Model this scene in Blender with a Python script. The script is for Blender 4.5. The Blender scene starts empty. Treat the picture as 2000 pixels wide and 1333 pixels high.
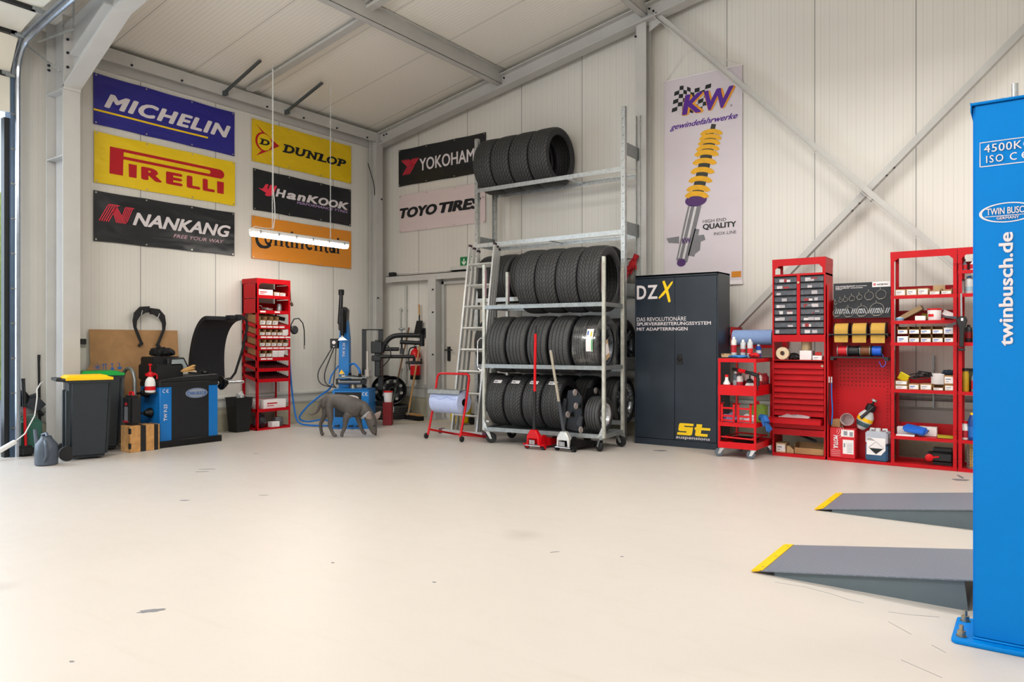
import bpy, bmesh, math, random
from mathutils import Vector, Matrix
R = math.radians
C = bpy.context.scene.collection
SC = bpy.context.scene
rnd = random.Random(7)

# ------------------------------------------------------------------ camera, sky, lamps, exposure
SC.view_settings.view_transform = 'Standard'
SC.view_settings.look = 'None'
SC.view_settings.exposure = 0.23
SC.view_settings.gamma = 1.0
SC.view_settings.use_curve_mapping = False

cam_data = bpy.data.cameras.new('camera')
cam_data.sensor_width = 36.0
cam_data.sensor_fit = 'HORIZONTAL'
cam_data.lens = 1432.0 / 2000.0 * 36.0
cam_data.shift_y = 3.5 / 2000.0
cam_data.clip_start = 0.05
cam = bpy.data.objects.new('camera', cam_data)
C.objects.link(cam)
cam.location = (0, 0, 1.18)
cam.rotation_euler = (R(90), 0, R(35.6))
SC.camera = cam

world = bpy.data.worlds.new('sky')
SC.world = world
world.use_nodes = True
wn = world.node_tree
sky = wn.nodes.new('ShaderNodeTexSky')
sky.sky_type = 'NISHITA'
sky.sun_disc = False
sky.sun_elevation = R(38)
sky.sun_rotation = R(200)
pale = wn.nodes.new('ShaderNodeMix')
pale.data_type = 'RGBA'
pale.inputs[0].default_value = 0.6
pale.inputs[7].default_value = (5.0, 5.2, 5.4, 1)
wn.links.new(sky.outputs[0], pale.inputs[6])
wn.links.new(pale.outputs[2], wn.nodes['Background'].inputs[0])
wn.nodes['Background'].inputs[1].default_value = 0.22

def area(name, loc, rot, sx, sy, power, col):
    d = bpy.data.lights.new(name, 'AREA')
    d.shape = 'RECTANGLE'
    d.size, d.size_y, d.energy, d.color = sx, sy, power, col
    o = bpy.data.objects.new(name, d)
    C.objects.link(o)
    o.location, o.rotation_euler = loc, rot
    return o

WARM = (1.0, 0.965, 0.925)
COOL = (0.70, 0.83, 1.0)
# daylight through the open sectional door in the left wall and doors assumed, unseen, behind the camera to brighten the floor
area('daylight_left_door', (-9.3, 0.6, 1.9), (R(90), 0, R(-90)), 4.6, 3.2, 210, COOL)
area('assumed_rear_daylight', (-1.5, -5.6, 2.0), (R(90), 0, 0), 7.0, 3.4, 80, (0.97, 0.97, 1.0))
# unseen lamps added to light the hall (their housings are built further down)
UNSEEN_LAMPS = [(-5.6, 1.3), (-3.4, 1.3), (-1.2, 1.3), (-2.2, 5.2), (0.2, 5.9), (2.4, 5.9), (3.6, 2.6), (1.4, 1.3)]  # back wall row inferred from brace shadows, the rest added for brightness
LAMP_Z = 4.25
for lx, ly in UNSEEN_LAMPS:
    area('lamp_or_fill_light', (lx, ly, LAMP_Z - 0.07), (0, 0, 0), 1.45, 0.12, 58 if ly > 5 else 28, WARM)
    pd = bpy.data.lights.new('added_spill', 'POINT')  # point lamp added to lift walls and ceiling
    pd.energy, pd.color, pd.shadow_soft_size = (5 if lx > 0 else 30 if lx > -2 else 80), WARM, 0.35
    po = bpy.data.objects.new('added_spill', pd)
    C.objects.link(po)
    po.location = (lx, ly, LAMP_Z - 0.45)
    if ly > 5:
        pd.energy = 1.0
    if lx < -3:
        area('added_uplight', (lx, ly, LAMP_Z + 0.12), (R(180), 0, 0), 1.45, 0.12, 36, WARM)  # uplight added only to brighten the ceiling

# ------------------------------------------------------------------ materials
def lin(c):
    if isinstance(c, str):
        c = tuple(int(c[i:i + 2], 16) / 255 for i in (1, 3, 5))
    return tuple((x / 12.92 if x <= 0.04045 else ((x + 0.055) / 1.055) ** 2.4) for x in c) + (1.0,)

class N:
    """small node helper"""
    def __init__(s, name):
        s.m = bpy.data.materials.new(name)
        s.m.use_nodes = True
        s.t = s.m.node_tree
        s.b = s.t.nodes['Principled BSDF']
        s._tc = None
    def n(s, typ, **kw):
        k = s.t.nodes.new(typ)
        for a, v in kw.items():
            setattr(k, a, v)
        return k
    def set(s, k, i, v):
        if hasattr(v, 'is_output') or isinstance(v, bpy.types.NodeSocket):
            s.t.links.new(v, k.inputs[i])
        else:
            k.inputs[i].default_value = v
    def obj(s):
        if s._tc is None:
            s._tc = s.n('ShaderNodeTexCoord')
        return s._tc.outputs['Object']
    def xyz(s):
        k = s.n('ShaderNodeSeparateXYZ')
        s.set(k, 0, s.obj())
        return k.outputs
    def math(s, op, a, b=0.0, c=None):
        k = s.n('ShaderNodeMath', operation=op)
        s.set(k, 0, a)
        s.set(k, 1, b)
        if c is not None:
            s.set(k, 2, c)
        return k.outputs[0]
    def noise(s, scale, detail=3.0, rough=0.55, vec=None):
        k = s.n('ShaderNodeTexNoise')
        s.set(k, 'Vector', vec or s.obj())
        k.inputs['Scale'].default_value = scale
        k.inputs['Detail'].default_value = detail
        k.inputs['Roughness'].default_value = rough
        return k.outputs[0]
    def ramp(s, f, stops):
        k = s.n('ShaderNodeValToRGB')
        s.set(k, 0, f)
        e = k.color_ramp.elements
        e[0].position, e[0].color = stops[0][0], stops[0][1]
        e[1].position, e[1].color = stops[-1][0], stops[-1][1]
        for p, c in stops[1:-1]:
            q = e.new(p)
            q.color = c
        return k.outputs[0]
    def mix(s, f, a, b, mode='MIX'):
        k = s.n('ShaderNodeMix', data_type='RGBA', blend_type=mode)
        s.set(k, 0, f)
        s.set(k, 6, a)
        s.set(k, 7, b)
        return k.outputs[2]
    def bump(s, h, strength=0.3, dist=0.01):
        k = s.n('ShaderNodeBump')
        s.set(k, 'Height', h)
        k.inputs['Strength'].default_value = strength
        k.inputs['Distance'].default_value = dist
        s.t.links.new(k.outputs[0], s.b.inputs['Normal'])
    def out(s, col=None, rough=None, metal=None):
        if col is not None: s.set(s.b, 'Base Color', col)
        if rough is not None: s.set(s.b, 'Roughness', rough)
        if metal is not None: s.set(s.b, 'Metallic', metal)
        return s.m

MATS = {}
def mat(name, col, rough=0.5, metal=0.0, var=0.08, scale=14.0, bump=0.0, trans=0.0, emit=0.0, coat=0.0, ior=1.45, spec=0.4):
    """a plain surface with a little procedural mottling"""
    if name in MATS:
        return MATS[name]
    k = N(name)
    c = lin(col)
    nz = k.noise(scale)
    lo = tuple(max(0, x * (1 - var)) for x in c[:3]) + (1,)
    hi = tuple(min(1, x * (1 + var)) for x in c[:3]) + (1,)
    k.out(k.ramp(nz, [(0.3, lo), (0.7, hi)]), rough, metal)
    k.set(k.b, 'Roughness', k.math('MULTIPLY_ADD', nz, 0.12, rough - 0.06))
    k.b.inputs['Specular IOR Level'].default_value = spec
    if bump:
        k.bump(k.noise(scale * 3), bump, 0.004)
    if trans:
        k.b.inputs['Transmission Weight'].default_value = trans
        k.b.inputs['IOR'].default_value = ior
    if coat:
        k.b.inputs['Coat Weight'].default_value = coat
        k.b.inputs['Coat Roughness'].default_value = 0.15
    if emit:
        k.b.inputs['Emission Color'].default_value = c
        k.b.inputs['Emission Strength'].default_value = emit
    MATS[name] = k.m
    return k.m

def panel_mat(name, axis, off, col, st=0.18):
    """sandwich panel: fine ribs every 0.09 m and a dark joint every 1.0 m along one axis"""
    k = N(name)
    a = k.xyz()[axis]
    sh = k.math('ADD', a, off)
    fr = k.math('FRACT', k.math('MULTIPLY', sh, 11.0))
    g1 = k.math('LESS_THAN', k.math('ABSOLUTE', k.math('SUBTRACT', fr, 0.2)), 0.05)
    g2 = k.math('LESS_THAN', k.math('ABSOLUTE', k.math('SUBTRACT', fr, 0.62)), 0.03)
    rib = k.math('MAXIMUM', g1, k.math('MULTIPLY', g2, 0.6))
    fj = k.math('FRACT', sh)
    jn = k.math('LESS_THAN', k.math('ABSOLUTE', k.math('SUBTRACT', fj, 0.5)), 0.005)
    c = lin(col)
    base = k.ramp(k.noise(1.3, 2), [(0.3, tuple(x * 0.96 for x in c[:3]) + (1,)), (0.7, c)])
    base = k.mix(k.math('MULTIPLY', rib, st), base, (0.3, 0.3, 0.27, 1))
    base = k.mix(k.math('MULTIPLY', jn, 0.75), base, (0.10, 0.11, 0.11, 1))
    h = k.math('MULTIPLY', k.math('MAXIMUM', rib, k.math('MULTIPLY', jn, 2.0)), -1.0)
    k.bump(h, 0.35, 0.004)
    return k.out(base, 0.42)

M_WALL_A = panel_mat('panel_left', 1, -0.113, '#d9d6ce', 0.12)
M_WALL_B = panel_mat('panel_back', 0, 0.523, '#d9d6ce')

def ceil_mat():
    k = N('ceiling_panel')
    y = k.xyz()[1]
    fr = k.math('FRACT', k.math('MULTIPLY', y, 18.0))
    tri = k.math('ABSOLUTE', k.math('SUBTRACT', fr, 0.5))
    st = k.math('GREATER_THAN', tri, 0.36)
    fj = k.math('FRACT', k.math('ADD', y, 0.3))
    jn = k.math('LESS_THAN', k.math('ABSOLUTE', k.math('SUBTRACT', fj, 0.5)), 0.006)
    c = lin('#eae6dc')
    base = k.mix(k.math('MULTIPLY', st, 0.10), c, (0.36, 0.34, 0.30, 1))
    base = k.mix(k.math('MULTIPLY', jn, 0.5), base, (0.12, 0.12, 0.11, 1))
    k.bump(k.math('ADD', k.math('MULTIPLY', tri, 1.0), k.math('MULTIPLY', jn, -2.0)), 0.3, 0.004)
    return k.out(base, 0.45)
M_CEIL = ceil_mat()

def floor_mat():
    k = N('floor_coating')
    n1 = k.noise(0.55, 4)
    n2 = k.noise(7.0, 5, 0.6)
    mp = k.n('ShaderNodeMapping')
    k.set(mp, 0, k.obj())
    mp.inputs['Scale'].default_value = (0.9, 6.5, 1)
    mp.inputs['Rotation'].default_value = (0, 0, R(28))
    n3 = k.noise(1.6, 5, 0.7, mp.outputs[0])
    c0, c1 = lin('#bbb4ab'), lin('#c7c0b8')
    base = k.mix(n1, c0, c1)
    base = k.mix(k.math('MULTIPLY', k.ramp(n3, [(0.55, (0, 0, 0, 1)), (0.8, (1, 1, 1, 1))]), 0.16), base, lin('#a8937a'))
    for sx_, sy_, rr_ in ((-2.57, 3.70, 0.16), (-4.06, 1.44, 0.10), (-5.2, 5.2, 0.25)):
        d_ = k.n('ShaderNodeVectorMath', operation='DISTANCE')
        k.set(d_, 0, k.obj())
        d_.inputs[1].default_value = (sx_, sy_, 0)
        w_ = k.math('ADD', d_.outputs['Value'], k.math('MULTIPLY', k.math('SUBTRACT', n3, 0.5), rr_ * 1.2))
        base = k.mix(k.math('MULTIPLY', k.ramp(w_, [(0.0, (1, 1, 1, 1)), (rr_, (0, 0, 0, 1))]), 0.28), base, lin('#8f8074'))
    v = k.n('ShaderNodeTexVoronoi', feature='F1')
    k.set(v, 'Vector', k.obj())
    v.inputs['Scale'].default_value = 2.3
    dot = k.math('LESS_THAN', v.outputs[0], 0.012)
    base = k.mix(k.math('MULTIPLY', dot, 0.6), base, lin('#5c5750'))
    k.bump(n2, 0.05, 0.003)
    return k.out(base, k.math('MULTIPLY_ADD', n2, 0.16, 0.30))
M_FLOOR = floor_mat()

STEEL = mat('painted_steel', '#b6b5b1', 0.42, 0, 0.05, 3)
CONC = mat('plinth_concrete', '#a9a48f', 0.8, 0, 0.12, 6, 0.2)
FLASH = mat('plinth_flashing', '#b9bab4', 0.4, 0, 0.05, 4)
RED = mat('red_paint', '#b30613', 0.42, 0, 0.06, 8, spec=0.22)
RED2 = mat('bright_red_paint', '#c80914', 0.36, 0, 0.05, 8, spec=0.28)
DRED = mat('dark_red_tray', '#3c080c', 0.5, 0, 0.1, 12)
BLUE = mat('machine_blue', '#0b74c4', 0.35, 0, 0.05, 6)
POSTB = mat('lift_blue', '#0079c8', 0.42, 0, 0.04, 3, spec=0.12)
BLACK = mat('black_plastic', '#17181a', 0.45, 0, 0.15, 20)
BLACKM = mat('black_metal', '#121315', 0.33, 0.2, 0.15, 16)
DGREY = mat('dark_grey_plastic', '#3b3f45', 0.45, 0, 0.08, 12)
GREYP = mat('blue_grey_plastic', '#47505b', 0.4, 0, 0.08, 12)
GALV = mat('galvanised_steel', '#b9bcba', 0.36, 0.75, 0.18, 26)
GALVD = mat('dull_galvanised', '#8f9494', 0.45, 0.6, 0.15, 26)
ALU = mat('aluminium', '#cfcfcb', 0.4, 0.55, 0.08, 30)
CHROME = mat('chrome', '#d5d7da', 0.16, 1.0, 0.03, 10)
WHITE = mat('white_plastic', '#e4e3df', 0.4, 0, 0.03, 10)
PAPER = mat('white_paper', '#e2dddc', 0.8, 0, 0.03, 10)
CARD = mat('cardboard', '#a07a52', 0.85, 0, 0.10, 9, 0.1)
CARDL = mat('pale_cardboard', '#b89a74', 0.85, 0, 0.10, 14, 0.1)
CARDD = mat('cardboard_inside', '#6f5234', 0.9, 0, 0.1, 14)
YEL = mat('yellow_plastic', '#f2bd0b', 0.4, 0, 0.05, 8)
GREEN = mat('green_plastic', '#0e9a3e', 0.4, 0, 0.05, 8)
WOOD = mat('plywood', '#bd8c53', 0.7, 0, 0.22, 18, 0.15)
WOODL = mat('broom_wood', '#b58a55', 0.6, 0, 0.15, 20)
DZXM = mat('anthracite_paint', '#232c36', 0.36, 0, 0.06, 5)
RUBBER = mat('black_rubber', '#1b1c1d', 0.7, 0, 0.15, 18, 0.1)
LETW = mat('print_white', '#ddd6d8', 0.6, 0, 0.02, 10)
LETK = mat('print_black', '#15181c', 0.6, 0, 0.04, 10)
LETR = mat('print_red', '#b5121f', 0.6, 0, 0.03, 10)
LETY = mat('print_yellow', '#f5cc0c', 0.6, 0, 0.03, 10)
LETP = mat('print_pink_red', '#e8324a', 0.6, 0, 0.03, 10)
LETB = mat('print_blue', '#1f5fa8', 0.6, 0, 0.03, 10)
PURPLE = mat('print_purple', '#53208c', 0.6, 0, 0.03, 10)
HOSEB = mat('blue_hose', '#1268b8', 0.4, 0, 0.05, 20)
PAPERB = mat('blue_paper', '#8ea9d8', 0.85, 0, 0.05, 24, 0.1)
BRASS = mat('zinc_bolt', '#a39a86', 0.3, 0.9, 0.1, 40)
CLEAR = mat('clear_plastic', '#e3e6e8', 0.12, 0, 0.02, 8, 0, 0.85, ior=1.2)
FROST = mat('translucent_plastic', '#e4e6e4', 0.4, 0, 0.03, 8, 0, 0.3, ior=1.3)
FLUIDB = mat('blue_fluid_plastic', '#2c4f6e', 0.3, 0, 0.05, 8)
FLUIDG = mat('green_fluid_plastic', '#8fae4a', 0.3, 0, 0.05, 8, 0, 0.2)
GLOW = mat('lamp_diffuser', '#fff8ee', 0.5, 0, 0.01, 4, 0, 0, 9.0)
GRASS = mat('meadow_green', '#9fb35a', 0.9, 0, 0.3, 5, 0.4)

# ------------------------------------------------------------------ geometry helper
def text_geo(s, bold, shear, space):
    cu = bpy.data.curves.new('glyphs', 'FONT')
    cu.body, cu.size, cu.shear, cu.space_character, cu.resolution_u = s, 1.0, shear, space, 3
    o = bpy.data.objects.new('glyphs', cu)
    me = bpy.data.meshes.new_from_object(o)
    vs = [tuple(v.co) for v in me.vertices]
    fs = [tuple(p.vertices) for p in me.polygons]
    bpy.data.meshes.remove(me)
    bpy.data.objects.remove(o)
    bpy.data.curves.remove(cu)
    if bold > 0:      # heavier strokes: the outline laid down several times a little apart
        V, F = [], []
        for q in range(11):
            dx, dz = (math.cos(q * 0.6283), 0.75 * math.sin(q * 0.6283)) if q < 10 else (0, 0)
            b = len(V)
            V += [(v[0] + dx * bold * 1.05, v[1] + dz * bold * 1.05, q) for v in vs]
            F += [tuple(b + i for i in f) for f in fs]
        vs, fs = V, F
    return vs, fs

class MB:
    def __init__(s, M=None):
        s.v, s.f, s.M = [], [], M or Matrix()
    def add(s, vs, fs):
        b = len(s.v)
        s.v += [s.M @ Vector(v) for v in vs]
        s.f += [tuple(b + i for i in f) for f in fs]
        return s
    def box(s, x0, y0, z0, x1, y1, z1):
        vs = [(x, y, z) for z in (z0, z1) for y in (y0, y1) for x in (x0, x1)]
        return s.add(vs, [(0, 2, 3, 1), (4, 5, 7, 6), (0, 1, 5, 4), (2, 6, 7, 3), (0, 4, 6, 2), (1, 3, 7, 5)])
    def obox(s, c, size, rot=(0, 0, 0), taper=1.0):
        from mathutils import Euler
        m = Matrix.Translation(c) @ Euler(rot).to_matrix().to_4x4()
        hx, hy, hz = (q / 2 for q in size)
        vs = [m @ Vector((x * (taper if z < 0 else 1), y * (taper if z < 0 else 1), z)) for z in (-hz, hz) for y in (-hy, hy) for x in (-hx, hx)]
        return s.add(vs, [(0, 2, 3, 1), (4, 5, 7, 6), (0, 1, 5, 4), (2, 6, 7, 3), (0, 4, 6, 2), (1, 3, 7, 5)])
    def frame(s, d, up):
        d = d.normalized()
        u = Vector(up)
        if abs(d.dot(u)) > 0.98:
            u = Vector((1, 0, 0))
        a = d.cross(u).normalized()
        return a, a.cross(d).normalized()
    def bar(s, p0, p1, w, h, up=(0, 0, 1)):
        p0, p1 = Vector(p0), Vector(p1)
        a, b = s.frame(p1 - p0, up)
        vs = [p + a * (i * w / 2) + b * (j * h / 2) for p in (p0, p1) for i, j in ((-1, -1), (1, -1), (1, 1), (-1, 1))]
        return s.add(vs, [(3, 2, 1, 0), (4, 5, 6, 7), (0, 1, 5, 4), (1, 2, 6, 5), (2, 3, 7, 6), (3, 0, 4, 7)])
    def tube(s, pts, r, n=8, closed=False):
        pts = [Vector(p) for p in pts]
        k = len(pts)
        rs = r if isinstance(r, (list, tuple)) else [r] * k
        vs, fs = [], []
        prev = None
        for i, p in enumerate(pts):
            if closed:
                d = pts[(i + 1) % k] - pts[i - 1]
            else:
                d = pts[min(i + 1, k - 1)] - pts[max(i - 1, 0)]
            d.normalize()
            if prev is None:
                a, b = s.frame(d, (0, 0, 1))
            else:
                a = (prev - d * prev.dot(d)).normalized()
                b = a.cross(d).normalized()
            prev = a
            for j in range(n):
                t = 2 * math.pi * j / n
                vs.append(p + (a * math.cos(t) + b * math.sin(t)) * rs[i])
        for i in range(k if closed else k - 1):
            q = (i + 1) % k
            for j in range(n):
                fs.append((i * n + j, i * n + (j + 1) % n, q * n + (j + 1) % n, q * n + j))
        if not closed:
            fs.append(tuple(reversed(range(n))))
            fs.append(tuple((k - 1) * n + j for j in range(n)))
        return s.add(vs, fs)
    def lathe(s, prof, o=(0, 0, 0), axis='z', n=24, cap=True):
        """prof: (radius, height) pairs along the axis"""
        vs, fs = [], []
        for r, h in prof:
            for j in range(n):
                t = 2 * math.pi * j / n
                c, q = r * math.cos(t), r * math.sin(t)
                vs.append({'z': (c, q, h), 'x': (h, c, q), 'y': (q, h, c)}[axis])
        vs = [(a + o[0], b + o[1], c + o[2]) for a, b, c in vs]
        for i in range(len(prof) - 1):
            for j in range(n):
                fs.append((i * n + j, i * n + (j + 1) % n, (i + 1) * n + (j + 1) % n, (i + 1) * n + j))
        if cap and prof[0][0] > 1e-6:
            fs.append(tuple(reversed(range(n))))
        if cap and prof[-1][0] > 1e-6:
            fs.append(tuple((len(prof) - 1) * n + j for j in range(n)))
        return s.add(vs, fs)
    def prism(s, poly, a0, a1, axis='y'):
        """polygon of pairs extruded along an axis: y -> pairs are (x,z), x -> (y,z), z -> (x,y)"""
        n = len(poly)
        f = {'y': lambda p, a: (p[0], a, p[1]), 'x': lambda p, a: (a, p[0], p[1]), 'z': lambda p, a: (p[0], p[1], a)}[axis]
        vs = [f(p, a0) for p in poly] + [f(p, a1) for p in poly]
        fs = [tuple(range(n)), tuple(reversed(range(n, 2 * n)))]
        fs += [(i, n + i, n + (i + 1) % n, (i + 1) % n) for i in range(n)]
        return s.add(vs, fs)
    def poly(s, pts, y=0.0):
        return s.add([(a, y, b) for a, b in pts], [tuple(range(len(pts)))])
    def stroke(s, pts, w, y=0.0):
        """flat band along a polyline in the x-z plane"""
        P = [Vector(p) for p in pts]
        L, Rr = [], []
        for i, p in enumerate(P):
            d = (P[min(i + 1, len(P) - 1)] - P[max(i - 1, 0)]).normalized()
            nrm = Vector((-d.y, d.x)) * w / 2
            L.append(p + nrm)
            Rr.append(p - nrm)
        vs = [(q.x, y, q.y) for q in L + Rr]
        k = len(P)
        return s.add(vs, [(i, i + 1, k + i + 1, k + i) for i in range(k - 1)])
    def ring(s, cx, cz, r0, r1, y=0.0, n=28, sx=1.0, a0=0, a1=360):
        vs = []
        for j in range(n + 1):
            t = R(a0 + (a1 - a0) * j / n)
            for r in (r0, r1):
                vs.append((cx + math.cos(t) * r * sx, y, cz + math.sin(t) * r))
        return s.add(vs, [(2 * j, 2 * j + 1, 2 * j + 3, 2 * j + 2) for j in range(n)])
    def sphere(s, c, r, n=14, m=8, z0=-1.0, z1=1.0):
        r = (r, r, r) if not isinstance(r, (tuple, list)) else r
        vs, fs = [], []
        a0, a1 = math.asin(z0), math.asin(z1)
        for i in range(m + 1):
            a = a0 + (a1 - a0) * i / m
            for j in range(n):
                t = 2 * math.pi * j / n
                vs.append((c[0] + r[0] * math.cos(a) * math.cos(t), c[1] + r[1] * math.cos(a) * math.sin(t), c[2] + r[2] * math.sin(a)))
        for i in range(m):
            for j in range(n):
                fs.append((i * n + j, i * n + (j + 1) % n, (i + 1) * n + (j + 1) % n, (i + 1) * n + j))
        if z0 > -1: fs.append(tuple(reversed(range(n))))
        if z1 < 1: fs.append(tuple(m * n + j for j in range(n)))
        return s.add(vs, fs)
    def text(s, t, x0, z0, x1, z1, y0=0.0, bold=0.0, shear=0.0, space=1.0, flip=None):
        vs, fs = text_geo(t, bold, shear, space)
        ax, bx = min(v[0] for v in vs), max(v[0] for v in vs)
        az, bz = min(v[1] for v in vs), max(v[1] for v in vs)
        out = []
        for v in vs:
            y = y0 - 0.00025 * v[2]
            u, w = (v[0] - ax) / (bx - ax), (v[1] - az) / (bz - az)
            if flip == 'up':      # text running upwards
                out.append((x1 - (x1 - x0) * w, y, z0 + (z1 - z0) * u))
            elif flip == 'down':
                out.append((x0 + (x1 - x0) * w, y, z1 - (z1 - z0) * u))
            else:
                out.append((x0 + (x1 - x0) * u, y, z0 + (z1 - z0) * w))
        return s.add(out, fs)
    def mesh(s, name, m, smooth=True, bevel=0.0, seg=1):
        me = bpy.data.meshes.new(name)
        me.from_pydata([tuple(v) for v in s.v], [], s.f)
        bm = bmesh.new()
        bm.from_mesh(me)
        bmesh.ops.remove_doubles(bm, verts=bm.verts, dist=1e-6)
        if bevel:
            es = [e for e in bm.edges if len(e.link_faces) == 2 and e.calc_face_angle(0) > 0.6]
            bmesh.ops.bevel(bm, geom=es, offset=bevel, segments=seg, affect='EDGES', clamp_overlap=True)
        bmesh.ops.recalc_face_normals(bm, faces=[f for f in bm.faces])
        for f in bm.faces:
            f.smooth = smooth
        for e in bm.edges:
            if len(e.link_faces) != 2 or e.calc_face_angle(0) > 0.62:
                e.smooth = False
        bm.to_mesh(me)
        bm.free()
        me.materials.append(m)
        return me
    def build(s, name, m, parent=None, smooth=True, bevel=0.0, seg=1, label=None):
        o = bpy.data.objects.new(name, s.mesh(name, m, smooth, bevel, seg))
        C.objects.link(o)
        if parent is not None:
            o.parent = parent
        if label:
            o['label'] = label
        return o

def tag(o, label, cat=None, group=None, kind=None):
    o['label'] = label
    if cat: o['category'] = cat
    if group: o['group'] = group
    if kind: o['kind'] = kind
    return o
def thing(name, label, cat, loc=(0, 0, 0), rz=0.0, group=None):
    o = bpy.data.objects.new(name, None)
    C.objects.link(o)
    o.empty_display_size = 0.05
    o.location = loc
    o.rotation_euler = (0, 0, R(rz))
    return tag(o, label, cat, group)
def solo(mb, name, m, label, cat, loc=(0, 0, 0), rz=0.0, group=None, bevel=0.0, seg=1, smooth=True):
    o = mb.build(name, m, None, smooth, bevel, seg)
    o.location = loc
    o.rotation_euler = (0, 0, R(rz))
    return tag(o, label, cat, group)
def struct(mb, name, m, label, parent=None, bevel=0.0, smooth=True):
    o = mb.build(name, m, parent, smooth, bevel)
    return tag(o, label, None if parent else 'structure', None, 'structure')
def dup(root, loc=None, rz=None, label=None, group=None, rot=None):
    def cp(o, parent):
        c = o.copy()
        C.objects.link(c)
        c.parent = parent
        for ch in kids.get(o, ()):
            cp(ch, c)
        return c
    kids = {}
    todo = [root]
    while todo:
        q = todo.pop()
        kids[q] = list(q.children)
        todo += kids[q]
    r = cp(root, None)
    if loc is not None: r.location = loc
    if rz is not None: r.rotation_euler = (0, 0, R(rz))
    if rot is not None: r.rotation_euler = rot
    if label: r['label'] = label
    if group: r['group'] = group
    return r
def arc(c, r, a0, a1, n, plane='xz', k=0.0):
    out = []
    for i in range(n + 1):
        t = R(a0 + (a1 - a0) * i / n)
        u, v = c[0] + r * math.cos(t), c[1] + r * math.sin(t)
        out.append({'xz': (u, k, v), 'yz': (k, u, v), 'xy': (u, v, k)}[plane])
    return out
ORD = ['first', 'second', 'third', 'fourth', 'fifth', 'sixth', 'seventh', 'eighth', 'ninth', 'tenth', 'eleventh']

# ------------------------------------------------------------------ the hall
XA, YB = -8.85, 8.65
SL = 0.175
def roof(x):
    return 4.64 + SL * (x + 8.6) if x < 1.0 else 4.64 + SL * 9.6 - SL * (x - 1.0)
m = MB()
m.box(-8.95, -6.5, -0.12, 8.0, 8.75, 0.0)
fl = struct(m, 'floor', M_FLOOR, 'cream epoxy coated hall floor with scuffs')
m = MB()
def chip(cx, cy, rx, ry, rot, seed, n=18):
    q = random.Random(seed)
    pts = []
    for i in range(n):
        t = 2 * math.pi * i / n
        k = 0.75 + 0.45 * q.random()
        x, y = rx * k * math.cos(t), ry * k * math.sin(t)
        pts.append((cx + x * math.cos(rot) - y * math.sin(rot), cy + x * math.sin(rot) + y * math.cos(rot)))
    m.prism(pts, 0.0, 0.0012, 'z')
chip(-3.168, 1.698, 0.055, 0.020, 0.95, 1)
chip(-5.187, 3.034, 0.035, 0.014, 0.75, 2)
chip(-6.294, 3.908, 0.075, 0.012, 0.75, 3)
chip(-6.207, 3.803, 0.06, 0.012, 0.75, 4)
chip(-3.343, 7.456, 0.07, 0.045, 0.4, 5)
chip(-0.534, 7.372, 0.065, 0.05, 0.45, 6)
chip(-0.55, 7.55, 0.018, 0.10, 0.3, 7)
chip(-3.069, 2.636, 0.010, 0.008, 0.2, 8)
chip(-4.862, 3.493, 0.04, 0.006, 0.7, 9)
chip(-2.21, 3.499, 0.03, 0.004, 0.9, 10)
chip(-2.903, 1.257, 0.010, 0.006, 0.4, 11)
chip(-2.413, 2.713, 0.010, 0.007, 0.4, 12)
chip(-1.86, 3.64, 0.010, 0.006, 0.4, 13)
chip(-6.744, 4.749, 0.03, 0.008, 0.75, 14)
for crack in ([(-1.050, 3.689), (-0.916, 3.701), (-0.793, 3.673), (-0.704, 3.636), (-0.638, 3.626)], [(-0.529, 3.572), (-0.442, 3.590), (-0.340, 3.633)], [(-0.333, 3.278), (-0.281, 3.228)], [(-0.511, 3.447), (-0.413, 3.350)], [(-0.410, 3.058), (-0.271, 2.979)]):
    for (x0, y0), (x1, y1) in zip(crack, crack[1:]):
        dx, dy = x1 - x0, y1 - y0
        n = 0.0012 / max(1e-6, math.hypot(dx, dy))
        m.prism([(x0 - dy * n, y0 + dx * n), (x1 - dy * n, y1 + dx * n), (x1 + dy * n, y1 - dx * n), (x0 + dy * n, y0 - dx * n)], 0.0, 0.0006, 'z')
struct(m, 'floor_chips', mat('chip_grey', '#747478', 0.6, 0, 0.06, 9), 'grey bare patches where the coating has chipped', fl)

# left wall: opening of the sectional door from y=-1.0 to 3.2, up to z=3.56
m = MB()
m.box(-8.95, 3.22, 0.44, XA, 8.75, 4.9)
m.box(-8.95, -6.5, 0.0, XA, -1.0, 4.9)
m.box(-8.95, -1.0, 3.72, XA, 3.22, 4.9)
wl = struct(m, 'wall_left', M_WALL_A, 'left wall of cream ribbed sandwich panels')
m = MB()
m.box(-8.95, 3.22, 0, -8.83, 8.75, 0.43)
struct(m, 'baseboard_left', CONC, 'bare concrete plinth along the left wall')
m = MB()
m.prism([(-8.86, 0.43), (-8.80, 0.43), (-8.80, 0.455), (-8.845, 0.478), (-8.86, 0.478)], 3.22, 8.64, 'y')
m.box(-8.835, 3.22, 0.302, -8.822, 8.63, 0.312)
m.prism([(-8.828, 0.318), (-8.82, 0.318), (-8.82, 0.43), (-8.828, 0.43)], 3.22, 8.63, 'y')
struct(m, 'trim_1', FLASH, 'pale metal flashing along the foot of the left wall', None)
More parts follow.
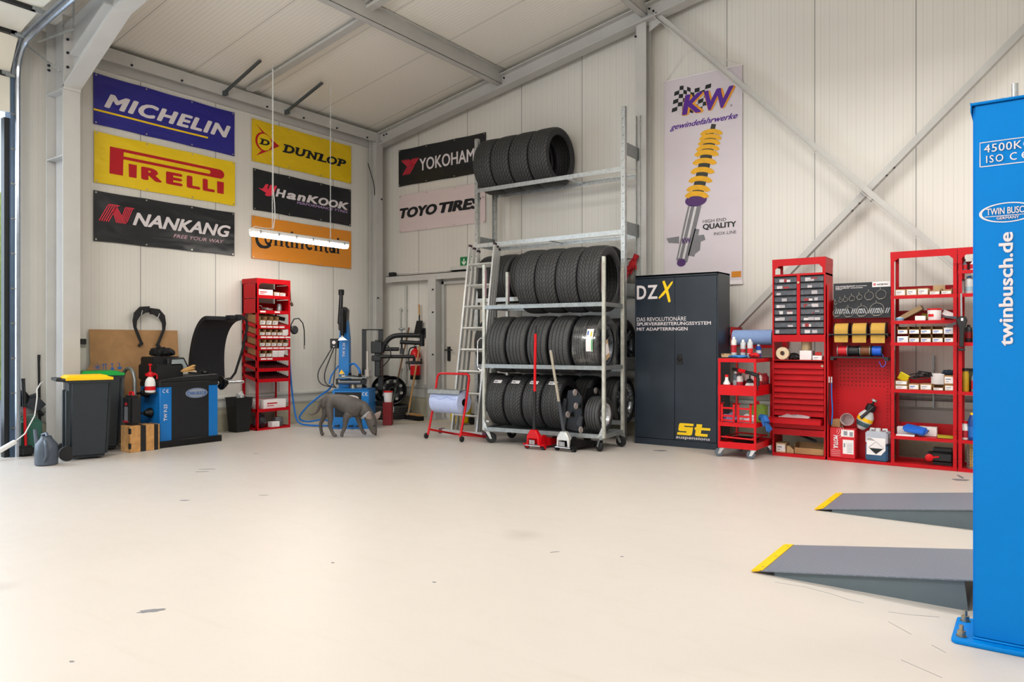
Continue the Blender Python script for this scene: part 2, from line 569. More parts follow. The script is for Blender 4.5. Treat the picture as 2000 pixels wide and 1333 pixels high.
# back wall following the roof slope, door opening x -7.50..-6.55, z 0..2.13
m = MB()
pts = [(-8.95, 0.48), (-7.50, 0.48), (-7.50, 2.13), (-6.55, 2.13), (-6.55, 0.48), (8.0, 0.48), (8.0, roof(8.0) + .05), (1.0, roof(1.0) + .05), (-8.95, roof(-8.95) + .05)]
m.prism(pts, YB, YB + 0.1, 'y')
struct(m, 'wall_back', M_WALL_B, 'back wall of cream ribbed sandwich panels')
m = MB()
m.box(-8.85, 8.62, 0, -7.50, 8.75, 0.47)
m.box(-6.55, 8.62, 0, 8.0, 8.75, 0.47)
struct(m, 'baseboard_back', CONC, 'bare concrete plinth along the back wall')
m = MB()
for a, b in ((-8.84, -7.5), (-6.55, 8.0)):
    m.prism([(8.66, 0.465), (8.60, 0.465), (8.60, 0.49), (8.645, 0.515), (8.66, 0.515)], a, b, 'x')
    m.box(a, 8.611, 0.312, b, 8.625, 0.322)
    m.box(a, 8.613, 0.322, b, 8.622, 0.465)
struct(m, 'trim_2', FLASH, 'pale metal flashing along the foot of the back wall')
m = MB()
m.box(7.9, -6.5, 0, 8.0, 8.75, 6.0)
struct(m, 'wall_right', M_WALL_A, 'far side wall of the hall behind the lift')
m = MB()
m.box(-8.95, -6.6, 3.9, 8.0, -6.5, 6.5)
m.box(-8.95, -6.6, 0, -5.5, -6.5, 3.9)
m.box(2.5, -6.6, 0, 8.0, -6.5, 3.9)
struct(m, 'wall_front', M_WALL_B, 'wall with open doors behind the camera')
m = MB()
P = [(-8.95, roof(-8.95)), (1.0, roof(1.0)), (8.0, roof(8.0)), (8.0, roof(8.0) + .1), (1.0, roof(1.0) + .1), (-8.95, roof(-8.95) + .1)]
m.prism(P, -6.6, 8.75, 'y')
struct(m, 'ceiling', M_CEIL, 'sloping cream ribbed roof panels')
m = MB()
m.box(-40, -30, -0.14, -8.95, 40, -0.02)
struct(m, 'ground', mat('yard_paving', '#8f93a0', 0.8, 0, 0.15, 2), 'paved yard outside the open door')
m = MB()
for i in range(40):
    y = -12 + i * 0.9
    m.sphere((-19 + rnd.uniform(-1, 1), y, 0.2), (1.2, 1.0, rnd.uniform(3.2, 5.4)), 10, 6)
tag(m.build('hedge', GRASS), 'sunlit green hedge beyond the yard outside the door', 'hedge', None, 'stuff')

# roof steel: purlins along y, tie members along the slope
def i_beam(mb, p0, p1, w, hgt, t, up=(0, 0, 1), tw=0.008):
    p0, p1 = Vector(p0), Vector(p1)
    a, b = mb.frame(p1 - p0, up)
    for s in (-1, 1):
        o = b * (s * (hgt / 2 - t / 2))
        mb.bar(p0 + o, p1 + o, w, t, up)
    mb.bar(p0, p1, tw, hgt - 2 * t, up)
def bolts(mb, pts, d, r=0.014, l=0.016):
    d = Vector(d).normalized()
    for p in pts:
        p = Vector(p)
        mb.tube([p, p + d * l], r, 6)
        mb.tube([p + d * l, p + d * (l + 0.01)], r * 0.55, 6)
BOLT = mat('dark_bolt', '#2c3038', 0.4, 0.5, 0.1, 30)
n_trim = [3]
def steel(mb, label, bolt_pts=(), d=(0, -1, 0), bevel=0.0, m_=None):
    o = struct(mb, 'trim_%d' % n_trim[0], m_ or STEEL, label, None, bevel, smooth=False)
    n_trim[0] += 1
    if bolt_pts:
        b = MB()
        bolts(b, bolt_pts, d)
        q = b.build('bolt_heads', BOLT, o)
        q['kind'] = 'structure'
    return o
for px, lb in ((-6.2, 'purlin running out from the back wall above the banners'), (-3.95, 'purlin running out above the tall brace'), (-1.7, 'purlin high above the work area')):
    m = MB()
    z0 = roof(px) - 0.19
    m.box(px - 0.005, -6.4, z0, px + 0.003, 8.62, z0 + 0.19)
    m.prism([(px - 0.07, z0 - 0.012), (px + 0.003, z0 + 0.0), (px + 0.003, z0 + 0.008), (px - 0.07, z0 - 0.004)], -6.4, 8.5, 'y')
    m.box(px, -6.4, z0 + 0.175, px + 0.06, 8.5, z0 + 0.185)
    m.box(px - 0.075, -6.4, z0 - 0.014, px - 0.068, 8.5, z0 + 0.02)
    steel(m, 'pale steel ' + lb)
for y, xs in ((5.96, (-8.6, -6.2)), (5.86, (-6.2, -3.95))):
    m = MB()
    a, b = xs
    m.bar((a, y, roof(a) - 0.07), (b, y, roof(b) - 0.07), 0.10, 0.012)
    m.bar((a, y + 0.045, roof(a) - 0.035), (b, y + 0.045, roof(b) - 0.035), 0.008, 0.07)
    m.bar((a, y - 0.05, roof(a) - 0.06), (b, y - 0.05, roof(b) - 0.06), 0.006, 0.035)
    steel(m, 'light steel tie member between eaves and purlin' if a < -8 else 'light steel tie member beyond the purlin')
# eaves strut on the left wall
m = MB()
m.box(-8.85, 3.6, 4.352, -8.80, 8.6, 4.56)
m.prism([(-8.80, 4.50), (-8.66, 4.415), (-8.645, 4.418), (-8.645, 4.565), (-8.655, 4.565), (-8.665, 4.43), (-8.80, 4.515)], 3.6, 8.45, 'y')
m.box(-8.80, 3.6, 4.54, -8.70, 8.45, 4.555)
bp = [(-8.645, 4.4 + 0.62 * i, 4.44) for i in range(7)]
steel(m, 'pale steel eaves strut along the top of the left wall', bp, (1, 0, 0))
# sloping beam under the roof along the back wall
m = MB()
p0, p1 = (-8.70, 8.42, roof(-8.70) - 0.17), (1.0, 8.42, roof(1.0) - 0.17)
i_beam(m, p0, p1, 0.17, 0.20, 0.014, (0, 0, 1), 0.012)
bp = []
for bx in (-8.56, -8.50, -6.24, -6.16, -4.0, -3.92):
    bp.append((bx, 8.415, roof(bx) - 0.12))
steel(m, 'sloping pale steel roof beam along the back wall', bp)
# corner column and tall column
def h_column(mb, x, y, w, d, z0, z1, t=0.012, axis='x'):
    """flanges facing along axis"""
    if axis == 'x':
        mb.box(x - d / 2, y - w / 2, z0, x - d / 2 + t, y + w / 2, z1)
        mb.box(x + d / 2 - t, y - w / 2, z0, x + d / 2, y + w / 2, z1)
        mb.box(x - d / 2 + t, y - 0.004, z0, x + d / 2 - t, y + 0.004, z1)
    else:
        mb.box(x - w / 2, y - d / 2, z0, x + w / 2, y - d / 2 + t, z1)
        mb.box(x - w / 2, y + d / 2 - t, z0, x + w / 2, y + d / 2, z1)
        mb.box(x - 0.004, y - d / 2 + t, z0, x + 0.004, y + d / 2 - t, z1)
m = MB()
h_column(m, -8.69, 8.36, 0.14, 0.16, 0, 4.45, 0.012, 'x')
steel(m, 'pale steel column standing in the corner', [(-8.61, 8.32, 1.9), (-8.61, 8.40, 3.5)], (1, 0, 0))
m = MB()
h_column(m, -4.02, 8.46, 0.135, 0.15, 0, roof(-4.0) - 0.26, 0.012, 'y')
steel(m, 'pale steel column behind the tyre rack', [(-4.09, 8.38, 5.02)])
# brace cross with gusset
def gusset(mb, pts, y):
    mb.prism(pts, y - 0.006, y + 0.006, 'y')
m = MB()
A0, A1 = Vector((-3.93, 8.41, 5.30)), Vector((-0.30, 8.41, 1.52))
m.bar(A0, A1, 0.008, 0.085, (0, 1, 0))
m.bar(A0 + Vector((0.03, 0.0, 0.03)), A1 + Vector((0.03, 0, 0.03)), 0.06, 0.008, (0, 1, 0))
gusset(m, [(-3.95, 5.46), (-3.74, 5.42), (-3.76, 5.16), (-3.94, 5.07)], 8.45)
steel(m, 'pale steel brace running from the column foot down behind the red shelves', [(-3.86, 8.405, 5.29), (-3.82, 8.405, 5.25), (-3.93, 8.435, 5.40), (-3.84, 8.435, 5.41), (-1.40, 8.405, 2.665)])
m = MB()
A0, A1 = Vector((0.6, 8.46, 4.81)), Vector((-3.6, 8.46, 0.57))
m.bar(A0, A1, 0.008, 0.085, (0, 1, 0))
m.bar(A0 + Vector((-0.03, 0.0, 0.03)), A1 + Vector((-0.03, 0, 0.03)), 0.06, 0.008, (0, 1, 0))
steel(m, 'pale steel brace rising behind the blue lift post', [(-1.27, 8.455, 2.92), (-1.20, 8.455, 2.99), (-1.53, 8.455, 2.66), (-1.60, 8.455, 2.59)])

# main portal frame: column, haunch and rafter at y 3.50..3.67
m = MB()
h_column(m, -8.48, 3.585, 0.17, 0.40, 0, 4.62, 0.014, 'x')
m.box(-8.67, 3.50, 3.84, -8.29, 3.67, 3.856)
m.box(-8.67, 3.50, 3.14, -8.30, 3.67, 3.152)
steel(m, 'pale steel portal frame column behind the yellow lidded bin', [(-8.66, 3.53, 4.12), (-8.66, 3.53, 4.17)], (0, -1, 0))
m = MB()
xk = -7.22
m.prism([(-8.28, 3.86), (xk, 4.40), (xk - 0.01, 4.415), (-8.29, 3.876)], 3.50, 3.67, 'y')
m.prism([(-8.28, 3.87), (xk, 4.41), (xk, roof(xk) - 0.2), (-8.28, roof(-8.28) - 0.2)], 3.58, 3.59, 'y')
xe = 1.0
m.prism([(xk, 4.40), (xe, roof(xe) - 0.47), (xe, roof(xe) - 0.455), (xk, 4.415)], 3.50, 3.67, 'y')
m.prism([(-8.28, roof(-8.28) - 0.21), (xe, roof(xe) - 0.21), (xe, roof(xe) - 0.195), (-8.28, roof(-8.28) - 0.195)], 3.50, 3.67, 'y')
m.prism([(xk, 4.41), (xe, roof(xe) - 0.46), (xe, roof(xe) - 0.2), (xk, roof(xk) - 0.2)], 3.58, 3.59, 'y')
m.prism([(-8.12, 4.16), (-7.4, 4.50), (-7.4, 4.515), (-8.12, 4.175)], 3.50, 3.67, 'y')
m.box(-8.285, 3.50, 3.84, -8.265, 3.67, 4.50)
steel(m, 'pale steel portal rafter with haunch above the left corner', [(-8.262, 3.535, z) for z in (3.93, 4.07, 4.22, 4.36)], (1, 0, 0))

# sectional door in the left wall, half open: track, jamb, sections
m = MB()
tp = [(-8.57, 3.19, 0.0), (-8.57, 3.19, 3.9), (-8.56, 3.19, 4.02), (-8.52, 3.19, 4.12), (-8.45, 3.19, 4.20), (-8.33, 3.19, 4.265), (-8.15, 3.19, 4.30), (-7.8, 3.19, 4.35), (-6.2, 3.19, 4.55)]
m.tube(tp, 0.026, 8)
m.tube([(p[0] - 0.05, 3.16, p[2] + (0.03 if i > 4 else 0.0)) for i, p in enumerate(tp)], 0.022, 6)
dr = struct(m, 'door_1', mat('door_track', '#9aa0a8', 0.25, 0.8, 0.1, 8), 'half open sectional door in the left wall with curved steel track')
m = MB()
m.box(-8.72, 3.13, 0, -8.60, 3.20, 3.95)
m.box(-8.60, 3.13, 0, -8.585, 3.17, 3.95)
bl = MB()
for i in range(10):
    bolts(bl, [(-8.585, 3.14, 0.3 + 0.36 * i), (-8.585, 3.16, 0.3 + 0.36 * i)], (1, 0, 0), 0.008, 0.006)
struct(m, 'door_frame', mat('door_jamb', '#55677d', 0.35, 0.6, 0.08, 8), 'dark steel jamb angle', dr)
struct(bl, 'bolt_heads', BRASS, 'jamb bolts', dr)
m = MB()
m.box(-8.70, 3.085, 0, -8.62, 3.13, 3.5)
struct(m, 'door_seal', BLACK, 'black rubber jamb seal', dr)
m = MB()
secs = [((-8.62, 3.56), (-8.62, 3.95)), ((-8.62, 3.97), (-8.40, 4.32)), ((-8.38, 4.33), (-7.92, 4.44)), ((-7.90, 4.445), (-7.42, 4.50)), ((-7.40, 4.505), (-6.8, 4.58)), ((-6.78, 4.585), (-6.2, 4.66))]
PANEL = mat('door_panel', '#d3cfc2', 0.45, 0, 0.04, 3)
for k, (a, b) in enumerate(secs):
    m = MB()
    m.bar((a[0], 1.0, a[1]), (b[0], 1.0, b[1]), 4.1, 0.04, (1, 0, 0.3))
    p = MB()
    a_, b_ = Vector((a[0], 0, a[1])), Vector((b[0], 0, b[1]))
    d = (b_ - a_).normalized()
    nrm = Vector((d.z, 0, -d.x))
    p.prism([(q.x, q.z) for q in (a_ + nrm * .02, b_ + nrm * .02, b_ - nrm * .02, a_ - nrm * .02)], -1.05, 3.13, 'y')
    struct(p, 'door_section', PANEL, 'cream door section', dr)
m = MB()
for x, z in ((-8.63, 3.96), (-8.40, 4.31), (-7.91, 4.43)):
    m.obox((x + 0.03, 3.09, z - 0.015), (0.05, 0.08, 0.04))
    m.obox((x + 0.05, 3.12, z - 0.03), (0.03, 0.08, 0.03))
    m.tube([(x + 0.05, 3.10, z - 0.03), (x + 0.05, 3.20, z - 0.03)], 0.012, 8)
struct(m, 'door_hinge', GALVD, 'zinc roller hinges', dr)
m = MB()
for x, z in ((-8.625, 3.96), (-8.39, 4.325), (-7.91, 4.44)):
    m.box(x - 0.01, -1.05, z - 0.045, x + 0.045, 3.10, z + 0.004)
m.box(-8.645, -1.05, 3.50, -8.595, 3.02, 3.565)
struct(m, 'door_gasket', BLACK, 'black rubber joints', dr)
m = MB()
m.obox((-8.57, 2.93, 3.70), (0.05, 0.10, 0.20))
m.tube(arc((2.87, 3.72), 0.09, 60, 300, 10, 'yz', -8.55), 0.008, 6)
struct(m, 'door_lock', GALV, 'cable break safety catch', dr)
# perforated suspension angle beside the haunch
m = MB()
m.bar((-7.9, 3.44, 4.34), (-7.9, 3.44, 4.75), 0.04, 0.004, (0, 1, 0))
m.bar((-8.5, 3.35, 4.33), (-7.85, 3.42, 4.33), 0.035, 0.004)
m.bar((-8.62, 3.30, 4.30), (-8.3, 3.48, 4.02), 0.015, 0.015)
steel(m, 'perforated galvanised suspension angles of the door track', (), (0, -1, 0), 0, GALV)

# back wall door with steel frame, posts and lintel
m = MB()
m.box(-7.46, 8.66, 0.02, -6.57, 8.70, 2.09)
d2 = struct(m, 'door_2', mat('door_leaf', '#c9c3b8', 0.45, 0, 0.03, 4), 'plain cream steel door behind the ladder', None, 0.004)
m = MB()
for a, b in ((-7.50, -7.455), (-6.575, -6.53)):
    m.box(a, 8.60, 0, b, 8.72, 2.13)
m.box(-7.50, 8.60, 2.085, -6.53, 8.72, 2.13)
struct(m, 'door_frame', STEEL, 'steel door frame', d2)
m = MB()
m.box(-7.415, 8.635, 0.90, -7.365, 8.66, 1.12)
m.tube([(-7.39, 8.64, 1.07), (-7.39, 8.58, 1.07), (-7.27, 8.58, 1.07)], 0.011, 8)
m.tube([(-7.39, 8.64, 1.07), (-7.44, 8.60, 1.07)], 0.009, 8)
struct(m, 'door_handle', BLACK, 'black lever handle on a long plate', d2)
m = MB()
h_column(m, -7.58, 8.54, 0.16, 0.15, 0, 2.20, 0.012, 'x')
m.box(-7.66, 8.462, 0, -7.50, 8.47, 2.2)
steel(m, 'pale steel post beside the back door', [(-7.55, 8.462, z) for z in (0.35, 1.0, 1.65, 2.0)])
m = MB()
m.box(-8.58, 8.47, 2.155, -4.12, 8.482, 2.255)
m.box(-8.58, 8.47, 2.245, -4.12, 8.60, 2.255)
steel(m, 'pale steel lintel rail over the back door')
m = MB()
m.box(-7.2, 8.46, 2.26, -6.2, 8.64, 2.275)
m.box(-7.2, 8.46, 2.26, -6.2, 8.47, 2.33)
steel(m, 'pale angle lying on the lintel rail', (), (0, -1, 0), 0, FLASH)
m = MB()
m.tube([(-8.48, 8.58, 2.315), (-8.1, 8.56, 2.30), (-7.6, 8.55, 2.29), (-7.2, 8.56, 2.30)], 0.008, 6)
solo(m, 'cable', PAPER, 'thin white cable lying on the lintel rail', 'cable')
m = MB()
m.box(-8.55, 8.5, 2.256, -8.44, 8.58, 2.32)
solo(m, 'junction_box', BLACK, 'small black junction box on the lintel rail by the corner column', 'junction box', bevel=0.006)
# conduits in the corner
for q, x in (('thin', -8.40), ('thick', -8.28)):
    m = MB()
    m.tube([(x, 8.62, 0.52), (x, 8.62, 2.1 if q == 'thick' else 1.75)], 0.012 if q == 'thin' else 0.02, 8)
    for z in (0.75, 1.25, 1.7):
        m.box(x - 0.03, 8.615, z, x + 0.03, 8.645, z + 0.02)
    solo(m, 'conduit', FLASH, '%s pale conduit clipped to the back wall %s' % (q, 'next to the corner column' if q == 'thin' else 'nearer the extinguisher'), 'conduit')
# pipe along the back wall behind the red shelves
m = MB()
m.tube([(-2.9, 8.56, 0.62), (2.0, 8.56, 0.62)], 0.035, 10)
m.box(-0.86, 8.52, 0.52, -0.845, 8.6, 1.05)
solo(m, 'wall_pipe', GALVD, 'grey pipe along the back wall behind the tall red shelf', 'pipe')

# ------------------------------------------------------------------ banners
def cloth(name, col, seed, rough=0.42, wr=0.9):
    k = N(name)
    c = lin(col)
    mp = k.n('ShaderNodeMapping')
    k.set(mp, 0, k.obj())
    mp.inputs['Scale'].default_value = (1.2, 1, 2.6)
    mp.inputs['Rotation'].default_value = (0, R(28), 0)
    mp.inputs['Location'].default_value = (seed * 3.1, 0, seed * 1.7)
    nz = k.noise(1.6, 2, 0.45, mp.outputs[0])
    k.bump(nz, wr, 0.05)
    return k.out(k.mix(nz, tuple(x * 0.94 for x in c[:3]) + (1,), c), rough)
EYE = mat('eyelet', '#b9b4a8', 0.35, 0.7, 0.1, 40)
def banner(label, W, H, loc, rz, m_, seed, layers, group='tyre maker banners', eyelets=True):
    t = thing('banner', label, 'banner', loc, rz, group)
    b = MB()
    nx, nz = 36, 12
    vs, fs = [], []
    q = random.Random(seed)
    ph = q.random() * 6
    for j in range(nz + 1):
        for i in range(nx + 1):
            u, v = i / nx, j / nz
            sag = 0.006 * abs(math.sin(math.pi * 3 * u))
            z = v * H + (-sag if v > 0.5 else sag) * abs(2 * v - 1) ** 2
            vs.append((u * W, -0.004, z))
    for j in range(nz):
        for i in range(nx):
            a = j * (nx + 1) + i
            fs.append((a, a + 1, a + nx + 2, a + nx + 1))
    k = len(vs)
    b.add(vs + [(x, 0.0, z) for x, y, z in vs], fs + [tuple(k + i for i in reversed(f)) for f in fs])
    b.build('sheet', m_, t)
    for nm, mt, fn in layers:
        l = MB()
        fn(l)
        l.build(nm, mt, t)
    if eyelets:
        for z in (0.022, H - 0.022):
            for i in range(4):
                e = MB()
                e.ring(0.025 + (W - 0.05) * i / 3, z, 0.005, 0.0105, -0.008, 14)
                e.ring(0.025 + (W - 0.05) * i / 3, z, 0.0, 0.005, -0.0065, 10)
                e.build('eyelet', EYE, t)
    return t
Y1, Y2, Y3 = -0.0062, -0.0076, -0.009

def michelin_w(b): b.text('MICHELIN', 0.116, 0.220, 1.765, 0.393, Y1, 0.05, 0.32, 1.16)
def michelin_y(b): b.stroke([(0.0, 0.168), (0.45, 0.166), (0.9, 0.161), (1.43, 0.163)], 0.022, Y1)
banner('dark blue wall banner lettered MICHELIN over a thin yellow line', 1.822, 0.592, (-8.835, 4.06, 3.705), 90,
       cloth('banner_blue', '#221f86', 1), 1, [('lettering', LETW, michelin_w), ('underline', LETY, michelin_y)])

def pirelli(b):
    # long P: stem plus bowl drawn out over the word
    b.poly([(0.170, 0.134), (0.327, 0.134), (0.334, 0.436), (0.30, 0.45), (0.176, 0.452)], Y1)
    def pill(xr, zc, rr, z_top, z_bot, y):
        pts = [(0.25, z_top), (xr, z_top)] + [(xr + rr * math.cos(R(a)), zc + rr * math.sin(R(a))) for a in range(75, -90, -15)] + [(xr, z_bot), (0.33, z_bot)]
        b.poly(pts, y)
    b.stroke([(0.25, 0.434), (1.58, 0.434)], 0.036, Y1 - .0003)
    b.stroke([(0.33, 0.348), (1.58, 0.348)], 0.034, Y1 - .0003)
    b.ring(1.585, 0.391, 0.0225, 0.0615, Y1 - .0006, 14, 1.25, -90, 90)
    b.stroke([(1.45, 0.391), (1.62, 0.391)], 0.10, Y1 + 0.0002)
    for x0, x1, s in ((0.393, 0.492, 'I'), (1.555, 1.657, 'I')):
        b.poly([(x0 + 0.004, 0.134), (x1 - 0.004, 0.134), (x1, 0.292), (x0, 0.292)], Y1)
    b.text('R', 0.543, 0.134, 0.806, 0.290, Y1, 0.06)
    b.text('E', 0.856, 0.134, 1.073, 0.290, Y1, 0.06)
    b.text('L', 1.130, 0.134, 1.314, 0.290, Y1, 0.06)
    b.text('L', 1.350, 0.134, 1.522, 0.290, Y1, 0.06)
def pirelli_gap(b):
    b.stroke([(0.335, 0.391), (1.42, 0.391)], 0.05, Y2)
    b.ring(1.42, 0.391, 0.0, 0.025, Y2, 10, 1.6, -90, 90)
banner('yellow wall banner lettered PIRELLI in red with a long stretched P', 1.824, 0.596, (-8.835, 4.066, 3.032), 90,
       cloth('banner_yellow', '#ecc90a', 2), 2, [('lettering', LETR, pirelli), ('letter_counter', mat('print_banner_yellow', '#e6c40c', 0.45), pirelli_gap)])

def nankang_w(b):
    b.text('NANKANG', 0.447, 0.239, 1.762, 0.400, Y1, 0.035, 0.3)
def nankang_t(b):
    b.text('FREE YOUR WAY', 0.958, 0.150, 1.66, 0.196, Y1, 0.0, 0.3)
def nankang_n(b):
    for i in range(5):
        d = i * 0.0255
        b.stroke([(0.060 + d, 0.242), (0.155 + d, 0.425), (0.172 + d, 0.446), (0.19 + d, 0.448)], 0.010, Y1)
    for i in range(6):
        d = i * 0.022
        b.stroke([(0.215 + d * 0.35, 0.375 + d * 0.55), (0.258 + d, 0.242 + d * 0.0)], 0.009, Y1)
    for i in range(5):
        d = i * 0.0215
        b.stroke([(0.325 + d * 0.6, 0.325 - d * 0.75), (0.358 + d, 0.43), (0.38 + d, 0.444)], 0.009, Y1)
banner('black wall banner lettered NANKANG with a striped red N and FREE YOUR WAY', 1.822, 0.586, (-8.835, 4.06, 2.355), 90,
       cloth('banner_black', '#1a1d21', 3, 0.34, 0.8), 3, [('lettering', LETW, nankang_w), ('tag_line', mat('print_pale_pink', '#cfa9b4', 0.6), nankang_t), ('stripe_mark', LETP, nankang_n)])

def slab(b, t, x0, z0, x1, z1, y, shear=0.22, wgt=0.05):
    """slab serif capitals: bold slanted letters with foot and head serifs"""
    ws = {'D': 1.15, 'U': 1.15, 'N': 1.2, 'L': 0.95, 'O': 1.15, 'P': 1.05}
    tot = sum(ws[c] for c in t)
    x = x0
    hgt = z1 - z0
    sh = shear * hgt
    usable = x1 - x0 - sh
    st = hgt * 0.16
    def sx(px, pz): return (px + shear * (pz - z0), pz)
    for c in t:
        w = usable * ws[c] / tot
        a, e = x + w * 0.07, x + w * 0.95
        if c != 'O':
            b.text(c, a + w * 0.04 + 0.01 * hgt, z0, e + sh - w * 0.02, z1, y, wgt, shear)
        else:
            b.text(c, a, z0 - 0.01 * hgt, e + sh, z1 + 0.01 * hgt, y, wgt, shear)
        def serif(cx, zz, hw):
            b.poly([sx(cx - hw, zz), sx(cx + hw, zz), sx(cx + hw, zz + st), sx(cx - hw, zz + st)], y - 0.0003)
        if c in 'DLPN': serif(a + w * 0.14, z0, w * 0.19)
        if c in 'DLPNU': serif(a + w * 0.12, z1 - st, w * 0.18)
        if c in 'NU': serif(e - w * 0.12, z1 - st, w * 0.18)
        x += w
def dunlop_k(b):
    slab(b, 'DUNLOP', 0.50, 0.230, 1.715, 0.352, Y1)
    slab(b, 'D', 0.112, 0.258, 0.298, 0.343, Y3)
def dunlop_r(b):
    b.poly([(0.063, 0.532), (0.215, 0.425), (0.452, 0.300), (0.32, 0.33), (0.165, 0.432)], Y1)
    b.poly([(0.215, 0.425), (0.452, 0.300), (0.20, 0.158), (0.068, 0.087), (0.165, 0.185), (0.318, 0.30)], Y1 - .0004)
    b.ring(0.185, 0.303, 0.0, 0.132, Y1 - 0.0008, 32)
def dunlop_y(b):
    b.ring(0.203, 0.303, 0.0, 0.116, Y2, 32)
banner('yellow wall banner lettered DUNLOP in black beside a red arrow with a D', 1.807, 0.594, (-8.835, 6.153, 3.70), 90,
       cloth('banner_yellow_deep', '#e2bd06', 4), 4, [('lettering', LETK, dunlop_k), ('arrow_mark', LETR, dunlop_r), ('arrow_counter', mat('print_banner_yellow', '#e6c40c', 0.45), dunlop_y)])

def hankook_w(b):
    x = 0.352
    for c, x0, x1, z0, z1 in (('H', 0.362, 0.545, 0.245, 0.362), ('a', 0.548, 0.720, 0.243, 0.338), ('n', 0.735, 0.895, 0.245, 0.338), ('K', 0.905, 1.135, 0.245, 0.362), ('O', 1.13, 1.325, 0.243, 0.364), ('O', 1.325, 1.515, 0.243, 0.364), ('K', 1.505, 1.730, 0.245, 0.362)):
        b.text(c, x0, z0, x1, z1, Y1, 0.045, 0.22)
def hankook_t(b): b.text('PERFORMANCE TYRES', 0.735, 0.196, 1.705, 0.232, Y1, 0.012, 0.12)
def hankook_m(b):
    b.poly([(0.075, 0.318), (0.14, 0.315), (0.165, 0.335), (0.20, 0.392), (0.25, 0.394), (0.225, 0.335), (0.24, 0.325), (0.275, 0.394), (0.325, 0.396), (0.295, 0.335), (0.31, 0.325), (0.35, 0.396), (0.39, 0.396), (0.345, 0.30), (0.315, 0.262), (0.27, 0.232), (0.21, 0.226), (0.18, 0.245), (0.215, 0.262), (0.165, 0.285)], Y1)
banner('black wall banner lettered Hankook with a red bird mark and PERFORMANCE TYRES', 1.78, 0.580, (-8.835, 6.175, 3.025), 90,
       cloth('banner_black', '#1a1d21', 5, 0.34, 0.8), 5, [('lettering', LETW, hankook_w), ('tag_line', mat('print_lilac', '#b79acb', 0.6), hankook_t), ('bird_mark', LETP, hankook_m)])

def continental_k(b):
    def stem(x, z0, z1, w=0.042): b.poly([(x, z0), (x + w, z0), (x + w, z1), (x, z1)], Y1)
    def ser(x, z, w): b.poly([(x - 0.018, z), (x + w + 0.018, z), (x + w + 0.018, z + 0.009), (x - 0.018, z + 0.009)], Y1 - 0.0002)
    b.ring(0.20, 0.295, 0.098, 0.139, Y1, 30, 1.05, 35, 325)      # big C round the o
    b.ring(0.155, 0.295, 0.10, 0.138, Y1 - .0002, 20, 0.75, 80, 280)
    b.ring(0.265, 0.295, 0.045, 0.085, Y1, 26, 0.75)             # o inside
    zb, zt = 0.217, 0.385
    x = 0.355
    def nn(x):
        stem(x, zb, zt); ser(x, zb, 0.042)
        stem(x + 0.098, zb, zt - 0.03); ser(x + 0.098, zb, 0.042)
        b.ring(x + 0.078, zt - 0.045, 0.022, 0.062, Y1 - .0003, 12, 1.0, 0, 150)
    def tt(x):
        stem(x, zb + 0.015, zt + 0.035); ser(x - 0.005, zt - 0.009, 0.06)
        b.ring(x + 0.045, zb + 0.03, 0.012, 0.042, Y1 - .0003, 10, 1.0, 180, 320)
    def ii(x):
        stem(x, zb, zt); ser(x, zb, 0.042)
        b.ring(x + 0.02, zt + 0.045, 0, 0.025, Y1, 12)
    def ee(x):
        b.ring(x + 0.07, 0.301, 0.047, 0.088, Y1, 24, 0.85, 0, 320)
        b.poly([(x + 0.02, 0.296), (x + 0.13, 0.296), (x + 0.13, 0.306), (x + 0.02, 0.306)], Y1 - .0002)
    def aa(x):
        stem(x + 0.088, zb, zt - 0.02); ser(x + 0.088, zb, 0.042)
        b.ring(x + 0.055, 0.265, 0.018, 0.052, Y1, 18, 1.0)
        b.ring(x + 0.07, zt - 0.05, 0.022, 0.058, Y1 - .0003, 12, 1.0, 0, 170)
    nn(0.37); tt(0.555); ii(0.65); nn(0.735); ee(0.915); nn(1.085); tt(1.275); aa(1.355)
    stem(1.515, zb, zt + 0.075); ser(1.515, zb, 0.042)
banner('orange wall banner lettered Continental in black behind the hanging lamp', 1.807, 0.598, (-8.835, 6.153, 2.349), 90,
       cloth('banner_orange', '#dc8a22', 6), 6, [('lettering', LETK, continental_k)])

def yokohama_w(b): b.text('YOKOHAMA', 0.463, 0.195, 1.74, 0.392, Y1, 0.018)
def yokohama_m(b):
    for i in range(5):
        d = i * 0.036
        b.stroke([(0.074 + d, 0.418), (0.205 + d, 0.305)], 0.013, Y1)
        b.stroke([(0.095 + d, 0.177), (0.206 + d, 0.306)], 0.013, Y1)
    for i in range(5):
        d = i * 0.0365
        b.stroke([(0.245 + d * 0.55, 0.345 - d * 0.35), (0.31 + d * 0.93, 0.413)], 0.013, Y1)
banner('black back wall banner lettered YOKOHAMA with a striped red Y', 1.79, 0.596, (-8.45, 8.635, 3.718), 0,
       cloth('banner_black', '#1a1d21', 7, 0.34, 0.8), 7, [('lettering', LETW, yokohama_w), ('stripe_mark', LETP, yokohama_m)])
def toyo_k(b):
    b.text('TOYO', 0.012, 0.224, 0.818, 0.392, Y1, 0.06, 0.22)
    b.text('TIRES', 0.858, 0.224, 1.69, 0.392, Y1, 0.06, 0.22)
    b.text('TM', 1.70, 0.365, 1.75, 0.39, Y1)
banner('white back wall banner lettered TOYO TIRES in slanted black capitals', 1.77, 0.608, (-8.435, 8.635, 2.97), 0,
       cloth('banner_white', '#d9c9c8', 8), 8, [('lettering', LETK, toyo_k)])

